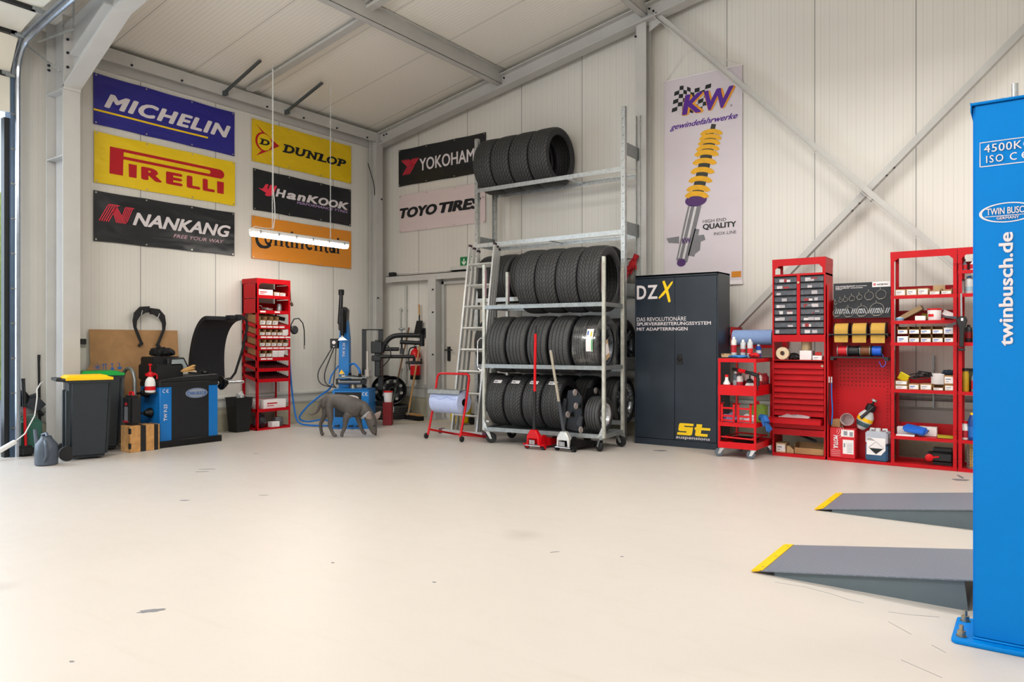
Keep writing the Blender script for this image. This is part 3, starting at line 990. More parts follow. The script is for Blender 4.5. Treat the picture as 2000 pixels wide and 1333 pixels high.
# tall coil-over banner
def kw_flag(b):
    nx, nz = 8, 6
    def P(i, j):
        u, v = i / nx, j / nz
        return (0.13 + 0.47 * u + 0.02 * (1 - v) - 0.05 * (1 - v) + 0.02 * math.sin(u * 6 + v), 2.47 - 0.30 * (1 - v) - 0.06 * u + 0.022 * math.sin(u * 7.5) + 0.0 * v)
    for i in range(nx):
        for j in range(nz):
            if (i + j) % 2 == 0 and not (j == nz - 1 and i < 0):
                b.poly([P(i, j), P(i + 1, j), P(i + 1, j + 1), P(i, j + 1)], Y1)
def kw_edge(b):
    b.text('K', 0.232, 2.098, 0.535, 2.352, Y2, 0.075, 0.16)
    b.text('W', 0.515, 2.098, 0.912, 2.352, Y2, 0.075, 0.16)
def kw_let(b):
    b.text('K', 0.238, 2.108, 0.508, 2.352, Y3, 0.04, 0.16)
    b.text('W', 0.520, 2.108, 0.888, 2.352, Y3, 0.04, 0.16)
def kw_sub(b):
    b.text('gewindefahrwerke', 0.078, 1.93, 0.935, 2.025, Y1, 0.02, 0.45)
def kw_txt(b):
    b.text('HIGH END', 0.505, 0.745, 0.795, 0.785, Y1, -0.012)
    b.text('QUALITY', 0.505, 0.655, 0.917, 0.733, Y1, 0.035)
    b.text('INOX-LINE', 0.644, 0.585, 0.917, 0.622, Y1, -0.012)
    b.ring(0.858, 2.118, 0.008, 0.012, Y1, 12)
# coil-over axis: bottom (0.235,0.26) to top (0.645,1.90)
AX0, AX1 = Vector((0.225, 0.265)), Vector((0.635, 1.90))
AXD = (AX1 - AX0).normalized()
AXN = Vector((AXD.y, -AXD.x))
LEN = (AX1 - AX0).length
def axp(s, o): q = AX0 + AXD * (s * LEN) + AXN * o; return (q.x, q.y)
def kw_steel(b):
    b.poly([axp(0.02, -0.075), axp(0.30, -0.085), axp(0.44, -0.085), axp(0.44, 0.085), axp(0.30, 0.085), axp(0.02, 0.075)], Y1)
    b.poly([(0.03, 0.60), (0.20, 0.61), (0.20, 0.52), (0.06, 0.54)], Y1)
    b.poly([(0.40, 0.60), (0.52, 0.605), (0.54, 0.54), (0.48, 0.52), (0.47, 0.42), (0.40, 0.37), (0.36, 0.42)], Y1 + 0.0003)
    b.poly([axp(0.07, 0.06), axp(0.27, 0.07), axp(0.27, 0.13), axp(0.07, 0.15)], Y1)
def kw_shine(b):
    b.poly([axp(0.04, 0.0), axp(0.43, 0.0), axp(0.43, 0.03), axp(0.04, 0.03)], Y2)
    b.poly([axp(0.04, -0.055), axp(0.43, -0.06), axp(0.43, -0.045), axp(0.04, -0.04)], Y2)
def kw_core(b):
    b.poly([axp(0.48, -0.075), axp(0.95, -0.075), axp(0.95, 0.075), axp(0.48, 0.075)], Y1)
    b.poly([axp(0.95, -0.03), axp(1.02, -0.03), axp(1.02, 0.03), axp(0.95, 0.03)], Y1)
def kw_ring(b):
    q = axp(0.47, 0)
    b.ring(q[0], q[1], 0, 0.075, Y2, 24, 1.85)
    q = axp(0.01, 0)
    b.ring(q[0], q[1], 0, 0.05, Y2, 12, 1.2)
    b.text('KW', axp(0.17, -0.055)[0], axp(0.17, 0)[1] - 0.03, axp(0.17, 0.06)[0], axp(0.17, 0)[1] + 0.04, Y3, 0.04)
def kw_coil(b):
    turns = 8
    zs = [0.49, 0.535, 0.60, 0.665, 0.73, 0.79, 0.83, 0.87, 0.905, 0.94]
    for i, s in enumerate(zs):
        pts = []
        w = 0.125 if i < 7 else 0.118
        for k in range(13):
            a = math.pi * k / 12
            pts.append(axp(s + 0.030 * math.sin(a) + 0.018 * (0.5 - k / 12) * -1, -w * math.cos(a)))
        b.stroke(pts, 0.062 if i < 6 else 0.05, Y3 - i * 0.0002)
kt = banner('tall white banner with a yellow coil spring strut under purple KW letters', 0.99, 2.57, (-3.82, 8.635, 1.895), 0,
       cloth('banner_pale', '#cfc6cc', 9, 0.5, 0.25), 9,
       [('chequered_flag', LETK, kw_flag), ('letter_edge', mat('print_amber', '#e0961c', 0.6), kw_edge), ('lettering', PURPLE, kw_let), ('tag_line', PURPLE, kw_sub),
        ('strut_tube', mat('print_steel', '#77767a', 0.6), kw_steel), ('strut_highlight', mat('print_steel_light', '#cdc9ca', 0.6), kw_shine), ('strut_core', mat('print_charcoal', '#34352f', 0.6), kw_core),
        ('spring_plate', mat('print_plum', '#4d2a63', 0.6), kw_ring), ('coil_spring', mat('print_spring', '#dfa51c', 0.6), kw_coil), ('slogan', LETK, kw_txt)], None, False)
m = MB(); m.box(-0.01, -0.014, -0.02, 1.0, 0.0, 0.0); m.build('bottom_bar', LETW, kt)
m = MB(); m.box(0.0, -0.0065, 0.0, 0.985, -0.006, 0.03); m.build('bottom_hem', LETW, kt)
m = MB(); m.box(-0.01, -0.012, 2.565, 1.0, 0.0, 2.585); m.build('top_bar', LETW, kt)
m = MB()
m.box(0.86, -0.0068, 0.065, 0.975, -0.006, 0.135)
m.build('orange_block', mat('print_orange', '#c87d14', 0.6), kt)
m = MB()
m.tube([(0.03, -0.01, 2.585), (0.32, -0.04, 2.90), (0.97, -0.01, 2.585)], 0.004, 5)
m.build('cord', PAPER, kt)

# fire exit sign over the back door
t = thing('exit_sign', 'green emergency exit sign with a white arrow over the back door', 'sign', (-7.155, 8.635, 2.335))
m = MB(); m.box(0, 0, 0, 0.30, 0.008, 0.152); m.build('sign_plate', mat('sign_green', '#0b7a45', 0.5), t)
m = MB()
m.poly([(0.065, 0.125), (0.085, 0.125), (0.085, 0.065), (0.115, 0.092), (0.115, 0.065), (0.075, 0.025), (0.035, 0.065), (0.035, 0.092), (0.065, 0.065)], -0.001)
m.box(0.147, -0.0012, 0.0, 0.151, 0, 0.152)
m.poly([(0.19, 0.02), (0.21, 0.02), (0.225, 0.06), (0.24, 0.04), (0.25, 0.05), (0.23, 0.09), (0.215, 0.11), (0.195, 0.10), (0.205, 0.07)], -0.001)
m.ring(0.225, 0.122, 0, 0.013, -0.001, 10)
m.build('pictogram', mat('sign_white', '#e8efe4', 0.5), t)

# ------------------------------------------------------------------ hanging lamp and its struts
for nm, y, xe in (('nearer', 5.60, -8.62), ('farther', 6.57, -8.62)):
    m = MB()
    for dx in (-0.016, 0.016):
        m.bar((xe, y + dx * 0.8, 4.45), (-7.86, y + dx * 0.8, 4.70), 0.004, 0.032)
    m.bar((xe, y, 4.436), (-7.86, y, 4.686), 0.028, 0.004)
    m.box(xe - 0.03, y - 0.02, 4.41, xe + 0.05, y + 0.02, 4.47)
    solo(m, 'strut_rail', mat('dark_zinc', '#565e60', 0.45, 0.5, 0.1, 20), '%s galvanised strut rail cantilevered from the eaves for the lamp chain' % ('thin' if nm == 'nearer' else 'shorter looking'), 'rail')
def batten(label, loc, rz, L=1.555, group=None, chains=True, glow=GLOW):
    t = thing('batten_lamp', label, 'lamp', loc, rz, group)
    m = MB()
    m.prism([(-0.055, 0.02), (0.055, 0.02), (0.05, 0.055), (0.03, 0.07), (-0.03, 0.07), (-0.05, 0.055)], 0, L, 'x')
    m.build('housing', WHITE, t, bevel=0.006)
    m = MB()
    m.prism([(-0.05, 0.018), (-0.047, -0.012), (-0.03, -0.032), (0.03, -0.032), (0.047, -0.012), (0.05, 0.018)], 0.012, L - 0.012, 'x')
    m.build('diffuser', glow, t, bevel=0.004)
    for i in range(6):
        c = MB()
        x = 0.1 + (L - 0.2) * i / 5
        c.box(x - 0.012, -0.062, 0.0, x + 0.012, -0.052, 0.045)
        c.build('clip', CHROME, t)
    return t
lt = batten('lit batten lamp hanging on chains in front of the orange banner', (-7.9, 5.49, 2.535), 90)
m = MB()
m.tube([(0.0, 0.0, 0.05), (-0.03, 0, 0.05)], 0.018, 8)
m.build('cable_gland', WHITE, lt)
def chain(x, h):
    m = MB()
    n = int(h / 0.028)
    for i in range(n):
        z = 0.075 + i * 0.028
        pts = []
        for k in range(8):
            a = 2 * math.pi * k / 8
            u, v = 0.007 * math.cos(a), 0.019 * math.sin(a) + z + 0.014
            pts.append((x + u, 0, v) if i % 2 else (x, u, v))
        m.tube(pts, 0.0026, 4, True)
    return m.build('chain', GALV, lt)
chain(0.315, 2.12)
chain(1.255, 2.12)
m = MB()
m.tube([(0.0, 0, 0.06), (0.05, -0.01, 0.09), (0.2, -0.01, 0.085), (0.32, -0.012, 0.10), (0.345, -0.012, 0.25), (0.34, -0.01, 0.42), (0.315, -0.012, 0.62), (0.312, -0.013, 1.4), (0.313, -0.012, 2.12)], 0.006, 6)
m.build('cable', WHITE, lt)
al = bpy.data.lights.new('lamp_or_fill_light', 'AREA')
al.shape, al.size, al.size_y, al.energy, al.color = 'RECTANGLE', 1.45, 0.09, 14, (1.0, 0.96, 0.9)
ao = bpy.data.objects.new('lamp_or_fill_light', al)
C.objects.link(ao)
ao.location = (-7.9, 6.27, 2.49)
ao.rotation_euler = (0, 0, R(90))
first = None
for i, (lx, ly) in enumerate(UNSEEN_LAMPS):  # out-of-view housings modelled to carry the added lamps
    lb = 'unseen overhead batten lamp added to light the hall floor'
    if first is None:
        first = batten(lb, (lx - 0.775, ly, LAMP_Z), 0, 1.555, 'unseen added lamps over the hall')
        for x in (0.3, 1.25):
            m = MB(); m.tube([(x, 0, 0.07), (x, 0, 0.65)], 0.004, 5); m.build('hanger', GALV, first)
    else:
        dup(first, (lx - 0.775, ly, LAMP_Z), 0)

# ------------------------------------------------------------------ tyres
def tread_mat(name, rad, w, kind):
    k = N(name)
    x, y, z = k.xyz()
    ax = k.math('ABSOLUTE', x)
    ang = k.math('ARCTAN2', y, z)
    nb = {'winter': 46, 'vee': 40, 'summer': 60, 'label': 44, 'van': 50}[kind]
    a = k.math('MULTIPLY', ang, nb / (2 * math.pi))
    rr = k.math('SQRT', k.math('ADD', k.math('MULTIPLY', y, y), k.math('MULTIPLY', z, z)))
    if kind in ('winter', 'vee', 'label'):
        slope = {'winter': 17, 'vee': 15, 'label': 17}[kind]
        curve = k.math('MULTIPLY', k.math('POWER', ax, 0.8), slope)
        ph = k.math('FRACT', k.math('SUBTRACT', a, curve))
        g = k.math('LESS_THAN', ph, 0.24)
        ph2 = k.math('FRACT', k.math('MULTIPLY', k.math('SUBTRACT', a, k.math('MULTIPLY', curve, 0.55)), 3.0))
        sipe = k.math('MULTIPLY', k.math('LESS_THAN', ph2, 0.2), 0.35)
        g = k.math('MAXIMUM', g, sipe)
        zig = k.math('MULTIPLY', k.math('PINGPONG', a, 0.5), 0.012)
        for c, ww in ((0.02, 0.004), (w * 0.21, 0.004), (w * 0.35, 0.003)):
            d = k.math('ABSOLUTE', k.math('SUBTRACT', ax, k.math('ADD', zig, c)))
            g = k.math('MAXIMUM', g, k.math('LESS_THAN', d, ww))
    else:
        g = k.math('MULTIPLY', k.math('LESS_THAN', k.math('FRACT', k.math('ADD', a, k.math('MULTIPLY', ax, 14))), 0.12), 0.5)
        for c, ww in ((w * 0.085, 0.0055), (w * 0.27, 0.006)):
            d = k.math('ABSOLUTE', k.math('SUBTRACT', ax, c))
            g = k.math('MAXIMUM', g, k.math('LESS_THAN', d, ww))
    on = k.math('GREATER_THAN', rr, rad - 0.022)
    g = k.math('MULTIPLY', g, on)
    nz = k.noise(30)
    tread = k.mix(nz, lin('#303131'), lin('#494a49'))
    side = k.mix(nz, lin('#1c1d1f'), lin('#25262a'))
    ring = k.math('LESS_THAN', k.math('FRACT', k.math('MULTIPLY', rr, 42)), 0.08)
    side = k.mix(k.math('MULTIPLY', ring, 0.35), side, lin('#3a3b3e'))
    base = k.mix(on, side, tread)
    base = k.mix(g, base, lin('#08090a'))
    k.bump(k.math('MULTIPLY', g, -1.0), 0.9, 0.012)
    return k.out(base, 0.62)
def tyre_mesh(rad, w, rb, kind):
    h = w / 2
    P = [(rb, -h * 0.80), (rb + 0.012, -h * 0.93), (rb + 0.035, -h * 0.99), ((rb + rad) / 2, -h * 1.02), (rad - 0.035, -h * 0.99), (rad - 0.016, -h * 0.93), (rad - 0.006, -h * 0.82), (rad - 0.001, -h * 0.6)]
    P += [(rad, -h * 0.2), (rad, h * 0.2)] + [(r, -x) for r, x in reversed(P)]
    P += [(rb + 0.015, h * 0.78), (rad - 0.05, h * 0.88), (rad - 0.02, h * 0.6), (rad - 0.018, 0), (rad - 0.02, -h * 0.6), (rad - 0.05, -h * 0.88), (rb + 0.015, -h * 0.78), P[0]]
    m = MB()
    m.lathe(P, (0, 0, 0), 'x', 48, False)
    return m.mesh('tyre', tread_mat('tread_%s_%d' % (kind, int(rad * 1000)), rad, w, kind))
TM = {}
def tyre(label, rad, w, rb, kind, loc, rz=0.0, lean=0.0, group=None, spin=None):
    key = (rad, w, rb, kind)
    if key not in TM:
        TM[key] = tyre_mesh(*key)
    o = bpy.data.objects.new('tyre', TM[key])
    C.objects.link(o)
    o.rotation_mode = 'XYZ'
    o.location = loc
    o.rotation_euler = (rnd.uniform(0, 6) if spin is None else spin, R(lean), R(rz))
    return tag(o, label, 'tyre', group)

def rim_parts(t, rad, w, style, face=1):
    """barrel and spoked face of a wheel whose axle lies along local x"""
    s = face
    m = MB()
    prof = [(rad, w * 0.47), (rad - 0.008, w * 0.45), (rad - 0.02, w * 0.40), (rad - 0.03, w * 0.25), (rad - 0.045, 0), (rad - 0.03, -w * 0.3), (rad, -w * 0.47)]
    m.lathe([(r, s * x) for r, x in prof], (0, 0, 0), 'x', 36, False)
    if style == 'steel':
        MT = BLACKM
        m.build('rim_barrel', MT, t)
        d = MB()
        d.lathe([(rad - 0.03, s * w * 0.2), (rad * 0.78, s * w * 0.30), (rad * 0.55, s * w * 0.36), (rad * 0.36, s * w * 0.30), (rad * 0.30, s * w * 0.24), (0.034, s * w * 0.24), (0.034, s * w * 0.1)], (0, 0, 0), 'x', 36, False)
        d.build('rim_disc', MT, t)
        for i in range(8):
            a = 2 * math.pi * i / 8 + 0.2
            h = MB()
            cy, cz = rad * 0.67 * math.cos(a), rad * 0.67 * math.sin(a)
            ca = Matrix.Translation((s * w * 0.335, cy, cz)) @ Matrix.Rotation(a, 4, 'X')
            h.M = ca
            h.lathe([(0.0, 0.004 * s), (rad * 0.10, 0.004 * s), (rad * 0.115, 0.010 * s), (rad * 0.12, -0.01 * s)], (0, 0, 0), 'x', 14, False)
            h.build('vent_hole', mat('hole_grey', '#9a9c97', 0.6), t)
    else:
        MT = mat('alloy_silver', '#b9bcc0', 0.28, 0.7, 0.05, 20) if style == 'silver' else mat('alloy_dark', '#565a60', 0.3, 0.6, 0.05, 20)
        m.build('rim_barrel', MT, t)
        for i in range(5):
            a = 2 * math.pi * i / 5 + 0.3
            p = MB()
            for da in (-0.16, 0.16):
                p.tube([(s * w * 0.30, 0.05 * math.cos(a), 0.05 * math.sin(a)), (s * w * 0.36, rad * 0.55 * math.cos(a + da * 0.8), rad * 0.55 * math.sin(a + da * 0.8)), (s * w * 0.40, (rad - 0.012) * math.cos(a + da), (rad - 0.012) * math.sin(a + da))], [0.022, 0.014, 0.017], 6)
            p.build('spoke', MT, t)
        c = MB()
        c.lathe([(0.0, s * w * 0.36), (0.03, s * w * 0.355), (0.05, s * w * 0.33), (0.06, s * w * 0.2)], (0, 0, 0), 'x', 18, False)
        c.build('hub_cap', MT, t)
def wheel(label, rad, w, rb, kind, style, loc, rot, face=1, group=None):
    t = thing('wheel', label, 'wheel', loc, 0, group)
    t.rotation_euler = rot
    key = (rad, w, rb, kind)
    if key not in TM:
        TM[key] = tyre_mesh(*key)
    o = bpy.data.objects.new('tyre', TM[key])
    C.objects.link(o)
    o.parent = t
    rim_parts(t, rb, w, style, face)
    return t

# ------------------------------------------------------------------ static tyre rack, galvanised
RX0, RX1, RF, RB_ = -6.30, -4.05, 7.95, 8.40
t = thing('tyre_rack', 'tall galvanised tyre rack with perforated uprights against the back wall', 'rack', (RX0, RF, 0))
L = [3.305, 2.545, 1.79, 0.885, 0.244]
W_, D_ = RX1 - RX0, RB_ - RF
for x, y, top, sx in ((0, 0, 4.0, 1), (W_, 0, 4.03, -1), (0, D_, 4.0, 1), (W_, D_, 4.02, -1)):
    m = MB()
    m.box(x - 0.028, y - 0.002 if y == 0 else y - 0.002, 0, x + 0.028, y + 0.002, top)
    s = 1 if y == 0 else -1
    for q in (-0.028, 0.025):
        m.box(x + q, y, 0, x + q + 0.003, y + s * 0.05, top)
    m.box(x - 0.04, y - 0.03, 0, x + 0.04, y + 0.05, 0.006)
    up = m.build('upright', GALV, t)
    h = MB()
    n = int(top / 0.1)
    for i in range(n):
        h.ring(x, 0.08 + 0.1 * i, 0.0, 0.006, y - 0.0026, 8)
        if y > 0:
            h.ring(x - 0.014, 0.05 + 0.1 * i, 0.0, 0.007, y - 0.0026, 6)
            h.ring(x + 0.014, 0.05 + 0.1 * i, 0.0, 0.007, y - 0.0026, 6)
    h.build('punched_holes', BLACKM, up)
for z in L:
    for y, s in ((0, 1), (D_, -1)):
        m = MB()
        m.prism([(y - s * 0.004, z - 0.055), (y - s * 0.004, z), (y + s * 0.012, z), (y + s * 0.012, z - 0.018), (y + s * 0.009, z - 0.018), (y + s * 0.009, z - 0.004), (y, z - 0.004), (y, z - 0.055)], 0.0, W_, 'x')
        m.build('beam', GALV, t)
for z, q in ((3.305, 0.62), (2.545, 0.48)):
    m = MB()
    m.box(W_ * q, 0.02, z - 0.03, W_ * q + 0.06, D_ - 0.02, z - 0.022)
    m.build('tie_bar', GALV, t)
for x in (0.0, W_):
    for z in (3.56, 2.60, 1.85, 0.95):
        if x == 0.0 and z > 3:
            continue
        m = MB()
        m.box(x - 0.003, 0.02, z - 0.10, x + 0.003, D_ - 0.02, z + 0.055)
        m.build('side_plate', GALVD, t)
# tyres on it
def sink(r, gap=0.212):
    return math.sqrt(r * r - gap * gap) + 0.006
for i in range(4):
    tyre('%s of four vee tread tyres on the top rack shelf from the banner side' % ORD[i], 0.38, 0.29, 0.272, 'vee', (-6.11 + 0.302 * i, 8.175, 3.305 + sink(0.38)), 0, 1.2, 'tyres on the top rack shelf')
for i in range(7):
    tyre('%s smooth tyre from the ladder on the rack behind the chevron tyres' % ORD[i], 0.335, 0.25, 0.225, 'summer', (-6.13 + 0.29 * i, 8.175, 1.79 + sink(0.335)), 0, 1, 'summer tyres on the rack')
for i in range(6):
    tyre('%s dark tyre from the ladder deep in the rack behind the wrapped wheel' % ORD[i], 0.355, 0.25, 0.235, 'summer', (-6.13 + 0.30 * i, 8.175, 0.885 + sink(0.355)), 0, 1, 'tyres deep in the rack')
for i in range(6):
    tyre('%s dark tyre from the ladder on the lowest rack level behind the stickered tyres' % ORD[i], 0.30, 0.25, 0.20, 'summer', (-6.13 + 0.30 * i, 8.175, 0.244 + sink(0.30)), 0, 1, 'tyres on the lowest rack level')
wheel('dark alloy wheel in the rack beside the anthracite cabinet, the upper one', 0.335, 0.23, 0.245, 'summer', 'dark', (-4.24, 8.175, 0.885 + sink(0.335)), (0.4, 0, 0), 1)
wheel('silver alloy wheel in the rack beside the anthracite cabinet, the lower one', 0.30, 0.23, 0.225, 'summer', 'silver', (-4.24, 8.175, 0.244 + sink(0.30)), (1.1, 0, 0), 1)
# red work gloves on the rack's back upright
t = thing('work_gloves', 'pair of red work gloves hung on the back upright of the rack', 'gloves', (-4.10, 8.31, 2.08))
for i, (dx, dz, a) in enumerate(((0.0, 0.09, 0.5), (-0.09, -0.02, 0.9))):
    m = MB()
    m.M = Matrix.Translation((dx, -0.02 * i, dz)) @ Matrix.Rotation(a, 4, 'Y')
    m.sphere((0, 0, 0), (0.05, 0.018, 0.075), 10, 6)
    m.tube([(0, 0, 0.05), (0, 0, 0.12)], [0.032, 0.036], 8)
    for k in range(4):
        m.tube([(-0.036 + 0.024 * k, 0, -0.05), (-0.04 + 0.027 * k, 0, -0.13 - 0.012 * (k in (1, 2)))], [0.013, 0.010], 6)
    m.tube([(0.045, 0, 0.0), (0.08, 0, -0.05)], [0.014, 0.011], 6)
    m.build('glove', mat('glove_red', '#a3141b', 0.75, 0, 0.12, 30, 0.1), t)

# ------------------------------------------------------------------ rolling trolley in front of the rack
TRZ = 5.5
TL = Vector((-5.30, 6.84, 0))
TW, TD = 1.52, 0.54
trolley = thing('tyre_trolley', 'galvanised rolling trolley with three decks of tyres in front of the rack', 'trolley', TL, TRZ)
def TP(x, y, z):
    a = R(TRZ)
    return (TL.x + x * math.cos(a) - y * math.sin(a), TL.y + x * math.sin(a) + y * math.cos(a), z)
for x, y, top in ((0, 0, 2.10), (TW, 0, 2.11), (0, TD, 2.06), (TW, TD, 2.06)):
    m = MB()
    m.box(x - 0.018, y - 0.018, 0.15, x + 0.018, y + 0.018, top)
    m.build('post', mat('worn_galvanised', '#b3b3a8', 0.45, 0.35, 0.2, 14), trolley, bevel=0.003)
    if top > 0:
        m = MB()
        q = 1 if x == 0 else -1
        m.box(x + 0.019 * q if x == 0 else x - 0.022, y - 0.017, 1.72 if y == 0 else 1.68, x + 0.022 if x == 0 else x - 0.019, y + 0.017, top - 0.06)
        m.build('tape', mat('faded_pink_tape', '#a98a92', 0.7, 0, 0.1, 30), trolley)
for i, z in enumerate((0.19, 0.93, 1.62)):
    dk = MB()
    hh = 0.045
    for y in (0, TD):
        dk.box(0.0, y - 0.015, z - hh, TW, y + 0.015, z)
    for x in (0, TW):
        dk.box(x - 0.014, 0, z - hh, x + 0.014, TD, z)
    if i == 0:
        dk.box(0, 0, z - 0.03, TW, TD, z - 0.022)
    dk.build('deck_frame', GALVD, trolley)
for x in (0, TW):
    m = MB()
    m.prism([(x, 0.19), (x + (0.07 if x == 0 else -0.07), 0.15), (x, 0.30)], -0.022, -0.018, 'y')
    m.build('corner_gusset', GALV, trolley)
m = MB()
m.tube([(0, 0, 1.235), (-0.05, -0.005, 1.235), (-0.082, -0.008, 1.20), (-0.088, -0.008, 1.15), (-0.088, -0.008, 0.93), (-0.08, -0.008, 0.88), (-0.05, -0.005, 0.855), (0, 0, 0.85)], 0.011, 8)
m.build('push_handle', CHROME, trolley)
def caster(parent, x, y, r, top, rz, MW=RUBBER, MF=GALV):
    m = MB()
    M = Matrix.Translation((x, y, 0)) @ Matrix.Rotation(R(rz), 4, 'Z')
    m.M = M
    e = 0.035 * r / 0.055
    m.lathe([(r * 0.45, -0.018), (r * 0.92, -0.018), (r, -0.010), (r, 0.010), (r * 0.92, 0.018), (r * 0.45, 0.018)], (e, 0, r), 'y', 22)
    w = m.build('caster_wheel', MW, parent)
    m = MB()
    m.M = M
    for s in (-1, 1):
        m.prism([(-0.022, top - 0.012), (0.022, top - 0.012), (e + 0.014, r - 0.012), (e - 0.012, r - 0.012)], s * 0.024 - 0.002, s * 0.024 + 0.002, 'y')
    m.box(-0.03, -0.026, top - 0.014, 0.03, 0.026, top - 0.009)
    m.lathe([(0.026, top - 0.009), (0.03, top - 0.002), (0.03, top)], (0, 0, 0), 'z', 16)
    m.tube([(e, -0.03, r), (e, 0.03, r)], 0.007, 8)
    f = m.build('caster_fork', MF, parent)
    return w, f
for x, y, rz in ((0.04, 0.02, 20), (TW - 0.04, 0.02, 140), (TW - 0.04, TD - 0.03, -10), (0.04, TD - 0.03, 60)):
    caster(trolley, x, y, 0.062, 0.146, rz)

g = math.sqrt(0.372 ** 2 - 0.257 ** 2) + 0.005
for i in range(4):
    tyre('%s chevron winter tyre from the ladder on the trolley top deck' % ORD[i], 0.372, 0.252, 0.262, 'winter', TP(0.585 + 0.259 * i, 0.27, 1.62 + g), TRZ, 1.2, 'winter tyres on the trolley top deck')
g = math.sqrt(0.340 ** 2 - 0.257 ** 2) + 0.006
for i in range(4):
    tyre('%s ribbed summer tyre from the ladder on the trolley middle deck' % ORD[i], 0.335, 0.245, 0.235, 'summer', TP(0.172 + 0.272 * i, 0.27, 0.93 + g), TRZ, 1, 'summer tyres on the trolley middle deck')
# film wrapped wheel
t = thing('wrapped_wheel', 'pair of tyres wrapped in clear film with a test label on the middle deck', 'tyre bundle', TP(1.305, 0.27, 0.93 + g), TRZ)
for dx in (-0.075, 0.075):
    o = bpy.data.objects.new('tyre', tyre_mesh(0.325, 0.15, 0.225, 'van') if dx < 0 else bpy.data.objects['tyre'].data)
    if dx > 0: o.data = prev_tm
    else: prev_tm = o.data
    C.objects.link(o)
    o.parent = t
    o.location = (dx, 0, 0)
rim_parts(t, 0.225, 0.26, 'dark', 1)
k = N('stretch_film')
nz = k.noise(5, 6, 0.75)
tr = k.n('ShaderNodeBsdfTransparent')
gl = k.n('ShaderNodeBsdfGlossy')
gl.inputs['Roughness'].default_value = 0.14
gl.inputs['Color'].default_value = (0.8, 0.82, 0.85, 1)
mx = k.n('ShaderNodeMixShader')
k.set(mx, 0, k.ramp(nz, [(0.45, (0.05, 0.05, 0.05, 1)), (0.75, (0.5, 0.5, 0.5, 1))]))
k.t.links.new(tr.outputs[0], mx.inputs[1])
k.t.links.new(gl.outputs[0], mx.inputs[2])
bu = k.n('ShaderNodeBump')
bu.inputs['Strength'].default_value = 0.8
k.set(bu, 'Height', nz)
k.t.links.new(bu.outputs[0], gl.inputs['Normal'])
k.t.links.new(mx.outputs[0], k.t.nodes['Material Output'].inputs['Surface'])
FILM = k.m
m = MB()
P = [(0.18, -0.165), (0.30, -0.17), (0.335, -0.14), (0.338, 0.0), (0.335, 0.14), (0.30, 0.17), (0.18, 0.165)]
m.lathe(P, (0, 0, 0), 'x', 40, False)
m.build('stretch_film', FILM, t)
def curved_label(rad, x0, x1, a0, a1, n=6):
    m = MB()
    vs = []
    for i in range(n + 1):
        a = R(a0 + (a1 - a0) * i / n)
        for x in (x0, x1):
            vs.append((x, -rad * math.cos(a), rad * math.sin(a)))
    m.add(vs, [(2 * i, 2 * i + 1, 2 * i + 3, 2 * i + 2) for i in range(n)])
    return m
curved_label(0.342, 0.035, 0.115, -12, 30).build('test_label', PAPER, t)
l = curved_label(0.3435, 0.10, 0.113, -11, 10); l.build('green_stripe', GREEN, t)
l = curved_label(0.3435, 0.045, 0.06, 18, 26); l.build('blue_mark', LETB, t)
l = curved_label(0.3435, 0.085, 0.10, 15, 24); l.build('grade_bars', YEL, t)
m = MB()
m.obox((0.184, -0.13, -0.06), (0.012, 0.13, 0.20), (0.35, 0, 0.0))
m.build('delivery_note', CARDL, t)
m = MB()
m.obox((0.192, -0.13, -0.05), (0.003, 0.09, 0.11), (0.35, 0, 0.0))
m.build('printed_slip', PAPER, t)
# labelled winter tyres on the bottom deck
for i in range(4):
    o = tyre('%s white stickered winter tyre from the ladder on the trolley bottom deck' % ORD[i], 0.30, 0.225, 0.20, 'label', TP(0.14 + 0.243 * i, 0.27, 0.19 + 0.30), TRZ, 1, 'stickered winter tyres on the trolley bottom deck', 0.0)
    c = curved_label(0.303, -0.055, 0.05, 46, 56, 3).build('sticker', PAPER, o)
    q = curved_label(0.3045, -0.045, 0.0, 48, 52, 3).build('print', mat('print_grey', '#8d8f95', 0.7), c)
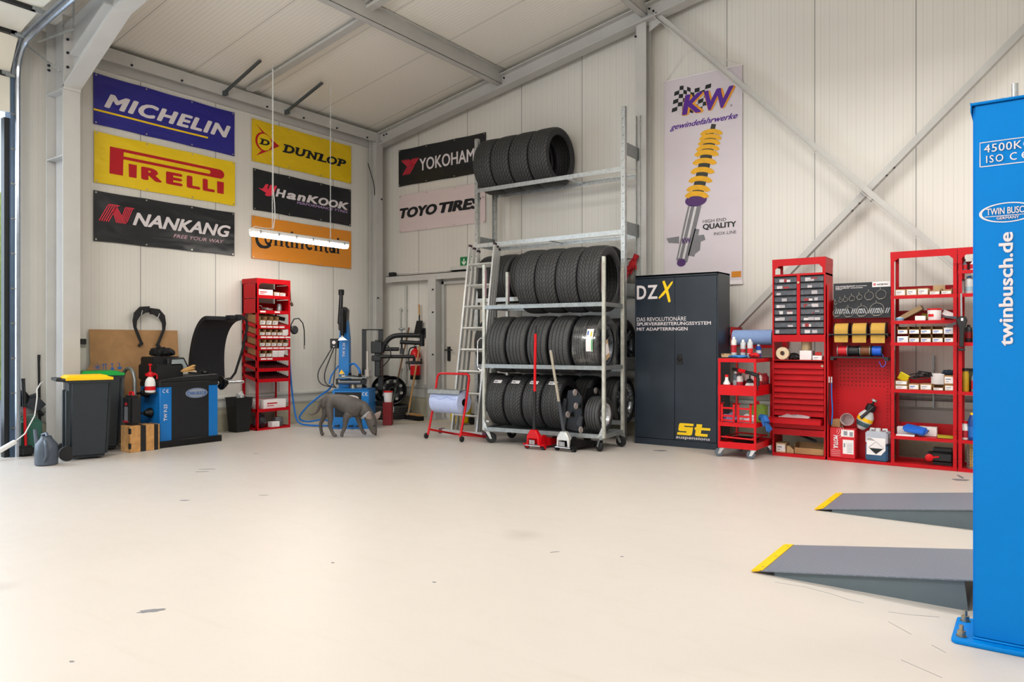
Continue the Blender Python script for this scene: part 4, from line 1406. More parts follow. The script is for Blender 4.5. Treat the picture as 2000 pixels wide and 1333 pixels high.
# wheel dollies standing on edge
for i, (x, y, z, a, lb) in enumerate(((1.145, 0.085, 0.50, 0.12, 'black car dolly stood on edge beside the stickered tyres'), (1.20, 0.47, 0.47, -0.05, 'black car dolly stood on edge behind the small trailer wheel'))):
    t = thing('car_dolly', lb, 'dolly', TP(x, y, 0.192), TRZ - 12 + 12 * i)
    t.scale = (0.66, 0.8, 0.92)
    m = MB()
    m.prism([(-0.16, 0.02), (0.12, 0.0), (0.18, 0.12), (0.16, 0.42), (0.05, 0.52), (-0.13, 0.50), (-0.18, 0.36)], -0.035, 0.035, 'y')
    m.build('dish_plate', BLACKM, t, bevel=0.008)
    m = MB()
    m.prism([(-0.23, 0.05), (-0.17, 0.05), (-0.14, 0.16), (-0.17, 0.28), (-0.14, 0.38), (-0.20, 0.40), (-0.24, 0.30)], -0.06, -0.01, 'y')
    m.prism([(0.06, 0.10), (0.16, 0.05), (0.20, 0.18), (0.14, 0.22)], -0.06, -0.02, 'y')
    m.build('rim_flange', mat('dolly_edge', '#2e3034', 0.4, 0.1), t, bevel=0.006)
    for cx, cz, d in ((0.03, 0.46, 0), (0.05, 0.30, 1), (-0.12, 0.19, 0), (0.15, 0.02, 1)):
        m = MB()
        m.lathe([(0.012, -0.012), (0.036, -0.014), (0.040, -0.006), (0.040, 0.006), (0.036, 0.014), (0.012, 0.012)], (cx + 0.05, -0.10, cz + 0.02), 'x', 16)
        w = m.build('caster_wheel', mat('caster_cream', '#8f8580', 0.5, 0, 0.05, 20), t)
        m = MB()
        m.bar((cx - 0.01, -0.05, cz), (cx + 0.045, -0.10, cz + 0.02), 0.05, 0.03)
        m.tube([(cx, -0.03, cz), (cx, -0.065, cz)], 0.022, 10)
        m.build('caster_fork', CHROME, t)
t = wheel('small trailer wheel with a silver steel rim at the trolley corner post', 0.20, 0.18, 0.13, 'van', 'silver', TP(1.38, 0.19, 0.19 + 0.199), (0.2, 0, R(TRZ - 4)), 1)
for ch in list(t.children):
    if ch.name.startswith(('spoke', 'hub_cap')):
        bpy.data.objects.remove(ch)
m = MB()
m.lathe([(0.115, 0.06), (0.10, 0.035), (0.09, 0.015), (0.07, 0.02), (0.03, 0.02), (0.03, -0.02)], (0, 0, 0), 'x', 28, False)
m.build('rim_disc', mat('alloy_silver', '#b9bcc0'), t)

# ------------------------------------------------------------------ trolley jacks
def jack(label, loc, rz, MBODY, MHEAD, MGRIP, MLOW, hl, tilt, lowfrac):
    """nose points to local +y; handle socket at the origin end"""
    t = thing('trolley_jack', label, 'jack', loc, rz)
    for s in (-1, 1):
        m = MB()
        m.prism([(-0.02, 0.05), (0.0, 0.13), (0.05, 0.165), (0.09, 0.155), (0.13, 0.128), (0.42, 0.085), (0.55, 0.06), (0.55, 0.035), (0.05, 0.03)], s * 0.085 - 0.004, s * 0.085 + 0.004, 'x')
        m.build('side_plate', MBODY, t)
    m = MB()
    m.box(-0.08, 0.10, 0.05, 0.08, 0.42, 0.075)
    m.box(-0.085, 0.50, 0.03, 0.085, 0.56, 0.05)
    m.build('lift_arm', MBODY, t)
    m = MB()
    m.lathe([(0.03, 0.0), (0.045, 0.012), (0.045, 0.02), (0.0, 0.02)], (0, 0.45, 0.075), 'z', 14)
    m.build('saddle', BLACKM, t)
    m = MB()
    m.prism([(-0.085, 0.05), (-0.06, 0.05), (-0.055, 0.12), (0.055, 0.12), (0.06, 0.05), (0.085, 0.05), (0.08, 0.15), (0.035, 0.22), (-0.035, 0.22), (-0.08, 0.15)], -0.035, 0.03, 'y')
    m.build('handle_yoke', MHEAD, t, bevel=0.008)
    m = MB()
    m.tube([(-0.10, -0.03, 0.045), (0.10, -0.03, 0.045)], 0.007, 8)
    for i in range(5):
        m.tube([(-0.03 + 0.015 * i, -0.045, 0.06), (-0.03 + 0.015 * i, -0.045, 0.11)], 0.006, 6)
    m.build('spring', CHROME, t)
    for s in (-1, 1):
        caster(t, s * 0.115, 0.0, 0.026, 0.062, 70 + 20 * s, RUBBER, MBODY)
    for s in (-1, 1):
        m = MB()
        m.lathe([(0.012, -0.016), (0.033, -0.016), (0.035, 0), (0.033, 0.016), (0.012, 0.016)], (s * 0.075, 0.53, 0.035), 'x', 16)
        m.build('front_wheel', BLACKM, t)
    p0 = Vector((0, 0, 0.18))
    d = Vector(tilt).normalized()
    m = MB()
    m.tube([p0, p0 + d * hl * lowfrac], 0.020, 10)
    m.build('handle_sleeve', MLOW, t)
    m = MB()
    m.tube([p0 + d * hl * lowfrac, p0 + d * hl], 0.0155, 10)
    m.build('handle', MGRIP, t)
    m = MB()
    m.tube([p0 + d * hl, p0 + d * (hl + 0.012)], 0.016, 10)
    if MGRIP is RED2:
        m.tube([p0 + d * hl, p0 + d * (hl + 0.09)], 0.013, 10)
    m.build('handle_tip', BLACK if MGRIP is RED2 else CHROME, t)
    return t
jack('red trolley jack with an upright red and black handle', (-4.52, 6.735, 0), 0, RED2, RED2, RED2, BLACK, 1.10, (-0.015, 0.045, 1), 0.42)
jack('silver and black trolley jack with a slanted grey handle', (-4.17, 6.80, 0), -4, BLACKM, ALU, mat('champagne_tube', '#aba292', 0.4, 0.3, 0.05, 20), DGREY, 0.92, (-0.14, -0.085, 1), 0.40)

# ------------------------------------------------------------------ left end: bins, garden bits, cardboard
def wheelie(label, loc, rz, lid_m, h=0.80):
    t = thing('wheelie_bin', label, 'bin', loc, rz)
    b0, b1, d0, d1 = 0.35, 0.375, 0.33, 0.38
    def taper(z): return z / h
    m = MB()
    vs = []
    for z, bw, bd in ((0.02, b0, d0), (h, b1, d1)):
        for sx, sy in ((-1, -1), (1, -1), (1, 1), (-1, 1)):
            vs.append((sx * bw / 2 + 0.02 * (z > 0.5), sy * bd / 2, z))
    m.add(vs, [(3, 2, 1, 0), (4, 5, 6, 7), (0, 1, 5, 4), (1, 2, 6, 5), (2, 3, 7, 6), (3, 0, 4, 7)])
    m.build('body', mat('bin_body', '#22292e', 0.4, 0, 0.06, 10), t, bevel=0.03, seg=3)
    m = MB()
    m.box(-b1 / 2 + 0.0, -d1 / 2 - 0.012, h - 0.03, b1 / 2 + 0.035, d1 / 2 + 0.012, h + 0.005)
    m.build('rim', mat('bin_body', '#2b333a'), t, bevel=0.01, seg=2)
    m = MB()
    x0, x1, y0, y1 = -b1 / 2 - 0.01, b1 / 2 + 0.03, -d1 / 2 - 0.02, d1 / 2 + 0.02
    m.box(x0, y0, h + 0.004, x1, y1, h + 0.03)
    vs = []
    for z, k in ((h + 0.03, 0.0), (h + 0.052, 0.03)):
        vs += [(x0 + k, y0 + k, z), (x1 - 0.03 - k, y0 + k, z), (x1 - 0.03 - k, y1 - k, z), (x0 + k, y1 - k, z)]
    m.add(vs, [(4, 5, 6, 7), (0, 1, 5, 4), (1, 2, 6, 5), (2, 3, 7, 6), (3, 0, 4, 7)])
    m.build('lid', lid_m, t, bevel=0.008, seg=2)
    m = MB()
    for s in (-1, 1):
        m.tube([(x0 + 0.03, s * 0.14, h + 0.0), (x0 - 0.06, s * 0.14, h + 0.012)], 0.018, 8)
    m.tube([(x0 - 0.07, -0.19, h + 0.012), (x0 - 0.07, 0.19, h + 0.012)], 0.017, 10)
    m.build('handle', BLACK, t)
    for s in (-1, 1):
        m = MB()
        m.lathe([(0.02, -0.018), (0.068, -0.018), (0.075, -0.008), (0.075, 0.008), (0.068, 0.018), (0.02, 0.018)], (-b0 / 2 - 0.01, s * 0.145, 0.077), 'y', 24)
        m.build('wheel', RUBBER, t)
    m = MB()
    m.tube([(-b0 / 2 - 0.01, -0.16, 0.077), (-b0 / 2 - 0.01, 0.16, 0.077)], 0.01, 8)
    m.build('axle', GALV, t)
    m = MB()
    for s in (-1, 1):
        m.box(-b0 / 2 - 0.02, s * 0.11 - 0.02, 0.06, -b0 / 2 + 0.02, s * 0.11 + 0.02, h - 0.1)
    m.build('back_ribs', mat('bin_body', '#2b333a'), t, bevel=0.006)
    return t
wheelie('dark grey wheelie bin with a yellow lid', (-7.945, 3.575, 0), 74, YEL)
wheelie('dark grey wheelie bin with a green lid behind the yellow lidded one', (-8.42, 3.925, 0), 74, GREEN, 0.82)

# watering can
t = thing('watering_can', 'grey plastic watering can on the floor beside the yellow lidded bin', 'watering can', (-7.78, 3.14, 0), 10)
m = MB()
m.lathe([(0.085, 0.0), (0.098, 0.01), (0.10, 0.12), (0.095, 0.20), (0.06, 0.245), (0.045, 0.27), (0.045, 0.282), (0.037, 0.282), (0.037, 0.25)], (0, 0, 0), 'z', 20)
m.build('body', GREYP, t)
m = MB()
m.tube([(-0.08, 0, 0.08), (-0.13, 0, 0.17), (-0.16, 0, 0.27), (-0.175, 0, 0.335)], [0.045, 0.027, 0.02, 0.017], 10)
m.build('spout', GREYP, t)
m = MB()
m.tube([(-0.07, 0, 0.22), (-0.06, 0, 0.29), (0.0, 0, 0.305), (0.05, -0.02, 0.28)], 0.014, 8)
m.tube([(0.06, -0.05, 0.24), (0.11, -0.07, 0.21), (0.115, -0.07, 0.10), (0.07, -0.06, 0.05)], 0.014, 8)
m.build('handle', GREYP, t)

t = thing('sledgehammer', 'red and black sledgehammer standing on its head against the wall', 'hammer', (-8.56, 3.26, 0))
m = MB(); m.box(-0.06, -0.07, 0, 0.06, 0.07, 0.11)
m.build('head', RUBBER, t, bevel=0.025, seg=2)
m = MB(); m.tube([(0, 0, 0.10), (-0.085, 0.02, 0.50)], 0.014, 10)
m.build('shaft', RED2, t)
m = MB(); m.tube([(-0.085, 0.02, 0.50), (-0.14, 0.03, 0.76), (-0.148, 0.03, 0.80)], [0.017, 0.018, 0.021], 10)
m.build('grip', BLACK, t)

t = thing('dustpan', 'black dustpan with a round brush hanging on the wall behind the sledgehammer', 'dustpan', (-8.80, 3.33, 0.53), 90)
m = MB()
m.sphere((-0.05, -0.04, 0.06), (0.09, 0.035, 0.09), 16, 8)
m.build('brush_head', BLACKM, t)
m = MB()
m.prism([(0.03, 0.08), (0.10, 0.10), (0.20, -0.02), (0.12, -0.10), (0.0, -0.04)], -0.05, -0.03, 'y')
m.bar((0.03, -0.06, 0.08), (0.10, -0.06, 0.10), 0.03, 0.02)
m.build('pan', DGREY, t)
m = MB(); m.tube([(0.12, -0.05, -0.08), (0.17, -0.05, -0.135)], [0.014, 0.018], 8)
m.build('handle', BLACK, t)
m = MB(); m.tube([(-8.80, 3.49, 0.0), (-8.82, 3.485, 0.97), (-8.82, 3.487, 1.05)], [0.013, 0.013, 0.016], 8)
solo(m, 'broom_handle', BLACK, 'black broom handle standing in the niche beside the portal column', 'broom')
t = thing('jerrycan', 'teal jerrycan on the floor behind the watering can', 'canister', (-8.735, 3.36, 0), 90)
m = MB(); m.box(-0.10, -0.08, 0, 0.10, 0.08, 0.36)
m.build('body', mat('teal_plastic', '#3d6b5c', 0.3, 0, 0.1, 8), t, bevel=0.02, seg=2)
m = MB()
for y in (-0.03, 0.03):
    m.tube([(-0.08, y, 0.355), (-0.07, y, 0.395), (0.05, y, 0.395), (0.06, y, 0.355)], 0.009, 6)
m.build('handle', mat('teal_plastic', '#3d6b5c'), t)
m = MB()
m.sphere((-8.76, 3.21, 0.10), (0.035, 0.04, 0.03), 9, 6)
for i, v in enumerate(m.v):
    v += Vector((rnd.uniform(-.01, .01), rnd.uniform(-.014, .014), rnd.uniform(-.01, .012)))
m.box(-8.80, 3.20, 0.0, -8.73, 3.25, 0.075)
solo(m, 'crumpled_wrapper', FROST, 'crumpled clear wrapper on the plinth by the door jamb', 'wrapper')
t = thing('extension_lead', 'white extension lead with a socket block hanging by the door jamb', 'cable', (-8.52, 3.05, 0))
m = MB(); m.obox((0.03, -0.02, 0.11), (0.05, 0.26, 0.045), (R(28), 0, 0))
m.build('socket_block', WHITE, t, bevel=0.008)
m = MB(); m.tube([(0.0, 0.10, 0.17), (0.04, 0.17, 0.24), (0.02, 0.27, 0.42), (-0.05, 0.32, 0.60), (-0.16, 0.36, 0.68), (-0.22, 0.42, 0.74), (-0.26, 0.46, 0.755)], 0.007, 6)
m.build('cord', WHITE, t)
t = thing('light_switch', 'small dark switch on the wall beside the portal column', 'switch', (-8.845, 3.945, 1.19), 90)
m = MB(); m.box(-0.03, -0.02, -0.025, 0.035, 0.0, 0.035); m.build('switch_body', BLACK, t, bevel=0.004)
m = MB(); m.box(-0.028, -0.022, -0.055, 0.03, 0.0, -0.032); m.build('cover', mat('switch_grey', '#8f8d86'), t)

# cardboard sheet with printed symbols
t = thing('cardboard_sheet', 'big brown cardboard sheet leaning on the wall behind the bins', 'cardboard', (-8.70, 4.0, 0), 90)
m = MB()
def lean(x, z, y=0.0): return (x, y + 0.11 * z / 1.335, z)
pts = [(0.0, 0.0), (1.06, 0.0), (1.06, 1.335), (0.0, 1.335), (0.0, 0.93), (-0.04, 0.88), (-0.02, 0.6)]
n = len(pts)
m.add([lean(x, z) for x, z in pts] + [lean(x, z, 0.006) for x, z in pts], [tuple(range(n)), tuple(reversed(range(n, 2 * n)))] + [(i, n + i, n + (i + 1) % n, (i + 1) % n) for i in range(n)])
m.build('sheet', CARD, t)
m = MB()
def sym(pts): m.add([lean(x, z, -0.002) for x, z in pts], [tuple(range(len(pts)))])
def lnn(a, b, w=0.008):
    d = Vector((b[0] - a[0], b[1] - a[1])).normalized(); nn = Vector((-d.y, d.x)) * w / 2
    sym([(a[0] + nn.x, a[1] + nn.y), (b[0] + nn.x, b[1] + nn.y), (b[0] - nn.x, b[1] - nn.y), (a[0] - nn.x, a[1] - nn.y)])
for k in range(4):
    a = k * math.pi / 4
    lnn((0.075 - 0.045 * math.cos(a), 0.90 - 0.045 * math.sin(a)), (0.075 + 0.045 * math.cos(a), 0.90 + 0.045 * math.sin(a)), 0.005)
for x in (0.14, 0.17):
    lnn((x, 0.86), (x, 0.93)); lnn((x - 0.012, 0.93), (x + 0.012, 0.93), 0.012)
lnn((0.13, 0.855), (0.185, 0.855), 0.006)
sym([(0.22, 0.86), (0.26, 0.86), (0.255, 0.89), (0.225, 0.89)]); lnn((0.24, 0.89), (0.24, 0.935)); lnn((0.225, 0.935), (0.255, 0.935), 0.01)
sym([(0.295, 0.895), (0.355, 0.895), (0.34, 0.87), (0.31, 0.87)]); lnn((0.325, 0.895), (0.325, 0.94)); lnn((0.305, 0.94), (0.325, 0.94), 0.006)
m.build('printed_symbols', LETB, t)

# width measuring caliper for wheels, hung on the wall
t = thing('wheel_caliper', 'black horned wheel caliper hanging on the wall above the cardboard', 'caliper', (-8.79, 4.475, 1.185), 90)
def half(sgn, dz):
    m = MB()
    P = [(0.0, 0.44), (-0.12, 0.43), (-0.19, 0.36), (-0.205, 0.27), (-0.195, 0.20), (-0.12, 0.03), (-0.14, 0.0), (-0.125, -0.02), (-0.075, 0.015), (-0.095, 0.05), (-0.16, 0.20), (-0.155, 0.27), (-0.12, 0.325), (-0.05, 0.365), (0.0, 0.37)]
    m.prism([(0.205 + sgn * x, 0.44 - (0.44 - z) * 1.08 + dz) for x, z in P], -0.035, -0.012, 'y')
    return m
h = half(1, 0.0).build('arm', BLACK, t, bevel=0.004)
h2 = half(-1, -0.02).build('arm', BLACK, t, bevel=0.004)
m = MB()
m.bar((0.095, -0.037, 0.33), (0.11, -0.037, 0.385), 0.004, 0.012, (0, 1, 0)); m.build('scale_slot', PAPER, h)
m = MB()
m.bar((0.30, -0.037, 0.30), (0.32, -0.037, 0.355), 0.004, 0.012, (0, 1, 0)); m.build('scale_slot', PAPER, h2)
m = MB(); m.tube([(0.205, -0.04, 0.385), (0.205, 0.055, 0.385)], 0.015, 10); m.build('pivot', BLACKM, t)

# wooden blocks, tool case, hand truck
for i, (y, w, sw, lb) in enumerate(((4.0, 0.115, 0.058, 'worn plywood block with black straps beside the green lidded bin'), (4.176, 0.09, 0.065, 'narrow plywood block touching the wheel balancer'))):
    t = thing('wooden_block', lb, 'block', (-7.89, y, 0), 90)
    m = MB(); m.box(0, 0, 0, w, 0.20, 0.285); m.build('block', WOOD, t, bevel=0.004)
    m = MB(); m.box(w, 0.004, 0.0, w + sw, 0.196, 0.28); s_ = m.build('rubber_strip', RUBBER, t)
    if i == 0:
        for z in (0.04, 0.20):
            m = MB(); m.box(-0.003, -0.003, z, 0.012, 0.03, z + 0.06); m.build('corner_patch', RUBBER, t)
    else:
        m = MB(); m.box(w + 0.045, -0.001, 0.0, w + 0.058, 0.201, 0.283); m.build('edge_board', WOOD, t)
t = thing('tool_case', 'black plastic tool case with a red and grey label on the wooden block', 'case', (-7.925, 4.015, 0.288), 90)
m = MB(); m.box(0, 0, 0, 0.13, 0.17, 0.32); m.build('shell', BLACK, t, bevel=0.025, seg=2)
m = MB(); m.box(-0.003, 0.04, 0.05, 0.0, 0.11, 0.20); m.build('label_plate', mat('label_grey', '#77777a'), t)
m = MB(); m.box(-0.0035, 0.03, 0.03, 0.0, 0.14, 0.05); m.build('red_band', LETR, t)
m = MB(); m.box(-0.0035, 0.055, 0.215, 0.0, 0.10, 0.245); m.build('red_mark', LETR, t)
m = MB(); m.tube([(0.065, 0.05, 0.315), (0.065, 0.055, 0.352), (0.065, 0.125, 0.352), (0.065, 0.13, 0.315)], 0.012, 8); m.build('handle', RED2, t)
t = thing('hand_truck', 'grey tubular hand truck standing behind the tool case', 'hand truck', (-8.445, 4.262, 0), 0)
m = MB(); m.tube([(-0.14, 0, 0.02), (-0.14, 0, 0.68), (-0.135, 0.0, 0.76), (-0.10, 0.0, 0.84), (-0.03, 0.0, 0.885), (0.05, 0.0, 0.885), (0.11, 0.0, 0.84), (0.14, 0, 0.76), (0.14, 0, 0.02)], 0.02, 10); m.build('frame', GALVD, t)
m = MB(); m.box(-0.12, -0.06, 0.0, 0.12, 0.02, 0.008); m.build('toe_plate', GALVD, t)
for s in (-1, 1):
    m = MB(); m.lathe([(0.02, -0.015), (0.036, -0.015), (0.04, 0), (0.036, 0.015), (0.02, 0.015)], (s * 0.10, 0.0, 0.04), 'x', 20); m.build('wheel', RUBBER, t)

# ------------------------------------------------------------------ wheel balancer
bal = thing('wheel_balancer', 'blue and black wheel balancer with a raised black wheel guard', 'wheel balancer', (-7.98, 4.376, 0), 90)
W_, D_, H_ = 0.716, 0.42, 0.735
m = MB(); m.box(0.0, 0.0, 0.06, W_, D_, H_ - 0.055); m.build('cabinet', mat('balancer_blue', '#0d6fbb', 0.38, 0, 0.05, 6), bal, bevel=0.006)
m = MB(); m.box(0.137, -0.004, 0.06, W_ - 0.122, 0.01, H_ - 0.05); m.build('front_panel', mat('balancer_black', '#14171c', 0.5, 0, 0.2, 60), bal)
m = MB(); m.box(-0.03, -0.03, 0.0, W_ + 0.035, D_ + 0.03, 0.075); m.build('base', BLACKM, bal, bevel=0.004)
m = MB()
m.box(-0.004, -0.006, H_ - 0.055, W_ + 0.004, D_ + 0.004, H_)
m.prism([(-0.01, H_), (W_ + 0.008, H_), (W_ + 0.02, H_ + 0.05), (W_ - 0.02, H_ + 0.075), (0.3, H_ + 0.06), (0.02, H_ + 0.03)], -0.004, D_, 'y')
tray = m.build('weight_tray', BLACK, bal, bevel=0.006)
m = MB()
m.box(0.0, 0.10, H_ + 0.02, 0.34, D_ + 0.05, H_ + 0.20)
m.box(0.02, 0.2, H_ + 0.16, 0.36, D_ + 0.04, H_ + 0.285)
m.build('console', BLACK, bal, bevel=0.012, seg=2)
m = MB()
m.prism([(0.16, H_ + 0.13), (0.16, H_ + 0.265), (0.36, H_ + 0.275), (0.44, H_ + 0.13)], 0.12, 0.3, 'y')
cs = m.build('display_housing', BLACK, bal, bevel=0.008)
m = MB()
m.poly([(0.195, H_ + 0.145), (0.205, H_ + 0.25), (0.345, H_ + 0.255), (0.40, H_ + 0.145)], 0.112)
m.build('display', mat('display_grey', '#8f9a9e', 0.2, 0, 0.05, 6), cs)
m = MB()
m.ring(0.44, 0.595, 0.0, 0.058, -0.0055, 36, 2.35); pl = m.build('badge', mat('badge_silver', '#9aa2ad', 0.35, 0.3), bal)
m = MB()
m.ring(0.44, 0.595, 0.048, 0.052, -0.0062, 36, 2.4); m.text('TWIN BUSCH', 0.33, 0.572, 0.55, 0.612, -0.0062, 0.02); m.build('badge_print', LETB, pl)
m = MB()
m.text('TW F-23', 0.045, 0.30, 0.085, 0.485, -0.0015, 0.02, 0, 1, 'up')
m.ring(0.052, 0.635, 0.014, 0.020, -0.0015, 14, 1, 60, 300); m.ring(0.095, 0.635, 0.014, 0.020, -0.0015, 14, 1, 60, 300)
m.box(0.078, -0.0018, 0.633, 0.098, -0.001, 0.638)
m.build('lettering', LETW, bal)
for y, z in ((0.24, 0.61), (0.17, 0.39)):
    m = MB()
    m.lathe([(0.055, -0.01), (0.055, -0.03), (0.028, -0.085), (0.012, -0.09), (0.012, -0.13)], (0, y, z), 'x', 20); m.build('centring_cone', BLACKM, bal)
m = MB()
m.tube([(W_, 0.22, 0.683), (W_ + 0.20, 0.22, 0.683)], 0.024, 14); m.tube([(W_ + 0.20, 0.22, 0.683), (W_ + 0.50, 0.22, 0.683)], 0.018, 12); m.build('spindle', CHROME, bal)
m = MB()
m.lathe([(0.03, 0.15), (0.05, 0.155), (0.05, 0.17), (0.085, 0.18), (0.085, 0.20), (0.06, 0.215), (0.06, 0.235), (0.035, 0.25), (0.03, 0.27)], (W_, 0.22, 0.683), 'x', 22); m.build('quick_nut', BLACKM, bal)
# guard: bent sheet
m = MB()
x0, x1 = 0.73, 1.21
vs, n = [], 14
for k in range(n + 1):
    a = math.pi / 2 * k / n
    yy, zz = 0.27 + 0.40 * math.cos(a), 0.80 + 0.71 * math.sin(a)
    if k == 0: zz = 0.72
    vs += [(x0, yy, zz), (x1 - 0.03 * math.sin(2 * a), yy, zz), (x1 - 0.03 * math.sin(2 * a) , yy - 0.05 * math.cos(a) - 0.005, zz - 0.045 * math.sin(a)), (x0 + 0.01, yy - 0.05 * math.cos(a), zz - 0.05 * math.sin(a))]
fs = []
for k in range(n):
    for j in range(4):
        a, b = k * 4 + j, k * 4 + (j + 1) % 4
        fs.append((a, b, b + 4, a + 4))
fs += [(0, 3, 2, 1), tuple(n * 4 + j for j in range(4))]
m.add(vs, fs)
m.box(x0 + 0.28, 0.18, 1.475, x1 + 0.0, 0.30, 1.525)
m.box(x0 + 0.36, 0.16, 1.47, x0 + 0.43, 0.22, 1.535)
m.build('wheel_guard', mat('guard_black', '#15161a', 0.55, 0, 0.25, 60), bal, bevel=0.004)
m = MB()
m.tube([(x1 - 0.06, 0.22, 1.50), (x1 + 0.0, 0.22, 1.50), (x1 + 0.05, 0.22, 1.46), (x1 + 0.06, 0.22, 1.38), (x1 + 0.0, 0.23, 1.10), (x1 - 0.08, 0.27, 0.80), (x1 - 0.12, 0.30, 0.73), (x1 - 0.2, 0.32, 0.72)], 0.016, 10); m.build('guard_bar', BLACKM, bal)
# things lying on the balancer
m = MB()
m.sphere((0, 0, 0.04), (0.13, 0.09, 0.045), 22, 12)
for v in m.v: v += Vector((rnd.uniform(-.018, .018), rnd.uniform(-.018, .018), max(rnd.uniform(-.02, .03), -v.z)))
solo(m, 'work_gloves', mat('glove_black', '#0e0f11', 0.85, 0, 0.2, 30, 0.2), 'crumpled black work gloves on top of the balancer console', 'gloves', (-8.30, 4.58, 1.023), 60)
t = thing('paper_strips', 'torn tan paper strips lying on the balancer tray', 'paper', (-8.015, 4.71, 0.84), 90)
for i, (a, z, c) in enumerate(((0.35, 0.03, 'strip_tan'), (0.1, 0.012, 'strip_tan'), (0.55, 0.05, 'strip_tan'), (-0.1, 0.008, 'strip_white'))):
    m = MB(); m.obox((0.02 + 0.01 * i, 0.006 * i, z + 0.0), (0.16, 0.04, 0.012), (0.1, -a * 0.6, a * 0.25)); m.build('strip', mat(c, '#c49a5e' if c == 'strip_tan' else '#dcd8cf', 0.8), t)
t = thing('pump_sprayer', 'white pump spray bottle with a red head hung on the side of the balancer', 'spray bottle', (-8.06, 4.31, 0.62), 90)
m = MB(); m.lathe([(0.045, 0), (0.055, 0.012), (0.055, 0.11), (0.045, 0.15), (0.025, 0.175), (0.025, 0.19)], (0, 0, 0), 'z', 20); m.build('bottle', WHITE, t)
m = MB(); m.lathe([(0.056, 0.03), (0.056, 0.075)], (0, 0, 0), 'z', 20, False); m.build('label_band', RED2, t)
m = MB()
m.lathe([(0.03, 0.18), (0.034, 0.19), (0.034, 0.215), (0.02, 0.235)], (0, 0, 0), 'z', 16)
m.tube([(0, 0, 0.235), (0, 0, 0.31)], 0.009, 8); m.lathe([(0.02, 0.31), (0.02, 0.325)], (0, 0, 0), 'z', 12)
m.bar((-0.05, 0, 0.205), (0.05, 0, 0.21), 0.03, 0.03); m.tube([(0.05, 0, 0.215), (0.075, 0, 0.20), (0.078, 0, 0.15)], 0.009, 6)
m.build('pump_head', RED2, t)
m = MB(); m.box(-0.05, -0.05, -0.012, 0.05, 0.1, 0.0); m.box(-0.05, 0.05, -0.012, 0.06, 0.06, 0.06); m.build('bracket', BLACK, t)
m = MB(); m.lathe([(0.035, 0), (0.055, 0.01), (0.05, 0.03), (0.02, 0.045)], (0, 0, 0), 'z', 18)
solo(m, 'clamping_cup', BLACKM, 'black clamping cup on the balancer tray next to the guard', 'cup', (-8.12, 5.01, 0.815))
t = thing('waste_bin', 'black plastic waste bin in front of the slim red shelf', 'bin', (-8.62, 5.81, 0), 90)
m = MB()
vs = []
for z, a, b in ((0, 0.098, 0.09), (0.45, 0.13, 0.115), (0.45, 0.12, 0.105), (0.02, 0.09, 0.08)):
    vs += [(-a, -b, z), (a, -b, z), (a, b, z), (-a, b, z)]
fs = [(3, 2, 1, 0), (12, 13, 14, 15)]
for k in range(3):
    for j in range(4):
        fs.append((k * 4 + j, k * 4 + (j + 1) % 4, k * 4 + 4 + (j + 1) % 4, k * 4 + 4 + j))
m.add(vs, fs); m.build('bucket', BLACK, t, bevel=0.01, seg=2)
m = MB()
m.tube([(-0.13, -0.115, 0.45), (0.13, -0.115, 0.45), (0.13, 0.115, 0.45), (-0.13, 0.115, 0.45)], 0.008, 6, True); m.build('rim', BLACK, t)
m = MB()
m.sphere((0.05, 0.03, 0.47), (0.05, 0.05, 0.05), 10, 6)
for v in m.v: v += Vector((rnd.uniform(-.02, .02), rnd.uniform(-.02, .02), rnd.uniform(-.015, .02)))
solo(m, 'plastic_wrap', FROST, 'crumpled clear plastic wrap sticking out of the waste bin', 'plastic wrap', (-8.62, 5.81, 0.0), 90)

# ------------------------------------------------------------------ slim red shelf on the left wall
slim = thing('slim_shelf', 'slim bright red parts shelf with many trays against the left wall', 'shelf', (-8.487, 5.99, 0), 90)
SW, SD, SH = 0.54, 0.33, 2.05
for x in (0, SW - 0.03):
    for y in (0, SD - 0.03):
        m = MB()
        m.box(x, y, 0, x + 0.03, y + 0.003, SH); xx = x if x == 0 else x + 0.027
        m.box(xx, y, 0, xx + 0.003, y + 0.03, SH); m.build('upright', RED, slim)
def hood(parent, w, d, h, band=0.065, m_=None):
    m = MB()
    m.prism([(0, h - band * 2.2), (0, h), (w, h), (w, h - band * 2.2), (w - 0.03, h - band * 2.2), (w - 0.03, h - band * 1.5), (w - 0.065, h - band), (0.065, h - band), (0.03, h - band * 1.5), (0.03, h - band * 2.2)], -0.003, 0.0, 'y')
    m.box(0, 0, h - 0.004, w, d, h)
    for x in (0, w):
        m.box(x - 0.002, 0, h - band, x + 0.002, d, h)
    m.build('top_frame', m_ or RED, parent)
hood(slim, SW, SD, SH)
SLV = [1.82, 1.615, 1.41, 1.27, 1.12, 0.975, 0.83, 0.685, 0.28, 0.02]
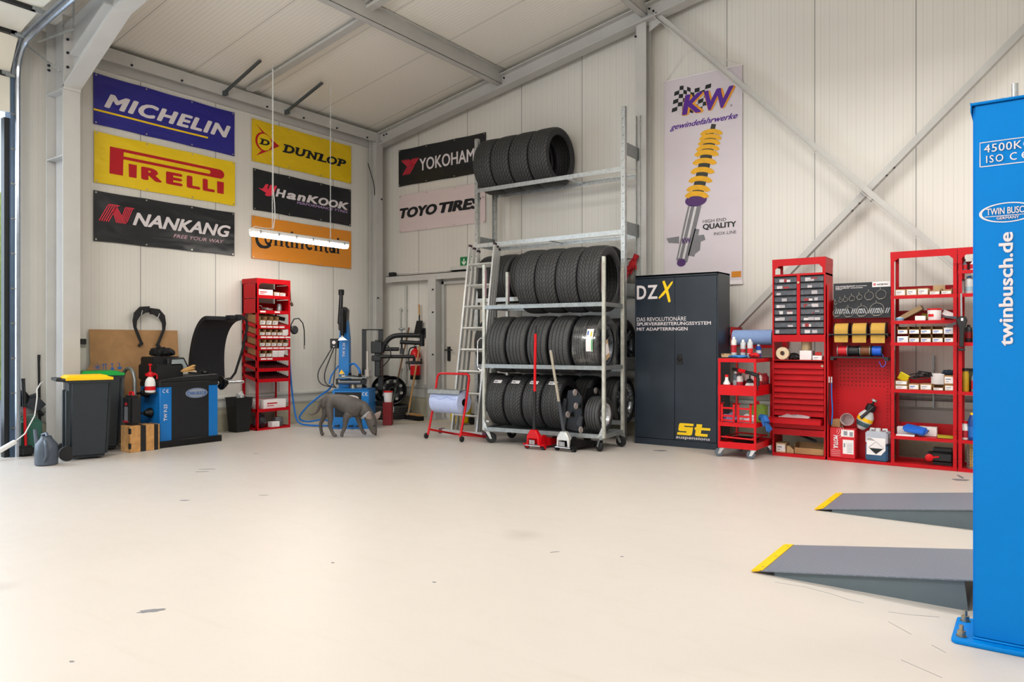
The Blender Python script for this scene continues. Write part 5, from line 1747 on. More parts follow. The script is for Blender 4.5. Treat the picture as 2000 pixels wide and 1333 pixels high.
for i, z in enumerate(SLV):
    m = MB()
    dz = 0.0
    m.box(0.004, 0.0, z - 0.004, SW - 0.004, SD - 0.002, z)
    m.box(0.004, -0.003, z - (0.04 if i < 8 else 0.035), SW - 0.004, 0.0, z + 0.006)
    m.box(0.004, SD - 0.004, z, SW - 0.004, SD, z + (0.12 if i in (0, 1, 8) else 0.03))
    for x in (0.0, SW - 0.003):
        m.box(x, 0, z - 0.035, x + 0.003, SD, z + (0.16 if i in (0, 1) else 0.012))
    slope = 0.22 if 2 <= i <= 7 else 0.0
    for v in m.v: v.z += slope * v.y
    sh = m.build('shelf_tray', RED if i not in (6, 7) else RED, slim)
    if i in (6, 7):
        q = MB()
        for a in range(9):
            q.box(0.02 + 0.057 * a, 0.01, z, 0.024 + 0.057 * a, SD - 0.01, z + 0.028)
        for b in range(6):
            q.box(0.01, 0.02 + 0.052 * b, z, SW - 0.01, 0.024 + 0.052 * b, z + 0.028)
        for v in q.v: v.z += slope * v.y
        q.build('divider_grid', DRED, sh)
    if 1 <= i <= 5:
        for a in range({1: 2, 2: 4, 3: 5, 4: 5, 5: 2}[i]):
            q = MB(); x = 0.06 + 0.098 * a if i > 1 else 0.05 + 0.23 * a
            q.box(x, -0.0045, z - 0.024, x + 0.085, -0.003, z - 0.004); q.build('shelf_label', PAPER, sh)
def SP(x, y, z): return (-8.487 - y, 5.99 + x, z)
def parts_box(label, w, d, h, loc, rz, open_=True, m_=None, lab=True, group=None, tilt=0.0, labcol=None):
    """small open fronted parts carton with a white label"""
    t = thing('parts_box', label, 'box', loc, rz, group)
    t.rotation_euler[0] = tilt
    m_ = m_ or CARD
    if open_:
        m = MB(); e = 0.003
        m.box(0, 0, 0, w, d, e); m.box(0, 0, 0, e, d, h); m.box(w - e, 0, 0, w, d, h); m.box(0, d - e, 0, w, d, h)
        m.box(0, 0, 0, w, e, h * 0.62); m.build('carton', m_, t)
        m = MB(); m.box(e, e, h * 0.35, w - e, d - e, h * 0.38); m.build('contents', CARDD, t)
        fh = h * 0.58
    else:
        m = MB(); m.box(0, 0, 0, w, d, h); m.build('carton', m_, t, bevel=0.002)
        fh = h * 0.92
    if lab:
        q = MB(); q.box(w * 0.08, -0.0012, fh * 0.15, w * 0.92, 0, fh * 0.92); l = q.build('label_strip', PAPER, t)
        q = MB(); q.box(w * 0.14, -0.0018, fh * 0.55, w * 0.6, -0.001, fh * 0.72); q.box(w * 0.14, -0.0018, fh * 0.3, w * 0.45, -0.001, fh * 0.4); q.build('print', labcol or mat('print_grey', '#8d8f95'), l)
    return t
# contents of the slim shelf
parts_box('long white carton on the uppermost tray of the slim red shelf', 0.24, 0.2, 0.085, SP(0.05, 0.05, 1.822), 90, False, PAPER, True, None, 0, LETR)
parts_box('small brown carton beside the long white one on the uppermost tray', 0.09, 0.15, 0.06, SP(0.31, 0.05, 1.822), 90, False)
parts_box('small pale carton on the uppermost tray nearest the gauge', 0.10, 0.15, 0.055, SP(0.41, 0.06, 1.822), 90, False, CARDL)
m = MB()
for k in range(7):
    m.obox((0.08 + rnd.uniform(-.03, .05), 0.12 + rnd.uniform(-.05, .05), 0.02 + 0.012 * k), (0.11, 0.03, 0.008), (rnd.uniform(-.5, .5), rnd.uniform(-.4, .4), rnd.uniform(0, 3)))
solo(m, 'blister_packs', mat('blister_grey', '#9b9a98', 0.35), 'loose heap of grey blister packs on the second tray of the slim shelf', 'packs', SP(0, 0, 1.632), 90)
m = MB(); m.lathe([(0.03, 0), (0.033, 0.004), (0.033, 0.085), (0.028, 0.095), (0.028, 0.105)], (0, 0, 0), 'z', 18)
solo(m, 'tin_can', GALVD, 'small grey tin on the second tray of the slim shelf', 'tin', SP(0.43, 0.10, 1.617))
m = MB(); m.obox((0.27, 0.15, 0.032), (0.13, 0.09, 0.03), (0.1, 0.05, 0.3))
solo(m, 'valve_packs', mat('blister_grey', '#9b9a98'), 'flat grey packet between blister heap and tin', 'packet', SP(0, 0, 1.617), 90)
rows = [(1.418, 4, 0.10, 'upper', 'third', 0.115), (1.278, 5, 0.092, 'middle', 'fourth', 0.08), (1.128, 5, 0.092, 'crowded', 'fifth', 0.09), (0.983, 4, 0.10, 'lower', 'sixth', 0.088)]
for z, n, dx, nm, tr, hh in rows:
    for i in range(n):
        pale = (tr == 'fourth' and i == 4) or (tr == 'sixth' and i >= 2)
        if tr == 'third' and i == 3:
            m = MB(); m.obox((0.44, 0.14, 0.085), (0.15, 0.12, 0.05), (0.2, 0.1, 0.1))
            solo(m, 'rubber_pad', BLACK, 'black rubber pad lying across the third tray of the slim shelf', 'pad', SP(0, 0, z + 0.025), 90)
            continue
        parts_box('%s %s from the waste bin on the %s slim shelf tray' % (ORD[i], 'white carton' if pale else 'brown parts carton', tr), dx - 0.006, 0.28, hh, SP(0.045 + dx * i, 0.008, z), 90, not pale, PAPER if pale else CARD, not pale, 'parts cartons in the slim shelf', R(12.4))
parts_box('white carton with red marks on the low shelf above the bottom tray', 0.36, 0.2, 0.12, SP(0.13, 0.03, 0.282), 90, False, PAPER, True, None, 0, LETR)
m = MB()
m.sphere((0.03, 0.1, 0.06), (0.04, 0.07, 0.06), 12, 8)
for v in m.v: v += Vector((rnd.uniform(-.02, .02), rnd.uniform(-.02, .02), max(rnd.uniform(-.02, .03), -v.z)))
solo(m, 'plastic_bag', FROST, 'crumpled clear bag on the low shelf beside the white carton', 'bag', SP(0.03, 0.02, 0.282), 90)
m = MB()
for k in range(6): m.lathe([(0.05, 0.021 * k), (0.072, 0.021 * k + 0.002), (0.072, 0.021 * k + 0.016), (0.05, 0.021 * k + 0.018)], (0, 0, 0), 'z', 20)
solo(m, 'disc_stack', GALVD, 'stack of grey spacer discs on the bottom tray of the slim shelf', 'discs', SP(0.43, 0.13, 0.022))
parts_box('small white carton on the bottom tray of the slim shelf', 0.12, 0.1, 0.075, SP(0.25, 0.01, 0.022), 90, False, PAPER, False)
m = MB()
m.sphere((0.10, 0.13, 0.09), (0.08, 0.10, 0.09), 12, 8)
for v in m.v: v += Vector((rnd.uniform(-.02, .02), rnd.uniform(-.02, .02), max(rnd.uniform(-.02, .03), -v.z)))
solo(m, 'foil_bag', mat('dark_foil', '#4a4a50', 0.3, 0.3), 'dark foil bag on the bottom tray of the slim shelf', 'bag', SP(0.04, 0.02, 0.022), 90)

t = thing('tyre_inflator', 'round black tyre inflator gauge with curved hose beside the slim red shelf', 'gauge', (-8.52, 6.605, 1.36), 90)
m = MB(); m.lathe([(0.05, 0.0), (0.06, -0.012), (0.06, -0.035), (0.05, -0.045)], (0, 0, 0), 'y', 22); m.build('gauge_body', BLACK, t)
m = MB(); m.lathe([(0.045, -0.0465), (0.0, -0.0465)], (0, 0, 0), 'y', 20, False); m.build('dial', mat('dial_face', '#3a3b3d', 0.3), t)
m = MB(); m.tube([(-0.06, -0.02, 0.0), (-0.05, -0.02, 0.08), (0.0, -0.02, 0.155), (0.08, -0.02, 0.165), (0.15, -0.02, 0.10), (0.175, -0.02, 0.0), (0.18, -0.02, -0.16), (0.178, -0.02, -0.22)], 0.008, 8); m.build('hose', BLACK, t)
m = MB(); m.tube([(0.178, -0.02, -0.22), (0.178, -0.02, -0.27)], 0.011, 8); m.build('chuck', CHROME, t)
m = MB(); m.tube([(-0.045, 0.0, 0.02), (-0.06, 0.02, 0.05)], 0.012, 6); m.build('hook', BLACK, t)
m = MB()
m.tube([(-8.52, 6.55, 1.95), (-8.51, 6.555, 1.78), (-8.50, 6.56, 1.74)], 0.006, 6); m.obox((-8.50, 6.565, 1.72), (0.02, 0.03, 0.05), (0.4, 0, 0))
solo(m, 'key_strap', mat('strap_brown', '#4a3a28'), 'small strap with a brass tag on the upright of the slim shelf', 'strap')
t = thing('air_hose', 'blue air hose coiled on the floor between the slim shelf and the tyre changer', 'hose', (0, 0, 0))
m = MB()
pts = [(-8.62, 6.60, 1.12), (-8.56, 6.58, 0.85), (-8.54, 6.60, 0.50), (-8.50, 6.63, 0.15), (-8.44, 6.66, 0.045), (-8.28, 6.72, 0.022), (-8.08, 6.80, 0.022), (-8.06, 6.86, 0.025), (-8.12, 6.92, 0.06), (-8.25, 6.90, 0.09), (-8.42, 6.78, 0.06), (-8.48, 6.68, 0.12), (-8.38, 6.74, 0.28), (-8.25, 6.84, 0.42), (-8.14, 6.92, 0.52), (-8.12, 6.97, 0.60)]
def smooth(p, k=4):
    p = [Vector(q) for q in p]
    out = []
    for i in range(len(p) - 1):
        a, b, c, d = p[max(i - 1, 0)], p[i], p[i + 1], p[min(i + 2, len(p) - 1)]
        for j in range(k):
            t_ = j / k
            out.append(0.5 * ((2 * b) + (c - a) * t_ + (2 * a - 5 * b + 4 * c - d) * t_ * t_ + (3 * b - a - 3 * c + d) * t_ ** 3))
    return out + [p[-1]]
m.tube(smooth(pts), 0.013, 8)
m.build('tube', HOSEB, t)

# ------------------------------------------------------------------ tyre changer in the corner
tc = thing('tyre_changer', 'blue and black tyre changer with tilting column and press arms in the corner', 'tyre changer', (-7.86, 6.743, 0), 35.6)
CB = mat('changer_blue', '#0a72bd', 0.35, 0, 0.05, 6)
PB = mat('changer_panel', '#12151a', 0.5, 0, 0.2, 60)
m = MB()
m.prism([(0.0, 0.0), (0.50, 0.0), (0.50, 0.53), (0.0, 0.53)], 0.0, 0.50, 'y'); m.build('cabinet', CB, tc, bevel=0.006)
m = MB(); m.box(0.035, -0.004, 0.16, 0.40, 0.01, 0.50); fp = m.build('front_panel', PB, tc)
m = MB(); m.box(0.02, -0.003, 0.535, 0.48, 0.40, 0.545); m.box(-0.02, -0.02, 0.0, 0.52, 0.52, 0.012); m.build('top_plate', CB, tc)
m = MB(); m.ring(0.255, 0.42, 0.0, 0.042, -0.0055, 32, 2.6); bd = m.build('badge', mat('badge_white', '#d8d0cf', 0.4), fp)
m = MB(); m.text('TWIN BUSCH', 0.175, 0.41, 0.335, 0.435, -0.0062, 0.02); m.build('badge_print', mat('print_maroon', '#8b3a4a', 0.6), bd)
m = MB()
m.ring(0.432, 0.475, 0.016, 0.024, -0.001, 14, 1, 60, 300); m.ring(0.475, 0.475, 0.016, 0.024, -0.001, 14, 1, 60, 300); m.box(0.457, -0.0015, 0.472, 0.475, -0.001, 0.478)
m.build('lettering', LETW, tc)
m = MB()
for a in range(3):
    m.prism([(0.44, 0.24), (0.445, 0.32), (0.455, 0.36), (0.47, 0.32), (0.465, 0.24)], -0.0015, -0.001, 'y')
m.build('slot_print', mat('slot_dark', '#0a3f6c', 0.5), tc)
for i, x in enumerate((0.09, 0.28, 0.38)):
    m = MB(); m.box(x - 0.012, -0.10, 0.035, x + 0.012, 0.0, 0.055); m.box(x - 0.03, -0.14, 0.04, x + 0.03, -0.09, 0.058); m.build('pedal', BLACK, tc, bevel=0.004)
m = MB(); m.lathe([(0.05, 0.53), (0.045, 0.60), (0.06, 0.61), (0.06, 0.625)], (0.24, 0.22, 0), 'z', 20); m.build('turntable_hub', BRASS, tc)
m = MB()
m.box(0.06, 0.05, 0.690, 0.46, 0.40, 0.705)
m.build('turntable', GALVD, tc, bevel=0.004)
for a in range(4):
    m = MB()
    m.M = Matrix.Translation((0.26, 0.225, 0.705)) @ Matrix.Rotation(math.pi / 2 * a + 0.6, 4, 'Z')
    m.box(0.03, -0.025, 0, 0.20, 0.025, 0.015); m.prism([(0.155, 0.015), (0.20, 0.015), (0.19, 0.05), (0.175, 0.05)], -0.02, 0.02, 'y')
    m.build('clamp_jaw', BLACKM if a % 2 else CHROME, tc, bevel=0.003)
m = MB(); m.tube([(0.05, 0.16, 0.635), (0.36, 0.16, 0.635)], 0.038, 16); m.build('air_cylinder', mat('cylinder_grey', '#77787a', 0.35, 0.5), tc)
m = MB(); m.box(0.02, 0.12, 0.60, 0.05, 0.20, 0.68); m.box(0.36, 0.12, 0.60, 0.42, 0.20, 0.67); m.build('cylinder_end', BLACKM, tc)
m = MB()
m.prism([(-0.025, 0.53), (0.13, 0.53), (0.125, 1.25), (0.10, 1.50), (0.0, 1.50), (-0.02, 1.25)], 0.47, 0.60, 'y'); m.build('column', CB, tc, bevel=0.006)
m = MB(); m.text('TW X-36', 0.032, 0.98, 0.070, 1.18, 0.468, 0.02, 0, 1, 'up'); m.build('lettering', LETW, tc)
m = MB()
m.prism([(-0.01, 1.36), (0.09, 1.32), (0.105, 1.66), (0.06, 1.70), (0.03, 1.62), (-0.015, 1.56)], 0.40, 0.60, 'y')
m.tube([(0.055, 0.36, 1.28), (0.055, 0.36, 1.66)], 0.03, 10)
m.build('mount_head', BLACKM, tc, bevel=0.008)
m = MB(); m.tube([(0.02, 0.36, 1.45), (0.03, 0.40, 1.88)], [0.035, 0.028], 12); m.lathe([(0.04, 1.86), (0.042, 1.93), (0.03, 1.94)], (0.03, 0.40, 0), 'z', 14); m.build('column_rod', BLACKM, tc)
m = MB()
m.tube([(0.055, 0.36, 1.24), (0.055, 0.36, 1.29)], 0.02, 10); m.prism([(-0.01, 1.21), (0.14, 1.215), (0.08, 1.26), (0.03, 1.26)], 0.33, 0.39, 'y'); m.build('mount_tool', CHROME, tc, bevel=0.004)
m = MB(); m.prism([(0.02, 0.735), (0.10, 0.735), (0.055, 0.80)], 0.30, 0.33, 'y'); m.build('warning_wedge', YEL, tc)
m = MB(); m.box(-0.14, 0.44, 1.10, -0.03, 0.52, 1.24); gb = m.build('gauge_box', BLACK, tc, bevel=0.004)
m = MB(); m.ring(-0.085, 1.185, 0, 0.026, 0.438, 18); m.ring(-0.085, 1.125, 0, 0.009, 0.438, 12); m.build('dial', PAPER, gb)
m = MB()
for dx, b in ((-0.12, -0.30), (-0.09, -0.18), (-0.06, 0.02)):
    m.tube(smooth([(dx, 0.46, 1.10), (dx + b * 0.25, 0.40, 0.95), (dx + b * 0.55, 0.34, 0.75), (dx + b * 0.35, 0.28, 0.60), (0.0, 0.22, 0.55)]), 0.008, 6)
m.build('hose', BLACK, tc)
m = MB(); m.tube(smooth([(0.12, 0.50, 0.85), (0.2, 0.46, 0.88), (0.28, 0.42, 0.80), (0.30, 0.40, 0.74)]), 0.016, 8); m.tube(smooth([(-0.03, 0.50, 0.85), (-0.12, 0.46, 0.72), (-0.14, 0.40, 0.6)]), 0.012, 8); m.build('blue_hose', HOSEB, tc)
# press arm assembly
m = MB()
m.box(0.30, 0.52, 0.30, 0.355, 0.58, 1.375); m.box(0.30, 0.52, 1.36, 0.60, 0.58, 1.378); m.box(0.535, 0.52, 0.5, 0.60, 0.58, 1.375); m.box(0.30, 0.5, 0.28, 0.60, 0.56, 0.34)
m.build('press_frame', BLACKM, tc)
m = MB(); m.box(0.515, 0.34, 0.70, 0.60, 0.50, 1.22); m.box(0.47, 0.30, 1.03, 0.63, 0.5, 1.20); m.box(0.48, 0.30, 0.92, 0.62, 0.46, 1.0); m.build('arm_carriage', BLACKM, tc, bevel=0.01)
m = MB(); m.tube([(0.425, 0.30, 0.58), (0.425, 0.30, 0.80)], 0.038, 14); m.tube([(0.425, 0.30, 0.80), (0.425, 0.30, 1.06)], 0.02, 12); m.build('press_cylinder', mat('cylinder_pale', '#b9b3ac', 0.35, 0.3), tc)
m = MB()
m.tube(smooth([(0.62, 0.34, 1.05), (0.66, 0.34, 1.16), (0.74, 0.34, 1.25), (0.86, 0.34, 1.285), (1.16, 0.34, 1.285)]), 0.035, 10); m.tube([(0.88, 0.34, 1.19), (1.19, 0.34, 1.175)], 0.03, 10); m.tube([(1.19, 0.34, 1.30), (1.19, 0.34, 1.13)], 0.036, 10)
m.build('upper_arm', BLACKM, tc)
m = MB(); m.tube([(0.60, 0.36, 1.09), (0.86, 0.36, 1.09)], 0.028, 10); m.tube([(0.90, 0.36, 1.28), (0.90, 0.36, 1.02)], 0.014, 8); m.box(0.875, 0.33, 1.02, 0.93, 0.39, 1.10); m.build('middle_arm', BLACKM, tc, bevel=0.004)
m = MB(); m.tube([(0.90, 0.36, 1.28), (0.90, 0.36, 1.36)], 0.012, 8); m.lathe([(0.02, 1.36), (0.05, 1.37), (0.05, 1.385), (0.02, 1.395)], (0.90, 0.36, 0), 'z', 16); m.build('arm_knob', GALVD, tc)
m = MB(); m.tube([(0.60, 0.32, 0.985), (1.08, 0.32, 0.985)], 0.026, 10); m.tube([(1.08, 0.32, 0.985), (1.08, 0.32, 0.92)], 0.02, 8); m.build('lower_arm', BLACKM, tc)
m = MB(); m.lathe([(0.02, 0.0), (0.12, 0.01), (0.125, 0.025), (0.11, 0.04), (0.02, 0.05)], (1.08, 0.32, 0.875), 'z', 24); m.build('press_disc', RUBBER, tc)
m = MB(); m.tube(smooth([(0.66, 0.30, 1.20), (0.74, 0.29, 1.10), (0.75, 0.28, 0.98), (0.66, 0.28, 0.86), (0.60, 0.28, 0.80)]), 0.008, 6); m.build('arm_hose', BLACK, tc)
def TCP(x, y, z=0.0):
    a = R(35.6)
    return (-7.86 + x * math.cos(a) - y * math.sin(a), 6.743 + x * math.sin(a) + y * math.cos(a), z)
# paste buckets and bottles beside the machine
t = thing('paste_bucket', 'white paste bucket with a red lid beside the tyre changer', 'bucket', TCP(0.685, 0.47), 35.6)
m = MB(); m.box(-0.065, -0.07, 0.0, 0.065, 0.07, 0.33); m.build('stand_box', mat('dark_red_box', '#7a0f18', 0.45), t, bevel=0.006)
m = MB(); m.lathe([(0.055, 0.33), (0.066, 0.46), (0.066, 0.47)], (0, 0, 0), 'z', 20); m.build('pail', PAPER, t)
m = MB(); m.lathe([(0.07, 0.47), (0.07, 0.488), (0.0, 0.49)], (0, 0, 0), 'z', 20); m.build('lid', RED2, t)
m = MB(); m.lathe([(0.035, 0.0), (0.04, 0.01), (0.04, 0.15), (0.02, 0.19), (0.016, 0.22)], (0, 0, 0), 'z', 16)
b_ = thing('spray_bottle', 'red spray bottle with a blue cap standing against the press frame', 'bottle', TCP(0.415, 0.615, 0.0), 0)
m.build('bottle', RED2, b_)
m = MB(); m.lathe([(0.022, 0.20), (0.03, 0.21), (0.03, 0.25), (0.015, 0.265)], (0, 0, 0), 'z', 12); m.build('cap', LETB, b_)

# steel wheels on a flat tyre in the corner
o = tyre('black tyre lying flat on the floor in the corner under the black steel wheels', 0.30, 0.20, 0.20, 'summer', (-8.25, 8.25, 0.108), 0, 0)
o.rotation_euler = (0, R(90), 0)
for lb, loc, sp in (('black steel rim with round holes standing in the corner, the front one', (-8.20, 8.24, 0.435), 0.3), ('black steel rim leaning behind another one in the corner', (-8.42, 8.31, 0.44), 0.9)):
    t = thing('wheel', lb, 'wheel', loc)
    t.rotation_euler = (sp, R(-6), R(-48))
    rim_parts(t, 0.22, 0.17, 'steel', 1)
# brooms, spade, dustpan rail, extinguisher on the back wall
t = thing('spade', 'spade with a brown handle and grey leaf blade leaning on the wall in the corner', 'spade', (0, 0, 0))
a, b = Vector((-8.17, 8.58, 1.42)), Vector((-7.80, 7.76, 0.03))
m = MB(); m.tube([a, a.lerp(b, 0.60)], 0.014, 8); m.build('handle', mat('old_wood', '#6b4a2e', 0.6), t)
m = MB(); m.tube([a.lerp(b, 0.56), a.lerp(b, 0.66)], 0.019, 8); m.build('collar', BLACK, t)
m = MB(); m.tube([a.lerp(b, 0.66), a.lerp(b, 0.86)], 0.010, 8); m.build('shank', mat('green_steel', '#5d6a5c', 0.4, 0.4), t)
m = MB()
c0, d = a.lerp(b, 0.84), (b - a).normalized()
sd = Vector((0.81, 0.58, 0)); nn = d.cross(sd).normalized()
L_ = []
for q, w in ((0, 0.012), (0.06, 0.04), (0.13, 0.046), (0.2, 0.03), (0.25, 0.006)):
    for s in (-1, 1): L_.append(c0 + d * q + sd * (w * s) + nn * 0.01 * (w < 0.04))
k = len(L_)
m.add(L_ + [v + nn * 0.004 for v in L_], [(2 * i, 2 * i + 1, 2 * i + 3, 2 * i + 2) for i in range(4)] + [(k + 2 * i, k + 2 * i + 2, k + 2 * i + 3, k + 2 * i + 1) for i in range(4)])
m.build('blade', GALVD, t)
t = thing('push_broom', 'push broom with a pale wooden handle standing against the back wall', 'broom', (0, 0, 0))
m = MB(); m.tube([(-7.86, 8.24, 0.10), (-7.845, 8.52, 1.30)], 0.014, 8); m.build('handle', WOODL, t)
m = MB(); m.tube([(-7.86, 8.23, 0.06), (-7.86, 8.27, 0.19)], 0.018, 8); m.build('socket', GALVD, t)
m = MB(); m.bar((-7.92, 8.28, 0.085), (-7.54, 8.18, 0.085), 0.06, 0.03); m.build('broom_head', WOODL, t)
m = MB(); m.bar((-7.93, 8.28, 0.036), (-7.53, 8.18, 0.036), 0.085, 0.07); m.build('bristles', mat('bristle_black', '#0d0d0e', 0.95, 0, 0.3, 90, 0.5), t)
t = thing('tool_hook', 'black hook bracket with a hand shovel hung on the back wall over the broom', 'hook', (-7.97, 8.645, 1.36))
m = MB()
m.box(0.02, -0.03, -0.10, 0.10, 0, 0.05)
for z in (0.03, -0.03): m.tube([(0.06, -0.03, z), (0.11, -0.09, z)], 0.008, 6)
m.build('bracket', BLACK, t)
m = MB(); m.prism([(-0.10, -0.07), (0.06, -0.07), (0.09, 0.17), (-0.03, 0.17)], -0.07, -0.06, 'y'); m.build('shovel_pan', BLACKM, t)
m = MB(); m.tube([(0.025, -0.065, 0.16), (0.02, -0.06, 0.26)], 0.012, 8); hn = m.build('shovel_shank', BLACKM, t)
m = MB(); m.tube([(0.02, -0.06, 0.26), (0.012, -0.06, 0.40)], 0.014, 8); m.tube([(0.012, -0.06, 0.40), (0.011, -0.06, 0.425)], 0.016, 8); m.build('shovel_grip', WOODL, t)
t = thing('fire_extinguisher', 'red fire extinguisher hanging on the back wall beside the steel post', 'fire extinguisher', (-7.985, 8.53, 0.60), 0)
m = MB(); m.lathe([(0.075, 0.0), (0.082, 0.01), (0.082, 0.07)], (0, 0, 0), 'z', 22); m.build('foot', BLACK, t)
m = MB(); m.lathe([(0.08, 0.07), (0.08, 0.40), (0.06, 0.455), (0.028, 0.48), (0.028, 0.50)], (0, 0, 0), 'z', 22); m.build('cylinder', RED2, t)
m = MB(); m.lathe([(0.0812, 0.22), (0.0812, 0.35)], (0, 0, 0), 'z', 22, False); m.build('label_band', mat('extinguisher_label', '#d8a3a3', 0.5, 0, 0.35, 60), t)
m = MB(); m.tube([(0, 0, 0.49), (0, 0, 0.53)], 0.02, 8); m.bar((-0.02, -0.0, 0.54), (0.09, -0.02, 0.56), 0.02, 0.008); m.bar((-0.02, 0, 0.525), (0.08, -0.02, 0.515), 0.02, 0.006); m.build('valve', BLACKM, t)
m = MB(); m.tube(smooth([(-0.02, 0, 0.51), (-0.09, -0.02, 0.49), (-0.115, -0.03, 0.40), (-0.105, -0.03, 0.22), (-0.085, -0.03, 0.15)]), 0.011, 8); m.build('hose', BLACK, t)
m = MB(); m.box(-0.03, 0.078, 0.25, 0.03, 0.12, 0.33); m.build('wall_bracket', BLACK, t)
m = MB(); m.tube(smooth([(-7.75, 7.75, 0.008), (-7.55, 7.9, 0.008), (-7.4, 8.2, 0.008), (-7.2, 8.35, 0.008), (-7.0, 8.4, 0.008)]), 0.006, 6)
solo(m, 'cable', mat('cable_cream', '#c9bb9c', 0.6), 'cream cable lying on the floor in front of the back door', 'cable')
m = MB(); m.tube(smooth([(-8.60, 8.1, 4.02), (-8.63, 8.2, 3.86), (-8.64, 8.27, 3.70), (-8.64, 8.28, 3.55)]), 0.008, 6)
solo(m, 'loose_cable', BLACK, 'short black cable hanging loose at the corner column top', 'cable')

# ------------------------------------------------------------------ ladder leaning on the rack
lad = thing('ladder', 'three section aluminium ladder leaning against the tyre rack', 'ladder', (-5.95, 7.27, 0), 0)
tilt = math.atan2(0.37, 2.42)
def LP(x, z, off): return Vector((x, z * math.sin(tilt) + off * math.cos(tilt), z * math.cos(tilt) - off * math.sin(tilt) + 0.03))
for sct in range(3):
    off = 0.070 * sct
    hw = 0.205 - 0.017 * sct
    top = 2.46 - 0.02 * sct
    for s in (-1, 1):
        m = MB(); m.bar(LP(s * hw, 0.02, off), LP(s * hw, top, off), 0.026, 0.044, (0, 1, 0)); st = m.build('stile', ALU, lad)
        m = MB(); m.bar(LP(s * hw, top - 0.005, off), LP(s * hw, top + 0.025, off), 0.03, 0.048, (0, 1, 0)); m.build('end_cap', mat('cap_maroon', '#3b2830', 0.5), st)
    for i in range(8):
        m = MB(); m.tube([LP(-hw, 0.22 + 0.285 * i, off), LP(hw, 0.22 + 0.285 * i, off)], 0.014, 8); m.build('rung', ALU, lad)
m = MB(); m.box(-0.36, -0.06, 0.0, 0.36, 0.0, 0.06); m.build('base_bar', ALU, lad)
for s in (-1, 1):
    m = MB(); m.box(s * 0.36 - 0.03, -0.065, 0.0, s * 0.36 + 0.03, 0.005, 0.066); m.build('rubber_foot', mat('foot_maroon', '#5d3a48', 0.6), lad, bevel=0.004)
# yellow spray tank behind the ladder
t = thing('spray_tank', 'yellow vacuum cleaner tank with black head behind the ladder foot', 'vacuum cleaner', (-6.78, 8.20, 0), 0)
m = MB(); m.lathe([(0.12, 0.02), (0.15, 0.05), (0.155, 0.30), (0.14, 0.33)], (0, 0, 0), 'z', 22); m.build('tank', mat('tank_yellow', '#d8b70a', 0.4), t)
m = MB(); m.lathe([(0.142, 0.33), (0.15, 0.35), (0.15, 0.40)], (0, 0, 0), 'z', 22); m.build('seal_band', BLACK, t)
m = MB(); m.lathe([(0.148, 0.40), (0.14, 0.46), (0.08, 0.50), (0.0, 0.505)], (0, 0, 0), 'z', 22); m.build('motor_head', mat('tank_yellow', '#d8b70a'), t)
for s in (-1, 1):
    m = MB(); m.lathe([(0.02, -0.02), (0.075, -0.02), (0.08, 0), (0.075, 0.02), (0.02, 0.02)], (s * 0.16, 0.06, 0.08), 'x', 18); m.build('wheel', RUBBER, t)

# ------------------------------------------------------------------ paper roll stand
t = thing('paper_roll_stand', 'red tubular floor stand holding a roll of blue wiping paper', 'stand', (-6.08, 6.72, 0), 0)
W_ = 0.51
for x in (0.0, W_):
    m = MB(); m.tube([(x, 0.0, 0.05), (x, 0.10, 0.40), (x, 0.17, 0.74)], 0.014, 10); m.build('leg', RED2, t)
    m = MB(); m.tube([(x, 0.02, 0.115), (x + (0.06 if x == 0 else 0.05), 0.44, 0.02)], 0.013, 8); m.build('rear_brace', RED2, t)
    m = MB(); m.lathe([(0.012, -0.012), (0.032, -0.012), (0.036, 0), (0.032, 0.012), (0.012, 0.012)], (x + (-0.028 if x == 0 else 0.028), 0.0, 0.037), 'x', 18); m.build('wheel', RUBBER, t)
m = MB(); m.tube([(0.0, 0.17, 0.74), (0.012, 0.18, 0.785), (0.05, 0.185, 0.80), (W_ - 0.05, 0.185, 0.80), (W_ - 0.012, 0.18, 0.785), (W_, 0.17, 0.74)], 0.014, 10); m.build('top_handle', RED2, t)
m = MB(); m.tube([(0.06, 0.44, 0.02), (W_ + 0.05, 0.44, 0.02)], 0.013, 8); m.build('rear_bar', RED2, t)
m = MB(); m.tube([(0.0, 0.12, 0.46), (W_, 0.12, 0.46)], 0.012, 8); m.build('spindle', BLACK, t)
m = MB(); m.prism([(-0.02, 0.565), (0.0, 0.61), (0.10, 0.615), (0.10, 0.605), (0.005, 0.60), (-0.012, 0.562)], 0.005, W_ - 0.005, 'x'); m.build('tear_bar', GALVD, t)
roll = thing('paper_roll', 'roll of pale blue wiping paper in the red floor stand', 'paper roll', (-6.08, 6.84, 0.46), 0)
m = MB(); m.lathe([(0.03, 0.03), (0.135, 0.03), (0.14, 0.035), (0.14, W_ - 0.04), (0.135, W_ - 0.035), (0.03, W_ - 0.035)], (0, 0, 0), 'x', 36, False); m.build('roll_body', mat('wipe_paper', '#b3bfe0', 0.85, 0, 0.05, 24, 0.1), roll)
m = MB(); m.lathe([(0.031, W_ - 0.033), (0.045, W_ - 0.033)], (0, 0, 0), 'x', 20, False); m.build('core_plug', BLACK, roll)
m = MB(); m.add([(0.04 + 0.42 * i / 24, -0.1425 * math.cos(0.35 + 0.10 * math.sin(i * 0.5)), 0.1425 * math.sin(0.35 + 0.10 * math.sin(i * 0.5)) + dz) for dz in (0, 0.004) for i in range(25)], [(i, i + 1, 26 + i, 25 + i) for i in range(24)]); m.build('torn_edge', mat('tear_blue', '#5b7cc0', 0.8), roll)

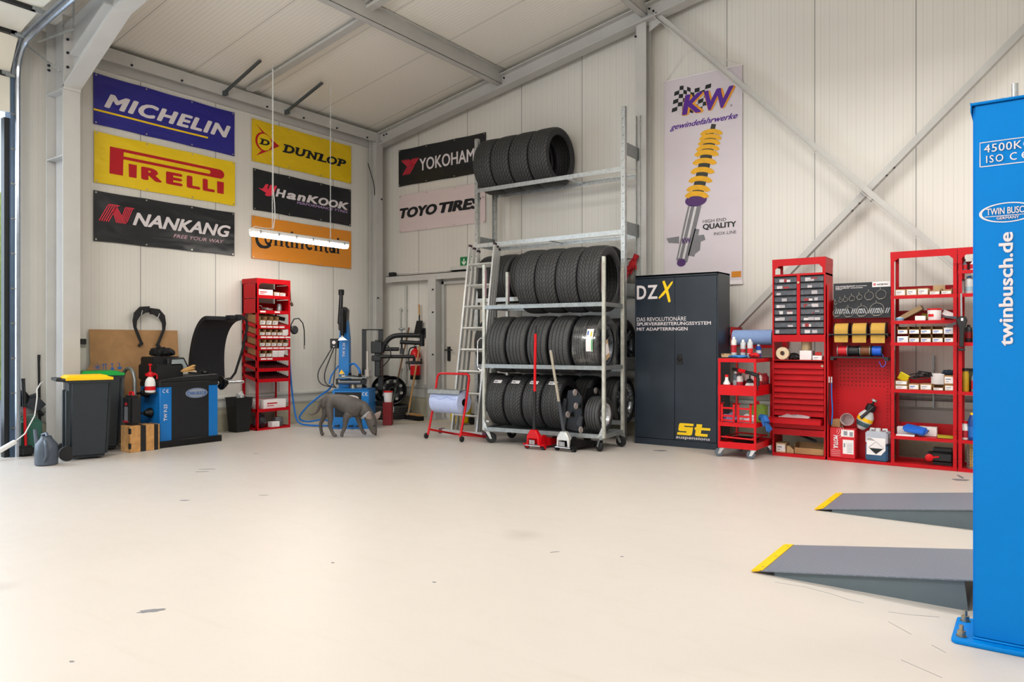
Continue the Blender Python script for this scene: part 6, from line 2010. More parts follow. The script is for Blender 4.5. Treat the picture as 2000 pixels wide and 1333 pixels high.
# ------------------------------------------------------------------ dog
def skin_body(name, chains, m_, parent=None, sub=2, root=0):
    """chains: lists of (x,y,z,radius); equal points are shared"""
    vs, es, rs, idx = [], [], [], {}
    for ch in chains:
        last = None
        for x, y, z, r in ch:
            key = (round(x, 4), round(y, 4), round(z, 4))
            if key not in idx:
                idx[key] = len(vs)
                vs.append((x, y, z))
                r = r if isinstance(r, tuple) else (r, r)
                rs.append((r[0] * 1.33, r[1] * 1.33))
            i = idx[key]
            if last is not None and last != i:
                es.append((last, i))
            last = i
    me = bpy.data.meshes.new(name)
    me.from_pydata(vs, es, [])
    o = bpy.data.objects.new(name, me)
    C.objects.link(o)
    sk = o.modifiers.new('skin', 'SKIN')
    sk.use_smooth_shade = True
    for i, r in enumerate(rs):
        me.skin_vertices[0].data[i].radius = r
    me.skin_vertices[0].data[root].use_root = True
    sb = o.modifiers.new('smooth', 'SUBSURF')
    sb.levels = sb.render_levels = sub
    me.materials.append(m_)
    if parent: o.parent = parent
    return o
k = N('dog_coat')
x, y, z = k.xyz()
n1 = k.noise(7, 4)
n2 = k.noise(70, 3)
base = k.mix(n1, lin('#45403d'), lin('#6a635d'))
base = k.mix(k.math('MULTIPLY', n2, 0.45), base, lin('#2f2c2b'))
k.bump(n2, 0.3, 0.004)
DOGM = k.out(base, 0.55)
def D(zx, zz): return ((zx - 700) * 0.000829, (1195 - zz) * 0.000829)
def dp(zx, zz, y, r):
    a, b = D(zx, zz)
    return (a, y, b, r)
dog = thing('dog', 'grey short haired dog sniffing the floor in front of the tyre changer', 'dog', (-7.21, 6.23, 0), 35.6)
pel = dp(590, 655, 0, (0.066, 0.070))
hip = dp(545, 650, 0, (0.050, 0.058))
sh = dp(1010, 735, 0, (0.078, 0.098))
nb = dp(1120, 765, 0, (0.062, 0.075))
nk = dp(1190, 845, 0.0, (0.052, 0.058))
hd = dp(1238, 915, 0.0, (0.050, 0.056))
spine = [pel, dp(680, 648, 0, (0.063, 0.066)), dp(770, 670, 0, (0.068, 0.080)), dp(870, 700, 0, (0.077, 0.096)), sh, nb, nk, hd, dp(1258, 985, 0, (0.057, 0.056)), dp(1274, 1050, 0, (0.044, 0.046)), dp(1288, 1105, 0, (0.034, 0.036)), dp(1303, 1145, 0, (0.027, 0.027)), dp(1312, 1170, 0, (0.019, 0.017))]
chains = [spine, [pel, hip, dp(505, 665, 0, 0.026), dp(472, 720, 0, 0.019), dp(445, 790, 0, 0.015), dp(410, 845, 0, 0.012), dp(345, 868, 0, 0.009), dp(285, 855, 0, 0.005)]]
# near hind leg, far hind leg
chains.append([pel, dp(625, 740, -0.062, (0.050, 0.062)), dp(650, 850, -0.075, (0.036, 0.044)), dp(655, 940, -0.075, (0.026, 0.030)), dp(640, 1030, -0.075, (0.019, 0.022)), dp(680, 1120, -0.075, 0.017), dp(705, 1172, -0.075, 0.019), dp(752, 1180, -0.077, 0.022)])
chains.append([hip, dp(540, 735, 0.058, (0.045, 0.056)), dp(540, 850, 0.070, (0.034, 0.042)), dp(500, 930, 0.070, (0.024, 0.027)), dp(455, 1020, 0.070, (0.018, 0.020)), dp(465, 1110, 0.070, 0.016), dp(475, 1168, 0.070, 0.018), dp(510, 1180, 0.070, 0.021)])
# near fore leg, far fore leg
chains.append([sh, dp(950, 830, -0.062, (0.042, 0.056)), dp(885, 900, -0.078, (0.032, 0.036)), dp(880, 1000, -0.078, 0.024), dp(858, 1080, -0.078, 0.020), dp(825, 1150, -0.078, 0.017), dp(820, 1177, -0.078, 0.018), dp(852, 1181, -0.080, 0.021)])
chains.append([sh, dp(1040, 860, 0.060, (0.040, 0.048)), dp(1040, 930, 0.070, 0.032), dp(1065, 1030, 0.070, 0.022), dp(1085, 1090, 0.070, 0.018), dp(1115, 1150, 0.070, 0.017), dp(1165, 1168, 0.068, 0.020)])
body = skin_body('body', chains, DOGM, dog, 2)
for nm, bx, bz, tx, tz, y0, y1 in (('near', 1228, 915, 1246, 812, -0.066, -0.092), ('far', 1305, 915, 1385, 822, 0.040, 0.070)):
    a, b = D(bx, bz), D(tx, tz)
    P0, P1 = Vector((a[0], y0, a[1])), Vector((b[0], y1, b[1]))
    d = (P1 - P0)
    s = Vector((d.z, 0, -d.x)).normalized()
    m = MB()
    vs = []
    for q, w, th in ((-0.1, 0.034, 0.018), (0.25, 0.040, 0.012), (0.6, 0.028, 0.009), (0.85, 0.014, 0.006), (1.0, 0.003, 0.003)):
        c_ = P0 + d * q
        for k_ in range(8):
            t_ = 2 * math.pi * k_ / 8
            vs.append(c_ + s * (w * math.cos(t_)) + Vector((0, 1, 0)) * (th * math.sin(t_)))
    m.add(vs, [(i * 8 + j, i * 8 + (j + 1) % 8, i * 8 + 8 + (j + 1) % 8, i * 8 + 8 + j) for i in range(4) for j in range(8)] + [tuple(range(8)), tuple(32 + j for j in range(8))])
    m.build('ear', mat('dog_ear', '#8a7a72', 0.6, 0, 0.1, 20), dog)
m = MB()
a = D(1318, 1166); m.sphere((a[0], 0, a[1]), (0.016, 0.02, 0.013), 12, 8); m.build('nose', BLACK, dog)
for s in (-1, 1):
    m = MB(); a = D(1310, 1030); m.sphere((a[0], s * 0.050, a[1]), (0.011, 0.008, 0.010), 10, 6); m.build('eye', BLACKM, dog)
m = MB()
a0, a1 = Vector((D(1215, 895)[0], 0, D(1215, 895)[1])), Vector((D(1235, 930)[0], 0, D(1235, 930)[1]))
cc = Vector((D(1182, 868)[0], 0, D(1182, 868)[1])); d = Vector((0.62, 0, -0.78))
s = Vector((0.78, 0, 0.62))
vs = []
for q in (-0.016, 0.016):
    for k_ in range(24):
        t_ = 2 * math.pi * k_ / 24
        vs.append(cc + d * q + s * (0.084 * math.cos(t_)) + Vector((0, 0.076 * math.sin(t_), 0)))
m.add(vs, [(j, (j + 1) % 24, 24 + (j + 1) % 24, 24 + j) for j in range(24)])
m.build('collar', mat('collar_grey', '#9a9da0', 0.4, 0.3, 0.2, 60), dog)

# ------------------------------------------------------------------ anthracite two door cabinet
cab = thing('steel_cabinet', 'tall anthracite two door steel cabinet lettered DZX', 'cabinet', (-3.844, 7.855, 0), 0)
W_, D_, H_ = 1.0, 0.38, 1.965
m = MB()
m.box(0, 0.0, 0, 0.014, D_, H_); m.box(W_ - 0.014, 0.0, 0, W_, D_, H_); m.box(0, 0, H_ - 0.02, W_, D_, H_); m.box(0, D_ - 0.01, 0, W_, D_, H_)
m.box(0, 0.0, 0, W_, 0.02, 0.072); m.box(0, 0.0, H_ - 0.035, W_, 0.02, H_); m.box(0, 0.02, 0.06, W_, D_, 0.072)
m.build('body', DZXM, cab, bevel=0.003)
for a, b in ((0.016, 0.4935), (0.4965, W_ - 0.016)):
    m = MB(); m.box(a, -0.001, 0.076, b, 0.018, H_ - 0.039); m.build('door', DZXM, cab, bevel=0.003)
m = MB(); m.box(0.524, -0.008, 0.935, 0.592, 0.0, 1.052); hd_ = m.build('lock_plate', BLACK, cab, bevel=0.006)
m = MB(); m.lathe([(0.022, -0.008), (0.022, -0.022), (0.012, -0.026)], (0.558, 0, 1.0), 'y', 18); m.box(0.552, -0.034, 0.972, 0.564, -0.02, 1.028); m.build('turn_handle', BLACKM, hd_)
YL = -0.0018
m = MB()
m.text('D', 0.025, 1.688, 0.145, 1.850, YL, 0.028); m.text('Z', 0.162, 1.688, 0.285, 1.850, YL, 0.028)
m.build('logo_letters', LETW, cab)
m = MB()
m.poly([(0.345, 1.885), (0.372, 1.895), (0.412, 1.80), (0.428, 1.74), (0.448, 1.655), (0.432, 1.64), (0.418, 1.648), (0.400, 1.72), (0.378, 1.79)], YL)
m.poly([(0.476, 1.885), (0.468, 1.855), (0.42, 1.79), (0.36, 1.725), (0.305, 1.685), (0.298, 1.70), (0.335, 1.745), (0.40, 1.81), (0.452, 1.872)], YL - 0.0003)
m.build('logo_brush_mark', LETY, cab)
m = MB(); m.text('DAS REVOLUTIONÄRE', 0.025, 1.430, 0.632, 1.486, YL, 0.0); m.build('slogan_line', LETW, cab)
m = MB(); m.text('SPURVERBREITERUNGSSYSTEM', 0.025, 1.380, 0.920, 1.418, YL, 0.014); m.build('slogan_line', LETW, cab)
m = MB(); m.text('MIT ADAPTERRINGEN', 0.025, 1.320, 0.650, 1.358, YL, 0.014); m.build('slogan_line', LETW, cab)
m = MB()
def sl(pts, y=YL): m.poly([(a + 0.16 * (b - 0.14), b) for a, b in pts], y)
sl([(0.545, 0.272), (0.70, 0.272), (0.70, 0.245), (0.595, 0.245), (0.595, 0.232), (0.70, 0.232), (0.70, 0.15), (0.68, 0.138), (0.525, 0.138), (0.525, 0.168), (0.63, 0.168), (0.63, 0.182), (0.545, 0.182), (0.53, 0.195), (0.53, 0.26)])
sl([(0.72, 0.235), (0.90, 0.235), (0.90, 0.208), (0.80, 0.208), (0.80, 0.168), (0.88, 0.168), (0.88, 0.138), (0.745, 0.138), (0.735, 0.15), (0.735, 0.208), (0.72, 0.208)])
sl([(0.735, 0.272), (0.80, 0.272), (0.80, 0.234), (0.735, 0.234)])
m.build('corner_logo', LETY, cab)
m = MB(); m.text('suspensions', 0.512, 0.086, 0.908, 0.128, YL, 0.012, 0.1); m.build('corner_logo_text', LETW, cab)

# ------------------------------------------------------------------ spray cans, bottles: builders
def can(label, loc, h=0.20, r=0.031, body='#c9c6c2', band='#b01824', cap=None, group=None, b0=0.3, b1=0.75):
    t = thing('spray_can', label, 'spray can', loc, 0, group)
    m = MB(); m.lathe([(r * 0.9, 0), (r, 0.006), (r, h * 0.80), (r * 0.78, h * 0.86), (r * 0.45, h * 0.89)], (0, 0, 0), 'z', 18); m.build('can_body', mat('can_' + body[1:], body, 0.35, 0.1), t)
    m = MB(); m.lathe([(r * 1.012, h * b0 * 0.8), (r * 1.012, h * b1 * 0.8)], (0, 0, 0), 'z', 18, False); m.build('label_band', mat('band_' + band[1:], band, 0.4), t)
    m = MB(); m.lathe([(r * 0.5, h * 0.88), (r * 0.5, h * 0.96), (r * 0.3, h)], (0, 0, 0), 'z', 12); m.build('cap', mat('cap_' + (cap or '#e0dcd5')[1:], cap or '#e0dcd5', 0.4), t)
    return t
def flask(label, loc, h, r, body_m, cap_m, lab_m=None, sx=1.0, neck=0.3, shoulder=0.75):
    t = thing('bottle', label, 'bottle', loc, 0)
    m = MB(); m.lathe([(r * 0.92, 0), (r, 0.01), (r, h * shoulder * 0.85), (r * 0.75, h * shoulder), (r * neck, h * (shoulder + 0.12)), (r * neck, h * 0.92)], (0, 0, 0), 'z', 20); m.M = Matrix()
    for v in m.v: v.x *= sx
    m.build('bottle_body', body_m, t)
    m = MB(); m.lathe([(r * neck * 1.2, h * 0.88), (r * neck * 1.2, h), (0, h)], (0, 0, 0), 'z', 14); m.build('cap', cap_m, t)
    if lab_m:
        m = MB(); m.lathe([(r * 1.012, h * 0.12), (r * 1.012, h * 0.5)], (0, 0, 0), 'z', 20, False)
        for v in m.v: v.x *= sx
        m.build('label_band', lab_m, t)
    return t

# ------------------------------------------------------------------ red workshop cart
cart = thing('workshop_cart', 'red four tier workshop cart on castors beside the anthracite cabinet', 'cart', (-2.69, 7.43, 0), 0)
W_, D_ = 0.39, 0.57
for x in (0, W_ - 0.022):
    for y in (0, D_ - 0.022):
        m = MB(); m.box(x, y, 0.12, x + 0.022, y + 0.022, 1.015); m.build('post', RED2, cart, bevel=0.003)
TIERS = [(0.985, 0.035), (0.645, 0.10), (0.325, 0.04), (0.125, 0.05)]
for i, (z, hh) in enumerate(TIERS):
    m = MB()
    e = 0.003
    m.box(0.004, 0.004, z, W_ - 0.004, D_ - 0.004, z + e)
    top = z + hh
    if i == 3: pass
    for a in ((0.002, -0.002, W_ - 0.002, 0.002), (0.002, D_ - 0.002, W_ - 0.002, D_ + 0.002), (-0.002, 0.002, 0.002, D_ - 0.002), (W_ - 0.002, 0.002, W_ + 0.002, D_ - 0.002)):
        m.box(a[0], a[1], z - (0.03 if i == 3 else 0.005), a[2], a[3], top if i != 3 else z + 0.035)
    tr = m.build('tray', RED2, cart)
    if i == 0:
        m = MB(); m.box(0.0, 0.0, z + hh - 0.004, W_, D_, z + hh + 0.006); m.build('rubber_mat', BLACK, tr)
        pass
for x, y, rz in ((0.03, 0.03, 200), (W_ - 0.03, 0.03, 185), (W_ - 0.03, D_ - 0.03, 20), (0.03, D_ - 0.03, -30)):
    w, f = caster(cart, x, y, 0.044, 0.10, rz, mat('castor_grey', '#59616b', 0.5), CHROME)
for x0 in (0.035, 0.205):
    m = MB()
    for x in (x0, x0 + 0.125):
        m.box(x, -0.016, 0.37, x + 0.02, -0.004, 0.56); m.box(x, -0.016, 0.55, x + 0.02, 0.03, 0.562)
    for z in (0.375, 0.42, 0.50): m.box(x0, -0.014, z, x0 + 0.145, -0.006, z + 0.018)
    m.build('bottle_basket', RED2, cart)
def CP(x, y, z): return (-2.69 + x, 7.43 + y, z)
ZT = 1.0275
can('tall red and white spray can on the cart top', CP(0.125, 0.12, ZT), 0.215, 0.028, '#cfccc8', '#b01824')
can('silver spray can with a small red label on the cart top', CP(0.215, 0.14, ZT), 0.185, 0.028, '#b9bbbd', '#a82430', None, None, 0.35, 0.6)
can('silver spray can with a bright red square on the cart top', CP(0.29, 0.13, ZT), 0.19, 0.028, '#bfc0c2', '#d21f22', None, None, 0.3, 0.62)
can('small blue and silver drinks can on the cart top', CP(0.355, 0.2, ZT), 0.135, 0.027, '#1a3f96', '#b9bfc8', '#b9bfc8', None, 0.4, 0.7)
parts_box('small open brown carton on the cart top', 0.085, 0.07, 0.04, CP(0.02, 0.04, ZT), 0, True, CARDL, False)
def rag(name, label, m_, loc, sc, seed, rz=0):
    q = random.Random(seed)
    m = MB(); m.sphere((0, 0, sc[2]), sc, 18, 10)
    for v in m.v: v += Vector((q.uniform(-.2, .2) * sc[0], q.uniform(-.2, .2) * sc[1], max(q.uniform(-.35, .4) * sc[2], -v.z)))
    return solo(m, name, m_, label, 'cloth', loc, rz)
rag('cleaning_cloth', 'light blue cloth spread on the cart top in front of the cans', mat('cloth_blue', '#3c7fc0', 0.9, 0, 0.1, 20), CP(0.205, 0.045, ZT), (0.10, 0.028, 0.012), 3)
rag('red_rag', 'red rag at the front edge of the cart top', mat('cloth_red', '#c21a1f', 0.9, 0, 0.1, 20), CP(0.345, 0.10, ZT), (0.055, 0.045, 0.022), 4)
ZM = 0.649
flask('white wash bottle with a red cap on the middle cart tier', CP(0.07, 0.06, ZM), 0.20, 0.037, WHITE, RED2, LETR, 1, 0.45, 0.62)
can('dark grey spray can next to the wash bottle on the cart', CP(0.135, 0.15, ZM), 0.235, 0.03, '#5e6570', '#a3a6aa')
can('red and white spray can behind the pump bottle on the cart', CP(0.195, 0.10, ZM), 0.215, 0.033, '#cac5c1', '#b01824', '#2c2c2e')
for i in range(4):
    can('%s red topped spray can in the back row of the middle cart tier' % ORD[i], CP(0.15 + 0.064 * i, 0.26, ZM), 0.225, 0.030, '#cdb9b4', '#a01620', '#b01824', 'spray cans at the back of the cart')
for i in range(3):
    can('%s dark red spray can along the far side of the middle cart tier' % ORD[i], CP(0.35, 0.33 + 0.07 * i, ZM), 0.21, 0.030, '#8c1a22', '#6f151c', '#8c1a22', 'dark red cans on the cart')
t = thing('pump_bottle', 'translucent pump bottle with green fluid and a black head on the cart', 'pump bottle', CP(0.302, 0.085, ZM), 0)
m = MB(); m.lathe([(0.062, 0), (0.066, 0.01), (0.064, 0.05), (0.045, 0.10), (0.030, 0.125)], (0, 0, 0), 'z', 20); m.build('bottle_body', FROST, t)
m = MB(); m.lathe([(0.0655, 0.008), (0.067, 0.012), (0.0655, 0.045)], (0, 0, 0), 'z', 20, False); m.build('fluid', FLUIDG, t)
m = MB(); m.lathe([(0.034, 0.12), (0.036, 0.145), (0.022, 0.16), (0.008, 0.165), (0.008, 0.20)], (0, 0, 0), 'z', 16); m.build('pump_head', BLACK, t)
t = thing('grease_gun', 'black grease gun with a red band lying across the cart cans', 'grease gun', CP(0.13, 0.085, 0.872), 0)
m = MB(); m.tube([(0.0, 0, 0.035), (0.10, -0.05, 0.022), (0.22, -0.115, 0.002)], 0.017, 10); m.tube([(0.22, -0.115, 0.002), (0.30, -0.14, -0.02)], 0.020, 10); m.build('barrel', BLACK, t)
m = MB(); m.tube([(0.075, -0.0375, 0.026), (0.16, -0.083, 0.012)], 0.0195, 10); m.build('red_band', RED2, t)
m = MB(); m.tube([(0.29, -0.137, -0.015), (0.30, -0.14, -0.06), (0.296, -0.14, -0.12)], 0.016, 8); m.tube([(0.296, -0.14, -0.12), (0.294, -0.14, -0.17)], 0.006, 6); m.build('lever', BLACK, t)
rag('cleaning_cloth', 'grey and purple cloth in the cart basket next to the cabinet', mat('cloth_lilac', '#8c80a8', 0.9, 0, 0.3, 12), CP(0.10, 0.10, 0.33), (0.07, 0.075, 0.055), 5)
rag('cleaning_cloth', 'white cloth heap in the other cart basket', mat('cloth_white', '#d9cdd0', 0.9, 0, 0.2, 14), CP(0.275, 0.11, 0.33), (0.075, 0.08, 0.052), 6)
t = thing('work_glove', 'blue rubber glove drooping over the cart side', 'glove', CP(0.412, 0.16, 0.385), 0)
m = MB(); m.tube([(-0.03, 0.02, 0.03), (0.015, 0.0, 0.025), (0.045, -0.02, -0.02)], [0.034, 0.04, 0.034], 10)
for k_ in range(4): m.tube([(0.035, -0.045 + 0.018 * k_, -0.02), (0.055 + 0.006 * k_, -0.06 + 0.024 * k_, -0.07), (0.06 + 0.008 * k_, -0.065 + 0.026 * k_, -0.115 + 0.012 * abs(k_ - 1))], [0.012, 0.011, 0.008], 6)
m.tube([(0.0, -0.035, 0.015), (0.02, -0.07, -0.02), (0.03, -0.075, -0.05)], [0.014, 0.011, 0.009], 6)
m.build('glove_body', mat('glove_blue', '#1f5fa6', 0.7, 0, 0.15, 20), t)
t = thing('fluid_canister', 'yellow green fluid canister with a red cap on the cart tier', 'canister', CP(0.29, 0.37, 0.33), 0)
m = MB(); m.box(-0.08, -0.06, 0, 0.085, 0.10, 0.20); m.build('body', FLUIDG, t, bevel=0.02, seg=2)
m = MB(); m.lathe([(0.02, 0.195), (0.02, 0.235)], (0, 0, 0), 'z', 14); m.build('cap', RED2, t)
t = thing('drip_tray', 'black oil drip tray with red bars on the lowest cart tier', 'tray', CP(0.02, 0.05, 0.131), 0)
m = MB()
m.lathe([(0.0, 0.008), (0.12, 0.008), (0.145, 0.045), (0.148, 0.045), (0.12, 0.0), (0.0, 0.0)], (0.17, 0.22, 0.004), 'z', 26); m.build('pan', BLACK, t)
m = MB()
for y in (-0.02, 0.43): m.tube([(0.0, y, 0.075), (0.34, y, 0.065)], 0.009, 8)
for x in (0.02, 0.32): m.tube([(x, 0.0, 0.075), (x, 0.43, 0.065)], 0.007, 6)
m.build('lift_bars', RED2, t)

# blue paper roll on the wall bracket between cabinet and red shelving
t = thing('paper_roll_holder', 'wide roll of blue paper on a red bracket beside the small drawer tower', 'paper roll', (-2.80, 8.24, 1.24), 0)
m = MB(); m.lathe([(0.02, 0.0), (0.082, 0.0), (0.085, 0.004), (0.085, 0.435), (0.082, 0.44), (0.02, 0.44)], (0, 0, 0), 'x', 30); m.build('roll_body', PAPERB, t)
m = MB(); m.tube([(-0.03, 0, 0), (0.50, 0, 0)], 0.014, 8); m.box(-0.03, -0.02, -0.10, -0.015, 0.33, 0.12); m.box(-0.03, 0.30, -0.12, 0.50, 0.40, 0.06); m.build('bracket', RED2, t)
m = MB(); m.lathe([(0.086, 0.0), (0.086, 0.012)], (0.44, 0, 0), 'x', 24); m.build('end_disc', BLACK, t)

# ------------------------------------------------------------------ red shelving modules on the back wall
def module(label, name, x0, w, levels, y0=7.835, d=0.33, H=2.05):
    t = thing(name, label, 'shelf', (x0, y0, 0), 0)
    for x in (0, w - 0.032):
        for y in (0, d - 0.03):
            m = MB(); m.box(x, y, 0, x + 0.032, y + 0.003, H - 0.005); q = x if x == 0 else x + 0.029; m.box(q, y, 0, q + 0.003, y + 0.03, H - 0.005)
            u = m.build('upright', RED, t)
            if y == 0:
                h = MB()
                for i in range(8):
                    for zz in (0.08 + 0.26 * i, 0.11 + 0.26 * i): h.ring(x + 0.016, zz, 0, 0.0045, -0.0012, 8)
                h.build('bolt_holes', DRED, u)
    hood(t, w, d, H)
    for z in levels:
        m = MB()
        m.box(0.003, 0.0, z - 0.004, w - 0.003, d, z); m.box(0.0, -0.004, z - 0.028, w, 0.0, z + 0.004); m.box(0.003, d - 0.003, z, w - 0.003, d, z + (0.11 if 0.2 < z < 1.9 else 0.02))
        m.build('shelf_board', RED, t)
    return t
tower = thing('drawer_tower', 'red tower with clear small parts drawers over eleven red drawers', 'drawer tower', (-2.255, 7.84, 0), 0)
W_, D_, H_ = 0.525, 0.32, 2.05
m = MB()
for x in (0, W_ - 0.015): m.box(x, 0.0, 0, x + 0.015, D_, 1.19); m.box(x, 0.0, 1.19, x + 0.015, D_, 1.89)
m.box(0, D_ - 0.005, 0.22, W_, D_, 1.0); m.box(0, D_ - 0.005, 1.26, W_, D_, 1.89)
m.box(0, -0.004, 1.19, W_, 0.02, 1.262); m.box(0, 0, 1.255, W_, D_, 1.262); m.box(0, -0.004, 1.872, W_, D_, 1.892); m.box(W_ / 2 - 0.016, -0.003, 1.262, W_ / 2 + 0.016, 0.02, 1.872)
m.box(0, -0.002, 0.995, W_, D_, 1.003); m.box(0, -0.004, 0.225, W_, 0.02, 0.29); m.box(0, 0, 0.285, W_, D_, 0.29); m.box(0, -0.004, 0.0, W_, D_, 0.032)
m.build('carcass', RED, tower)
hood(tower, W_, D_, H_, 0.072)
m = MB()
for x in (0.0, W_ - 0.03): m.box(x, D_ - 0.03, 1.89, x + 0.03, D_ - 0.026, H_)
m.box(W_ - 0.003, 0, 1.89, W_, D_, H_ - 0.06)
m.build('rear_posts', RED, tower)
DRW = mat('clear_drawer', '#50535b', 0.18, 0, 0.25, 26)
STUFFS = ['#c9c2c2', '#8c2028', '#b8b0b2', '#4d4f56', '#a9a3a6']
for c in range(2):
    x0 = 0.018 if c == 0 else W_ / 2 + 0.018
    w = W_ / 2 - 0.036
    for r_ in range(9):
        z = 1.87 - (r_ + 1) * 0.0665
        m = MB(); m.box(x0, 0.004, z, x0 + w, D_ - 0.02, z + 0.060); dr_ = m.build('clear_drawer', DRW, tower, bevel=0.004)
        m = MB(); m.box(x0, -0.002, z + 0.052, x0 + w, 0.004, z + 0.060); m.build('drawer_lip', BLACKM, dr_)
        q = random.Random(c * 20 + r_)
        for _ in range(q.randint(2, 4)):
            a = x0 + q.uniform(0.01, w - 0.075); b = q.uniform(0.03, 0.065)
            m = MB(); m.box(a, 0.0028 - 0.0005 * _, z + 0.006, a + b, 0.0038, z + q.uniform(0.025, 0.045)); m.build('packet', mat('packet_%s' % STUFFS[(r_ + c + _) % 5][1:], STUFFS[(r_ + c + _) % 5], 0.5), dr_)
m = MB(); m.lathe([(0.012, -0.004), (0.012, -0.012)], (W_ / 2, 0, 1.80), 'y', 12); m.build('lock', BRASS, tower)
bounds = [0.976, 0.911, 0.854, 0.791, 0.730, 0.665, 0.605, 0.547, 0.485, 0.424, 0.350, 0.295]
for i in range(11):
    z1, z0 = bounds[i], bounds[i + 1]
    out = 0.12 if i == 9 else 0.0
    m = MB()
    m.box(0.018 if not out else -0.004, -0.006 - out, z0 + 0.003, W_ - 0.018 if not out else W_ - 0.02, 0.006 - out, z1 - 0.012)
    m.prism([(-0.006 - out, z1 - 0.012), (-0.020 - out, z1 - 0.007), (-0.020 - out, z1 - 0.004), (0.006 - out, z1 - 0.008)], 0.018, W_ - 0.018, 'x')
    if out: m.box(0.02, -out, z0 + 0.003, W_ - 0.03, 0.15, z0 + 0.008); m.box(W_ - 0.035, -out, z0, W_ - 0.03, 0.15, z1 - 0.02); m.box(0.02, -out, z0, 0.025, 0.15, z1 - 0.02)
    m.build('drawer', RED, tower)
m = MB(); m.lathe([(0.012, -0.006), (0.012, -0.014)], (W_ - 0.03, 0, 0.945), 'y', 12); m.build('drawer_lock', BRASS, tower)
def UP(x, y, z): return (-2.255 + x, 7.84 + y, z)
m = MB(); m.lathe([(0.025, 0), (0.065, 0), (0.065, 0.05), (0.025, 0.05), (0.025, 0)], (0, 0, 0), 'y', 24, False)
solo(m, 'tape_roll', mat('tape_cream', '#d6c4a4', 0.5), 'cream roll of tape in film in the open bay of the drawer tower', 'tape', UP(0.09, 0.04, 1.07))
m = MB(); m.lathe([(0.022, 0.0), (0.05, 0.0), (0.05, 0.10), (0.022, 0.10), (0.022, 0)], (0, 0, 0), 'z', 22, False)
solo(m, 'masking_roll', mat('tape_tan', '#b9a47e', 0.7), 'tan masking roll standing on the white ribbed box', 'roll', UP(0.315, 0.11, 1.10))
parts_box('white ribbed filter box in the open bay of the drawer tower', 0.115, 0.14, 0.095, UP(0.265, 0.035, 1.004), 0, False, PAPER, False)
parts_box('white carton with black print next to the ribbed box', 0.09, 0.12, 0.045, UP(0.395, 0.02, 1.004), 0, False, PAPER)
m = MB(); m.obox((0, 0, 0.018), (0.06, 0.05, 0.036), (0, 0, 0.2)); m.box(-0.03, -0.03, 0, 0, 0, 0.03)
solo(m, 'red_connector', mat('connector_red', '#b5281f', 0.5), 'orange red connector lying on the printed white carton', 'connector', UP(0.44, 0.08, 1.05), bevel=0.004)
rag('parts_heap', 'dark heap of rubber parts behind the cream tape roll', BLACK, UP(0.18, 0.15, 1.005), (0.07, 0.06, 0.03), 11)
m = MB(); m.sphere((0, 0, 0.03), (0.16, 0.035, 0.03), 18, 8)
for v in m.v: v += Vector((rnd.uniform(-.02, .02), rnd.uniform(-.01, .01), max(rnd.uniform(-.012, .015), -v.z)))
solo(m, 'plastic_bag', mat('bag_grey_pink', '#b9a1a4', 0.35, 0, 0.2, 20, 0, 0.3), 'clear bag of parts lying in the pulled out drawer', 'bag', UP(0.24, -0.058, 0.378))
parts_box('small brown carton with a white label in the bottom bay of the drawer tower', 0.10, 0.14, 0.10, UP(0.03, 0.02, 0.034), 0, False, CARDL)
m = MB(); m.prism([(0, 0), (0.07, 0.0), (0.07, 0.035), (0.02, 0.075), (0, 0.07)], 0, 0.1, 'y')
solo(m, 'torn_carton', CARDL, 'torn small carton beside the labelled one in the bottom bay', 'box', UP(0.135, 0.04, 0.034))
parts_box('long open brown carton in the bottom bay of the drawer tower', 0.29, 0.18, 0.105, UP(0.215, 0.02, 0.034), 0, True, CARD, False)
m = MB(); m.tube([(0.19, 0.10, 0.205), (0.42, 0.09, 0.135)], 0.014, 8)
solo(m, 'pipe_piece', BLACKM, 'dark pipe sticking out of the long open carton', 'pipe', UP(0, 0, 0.034))

# perforated centre panel
pan = thing('pegboard_bay', 'red perforated panel bay between drawer tower and shelf', 'pegboard', (-1.715, 7.84, 0), 0)
W_ = 0.572
k = N('pegboard_red')
x, y, z = k.xyz()
def cell(v, o, p): return k.math('ABSOLUTE', k.math('SUBTRACT', k.math('FRACT', k.math('ADD', k.math('DIVIDE', k.math('SUBTRACT', v, o), p), 0.5)), 0.5))
def rng(v, a, b): return k.math('MULTIPLY', k.math('GREATER_THAN', v, a), k.math('LESS_THAN', v, b))
def both(*q):
    r_ = q[0]
    for e in q[1:]: r_ = k.math('MULTIPLY', r_, e)
    return r_
sq = both(k.math('LESS_THAN', cell(x, 0.085, 0.0365), 0.125), k.math('LESS_THAN', cell(z, 0.75, 0.0385), 0.125), rng(x, 0.07, 0.505), rng(z, 0.73, 1.0))
ed = both(k.math('LESS_THAN', cell(x, 0.05, 0.0115), 0.28), k.math('LESS_THAN', cell(z, 0.10, 0.033), 0.10), k.math('GREATER_THAN', k.math('ABSOLUTE', k.math('SUBTRACT', x, W_ / 2)), W_ / 2 - 0.066), k.math('LESS_THAN', k.math('ABSOLUTE', k.math('SUBTRACT', x, W_ / 2)), W_ / 2 - 0.042), rng(z, 0.09, 1.06))
hl = k.math('MAXIMUM', sq, ed)
k.b.inputs['Specular IOR Level'].default_value = 0.22
k.bump(k.math('MULTIPLY', hl, -1.0), 0.6, 0.004)
PEG = k.out(k.mix(hl, k.mix(k.noise(5, 4), lin('#a90612'), lin('#bb0a17')), lin('#1d0608')), 0.42)
m = MB(); m.box(0.0, 0.20, 0.0, W_, 0.206, 1.62); m.build('perforated_panel', PEG, pan)
m = MB(); m.box(0, -0.003, 0.0, W_, 0.20, 0.028); m.build('base_shelf', RED, pan)
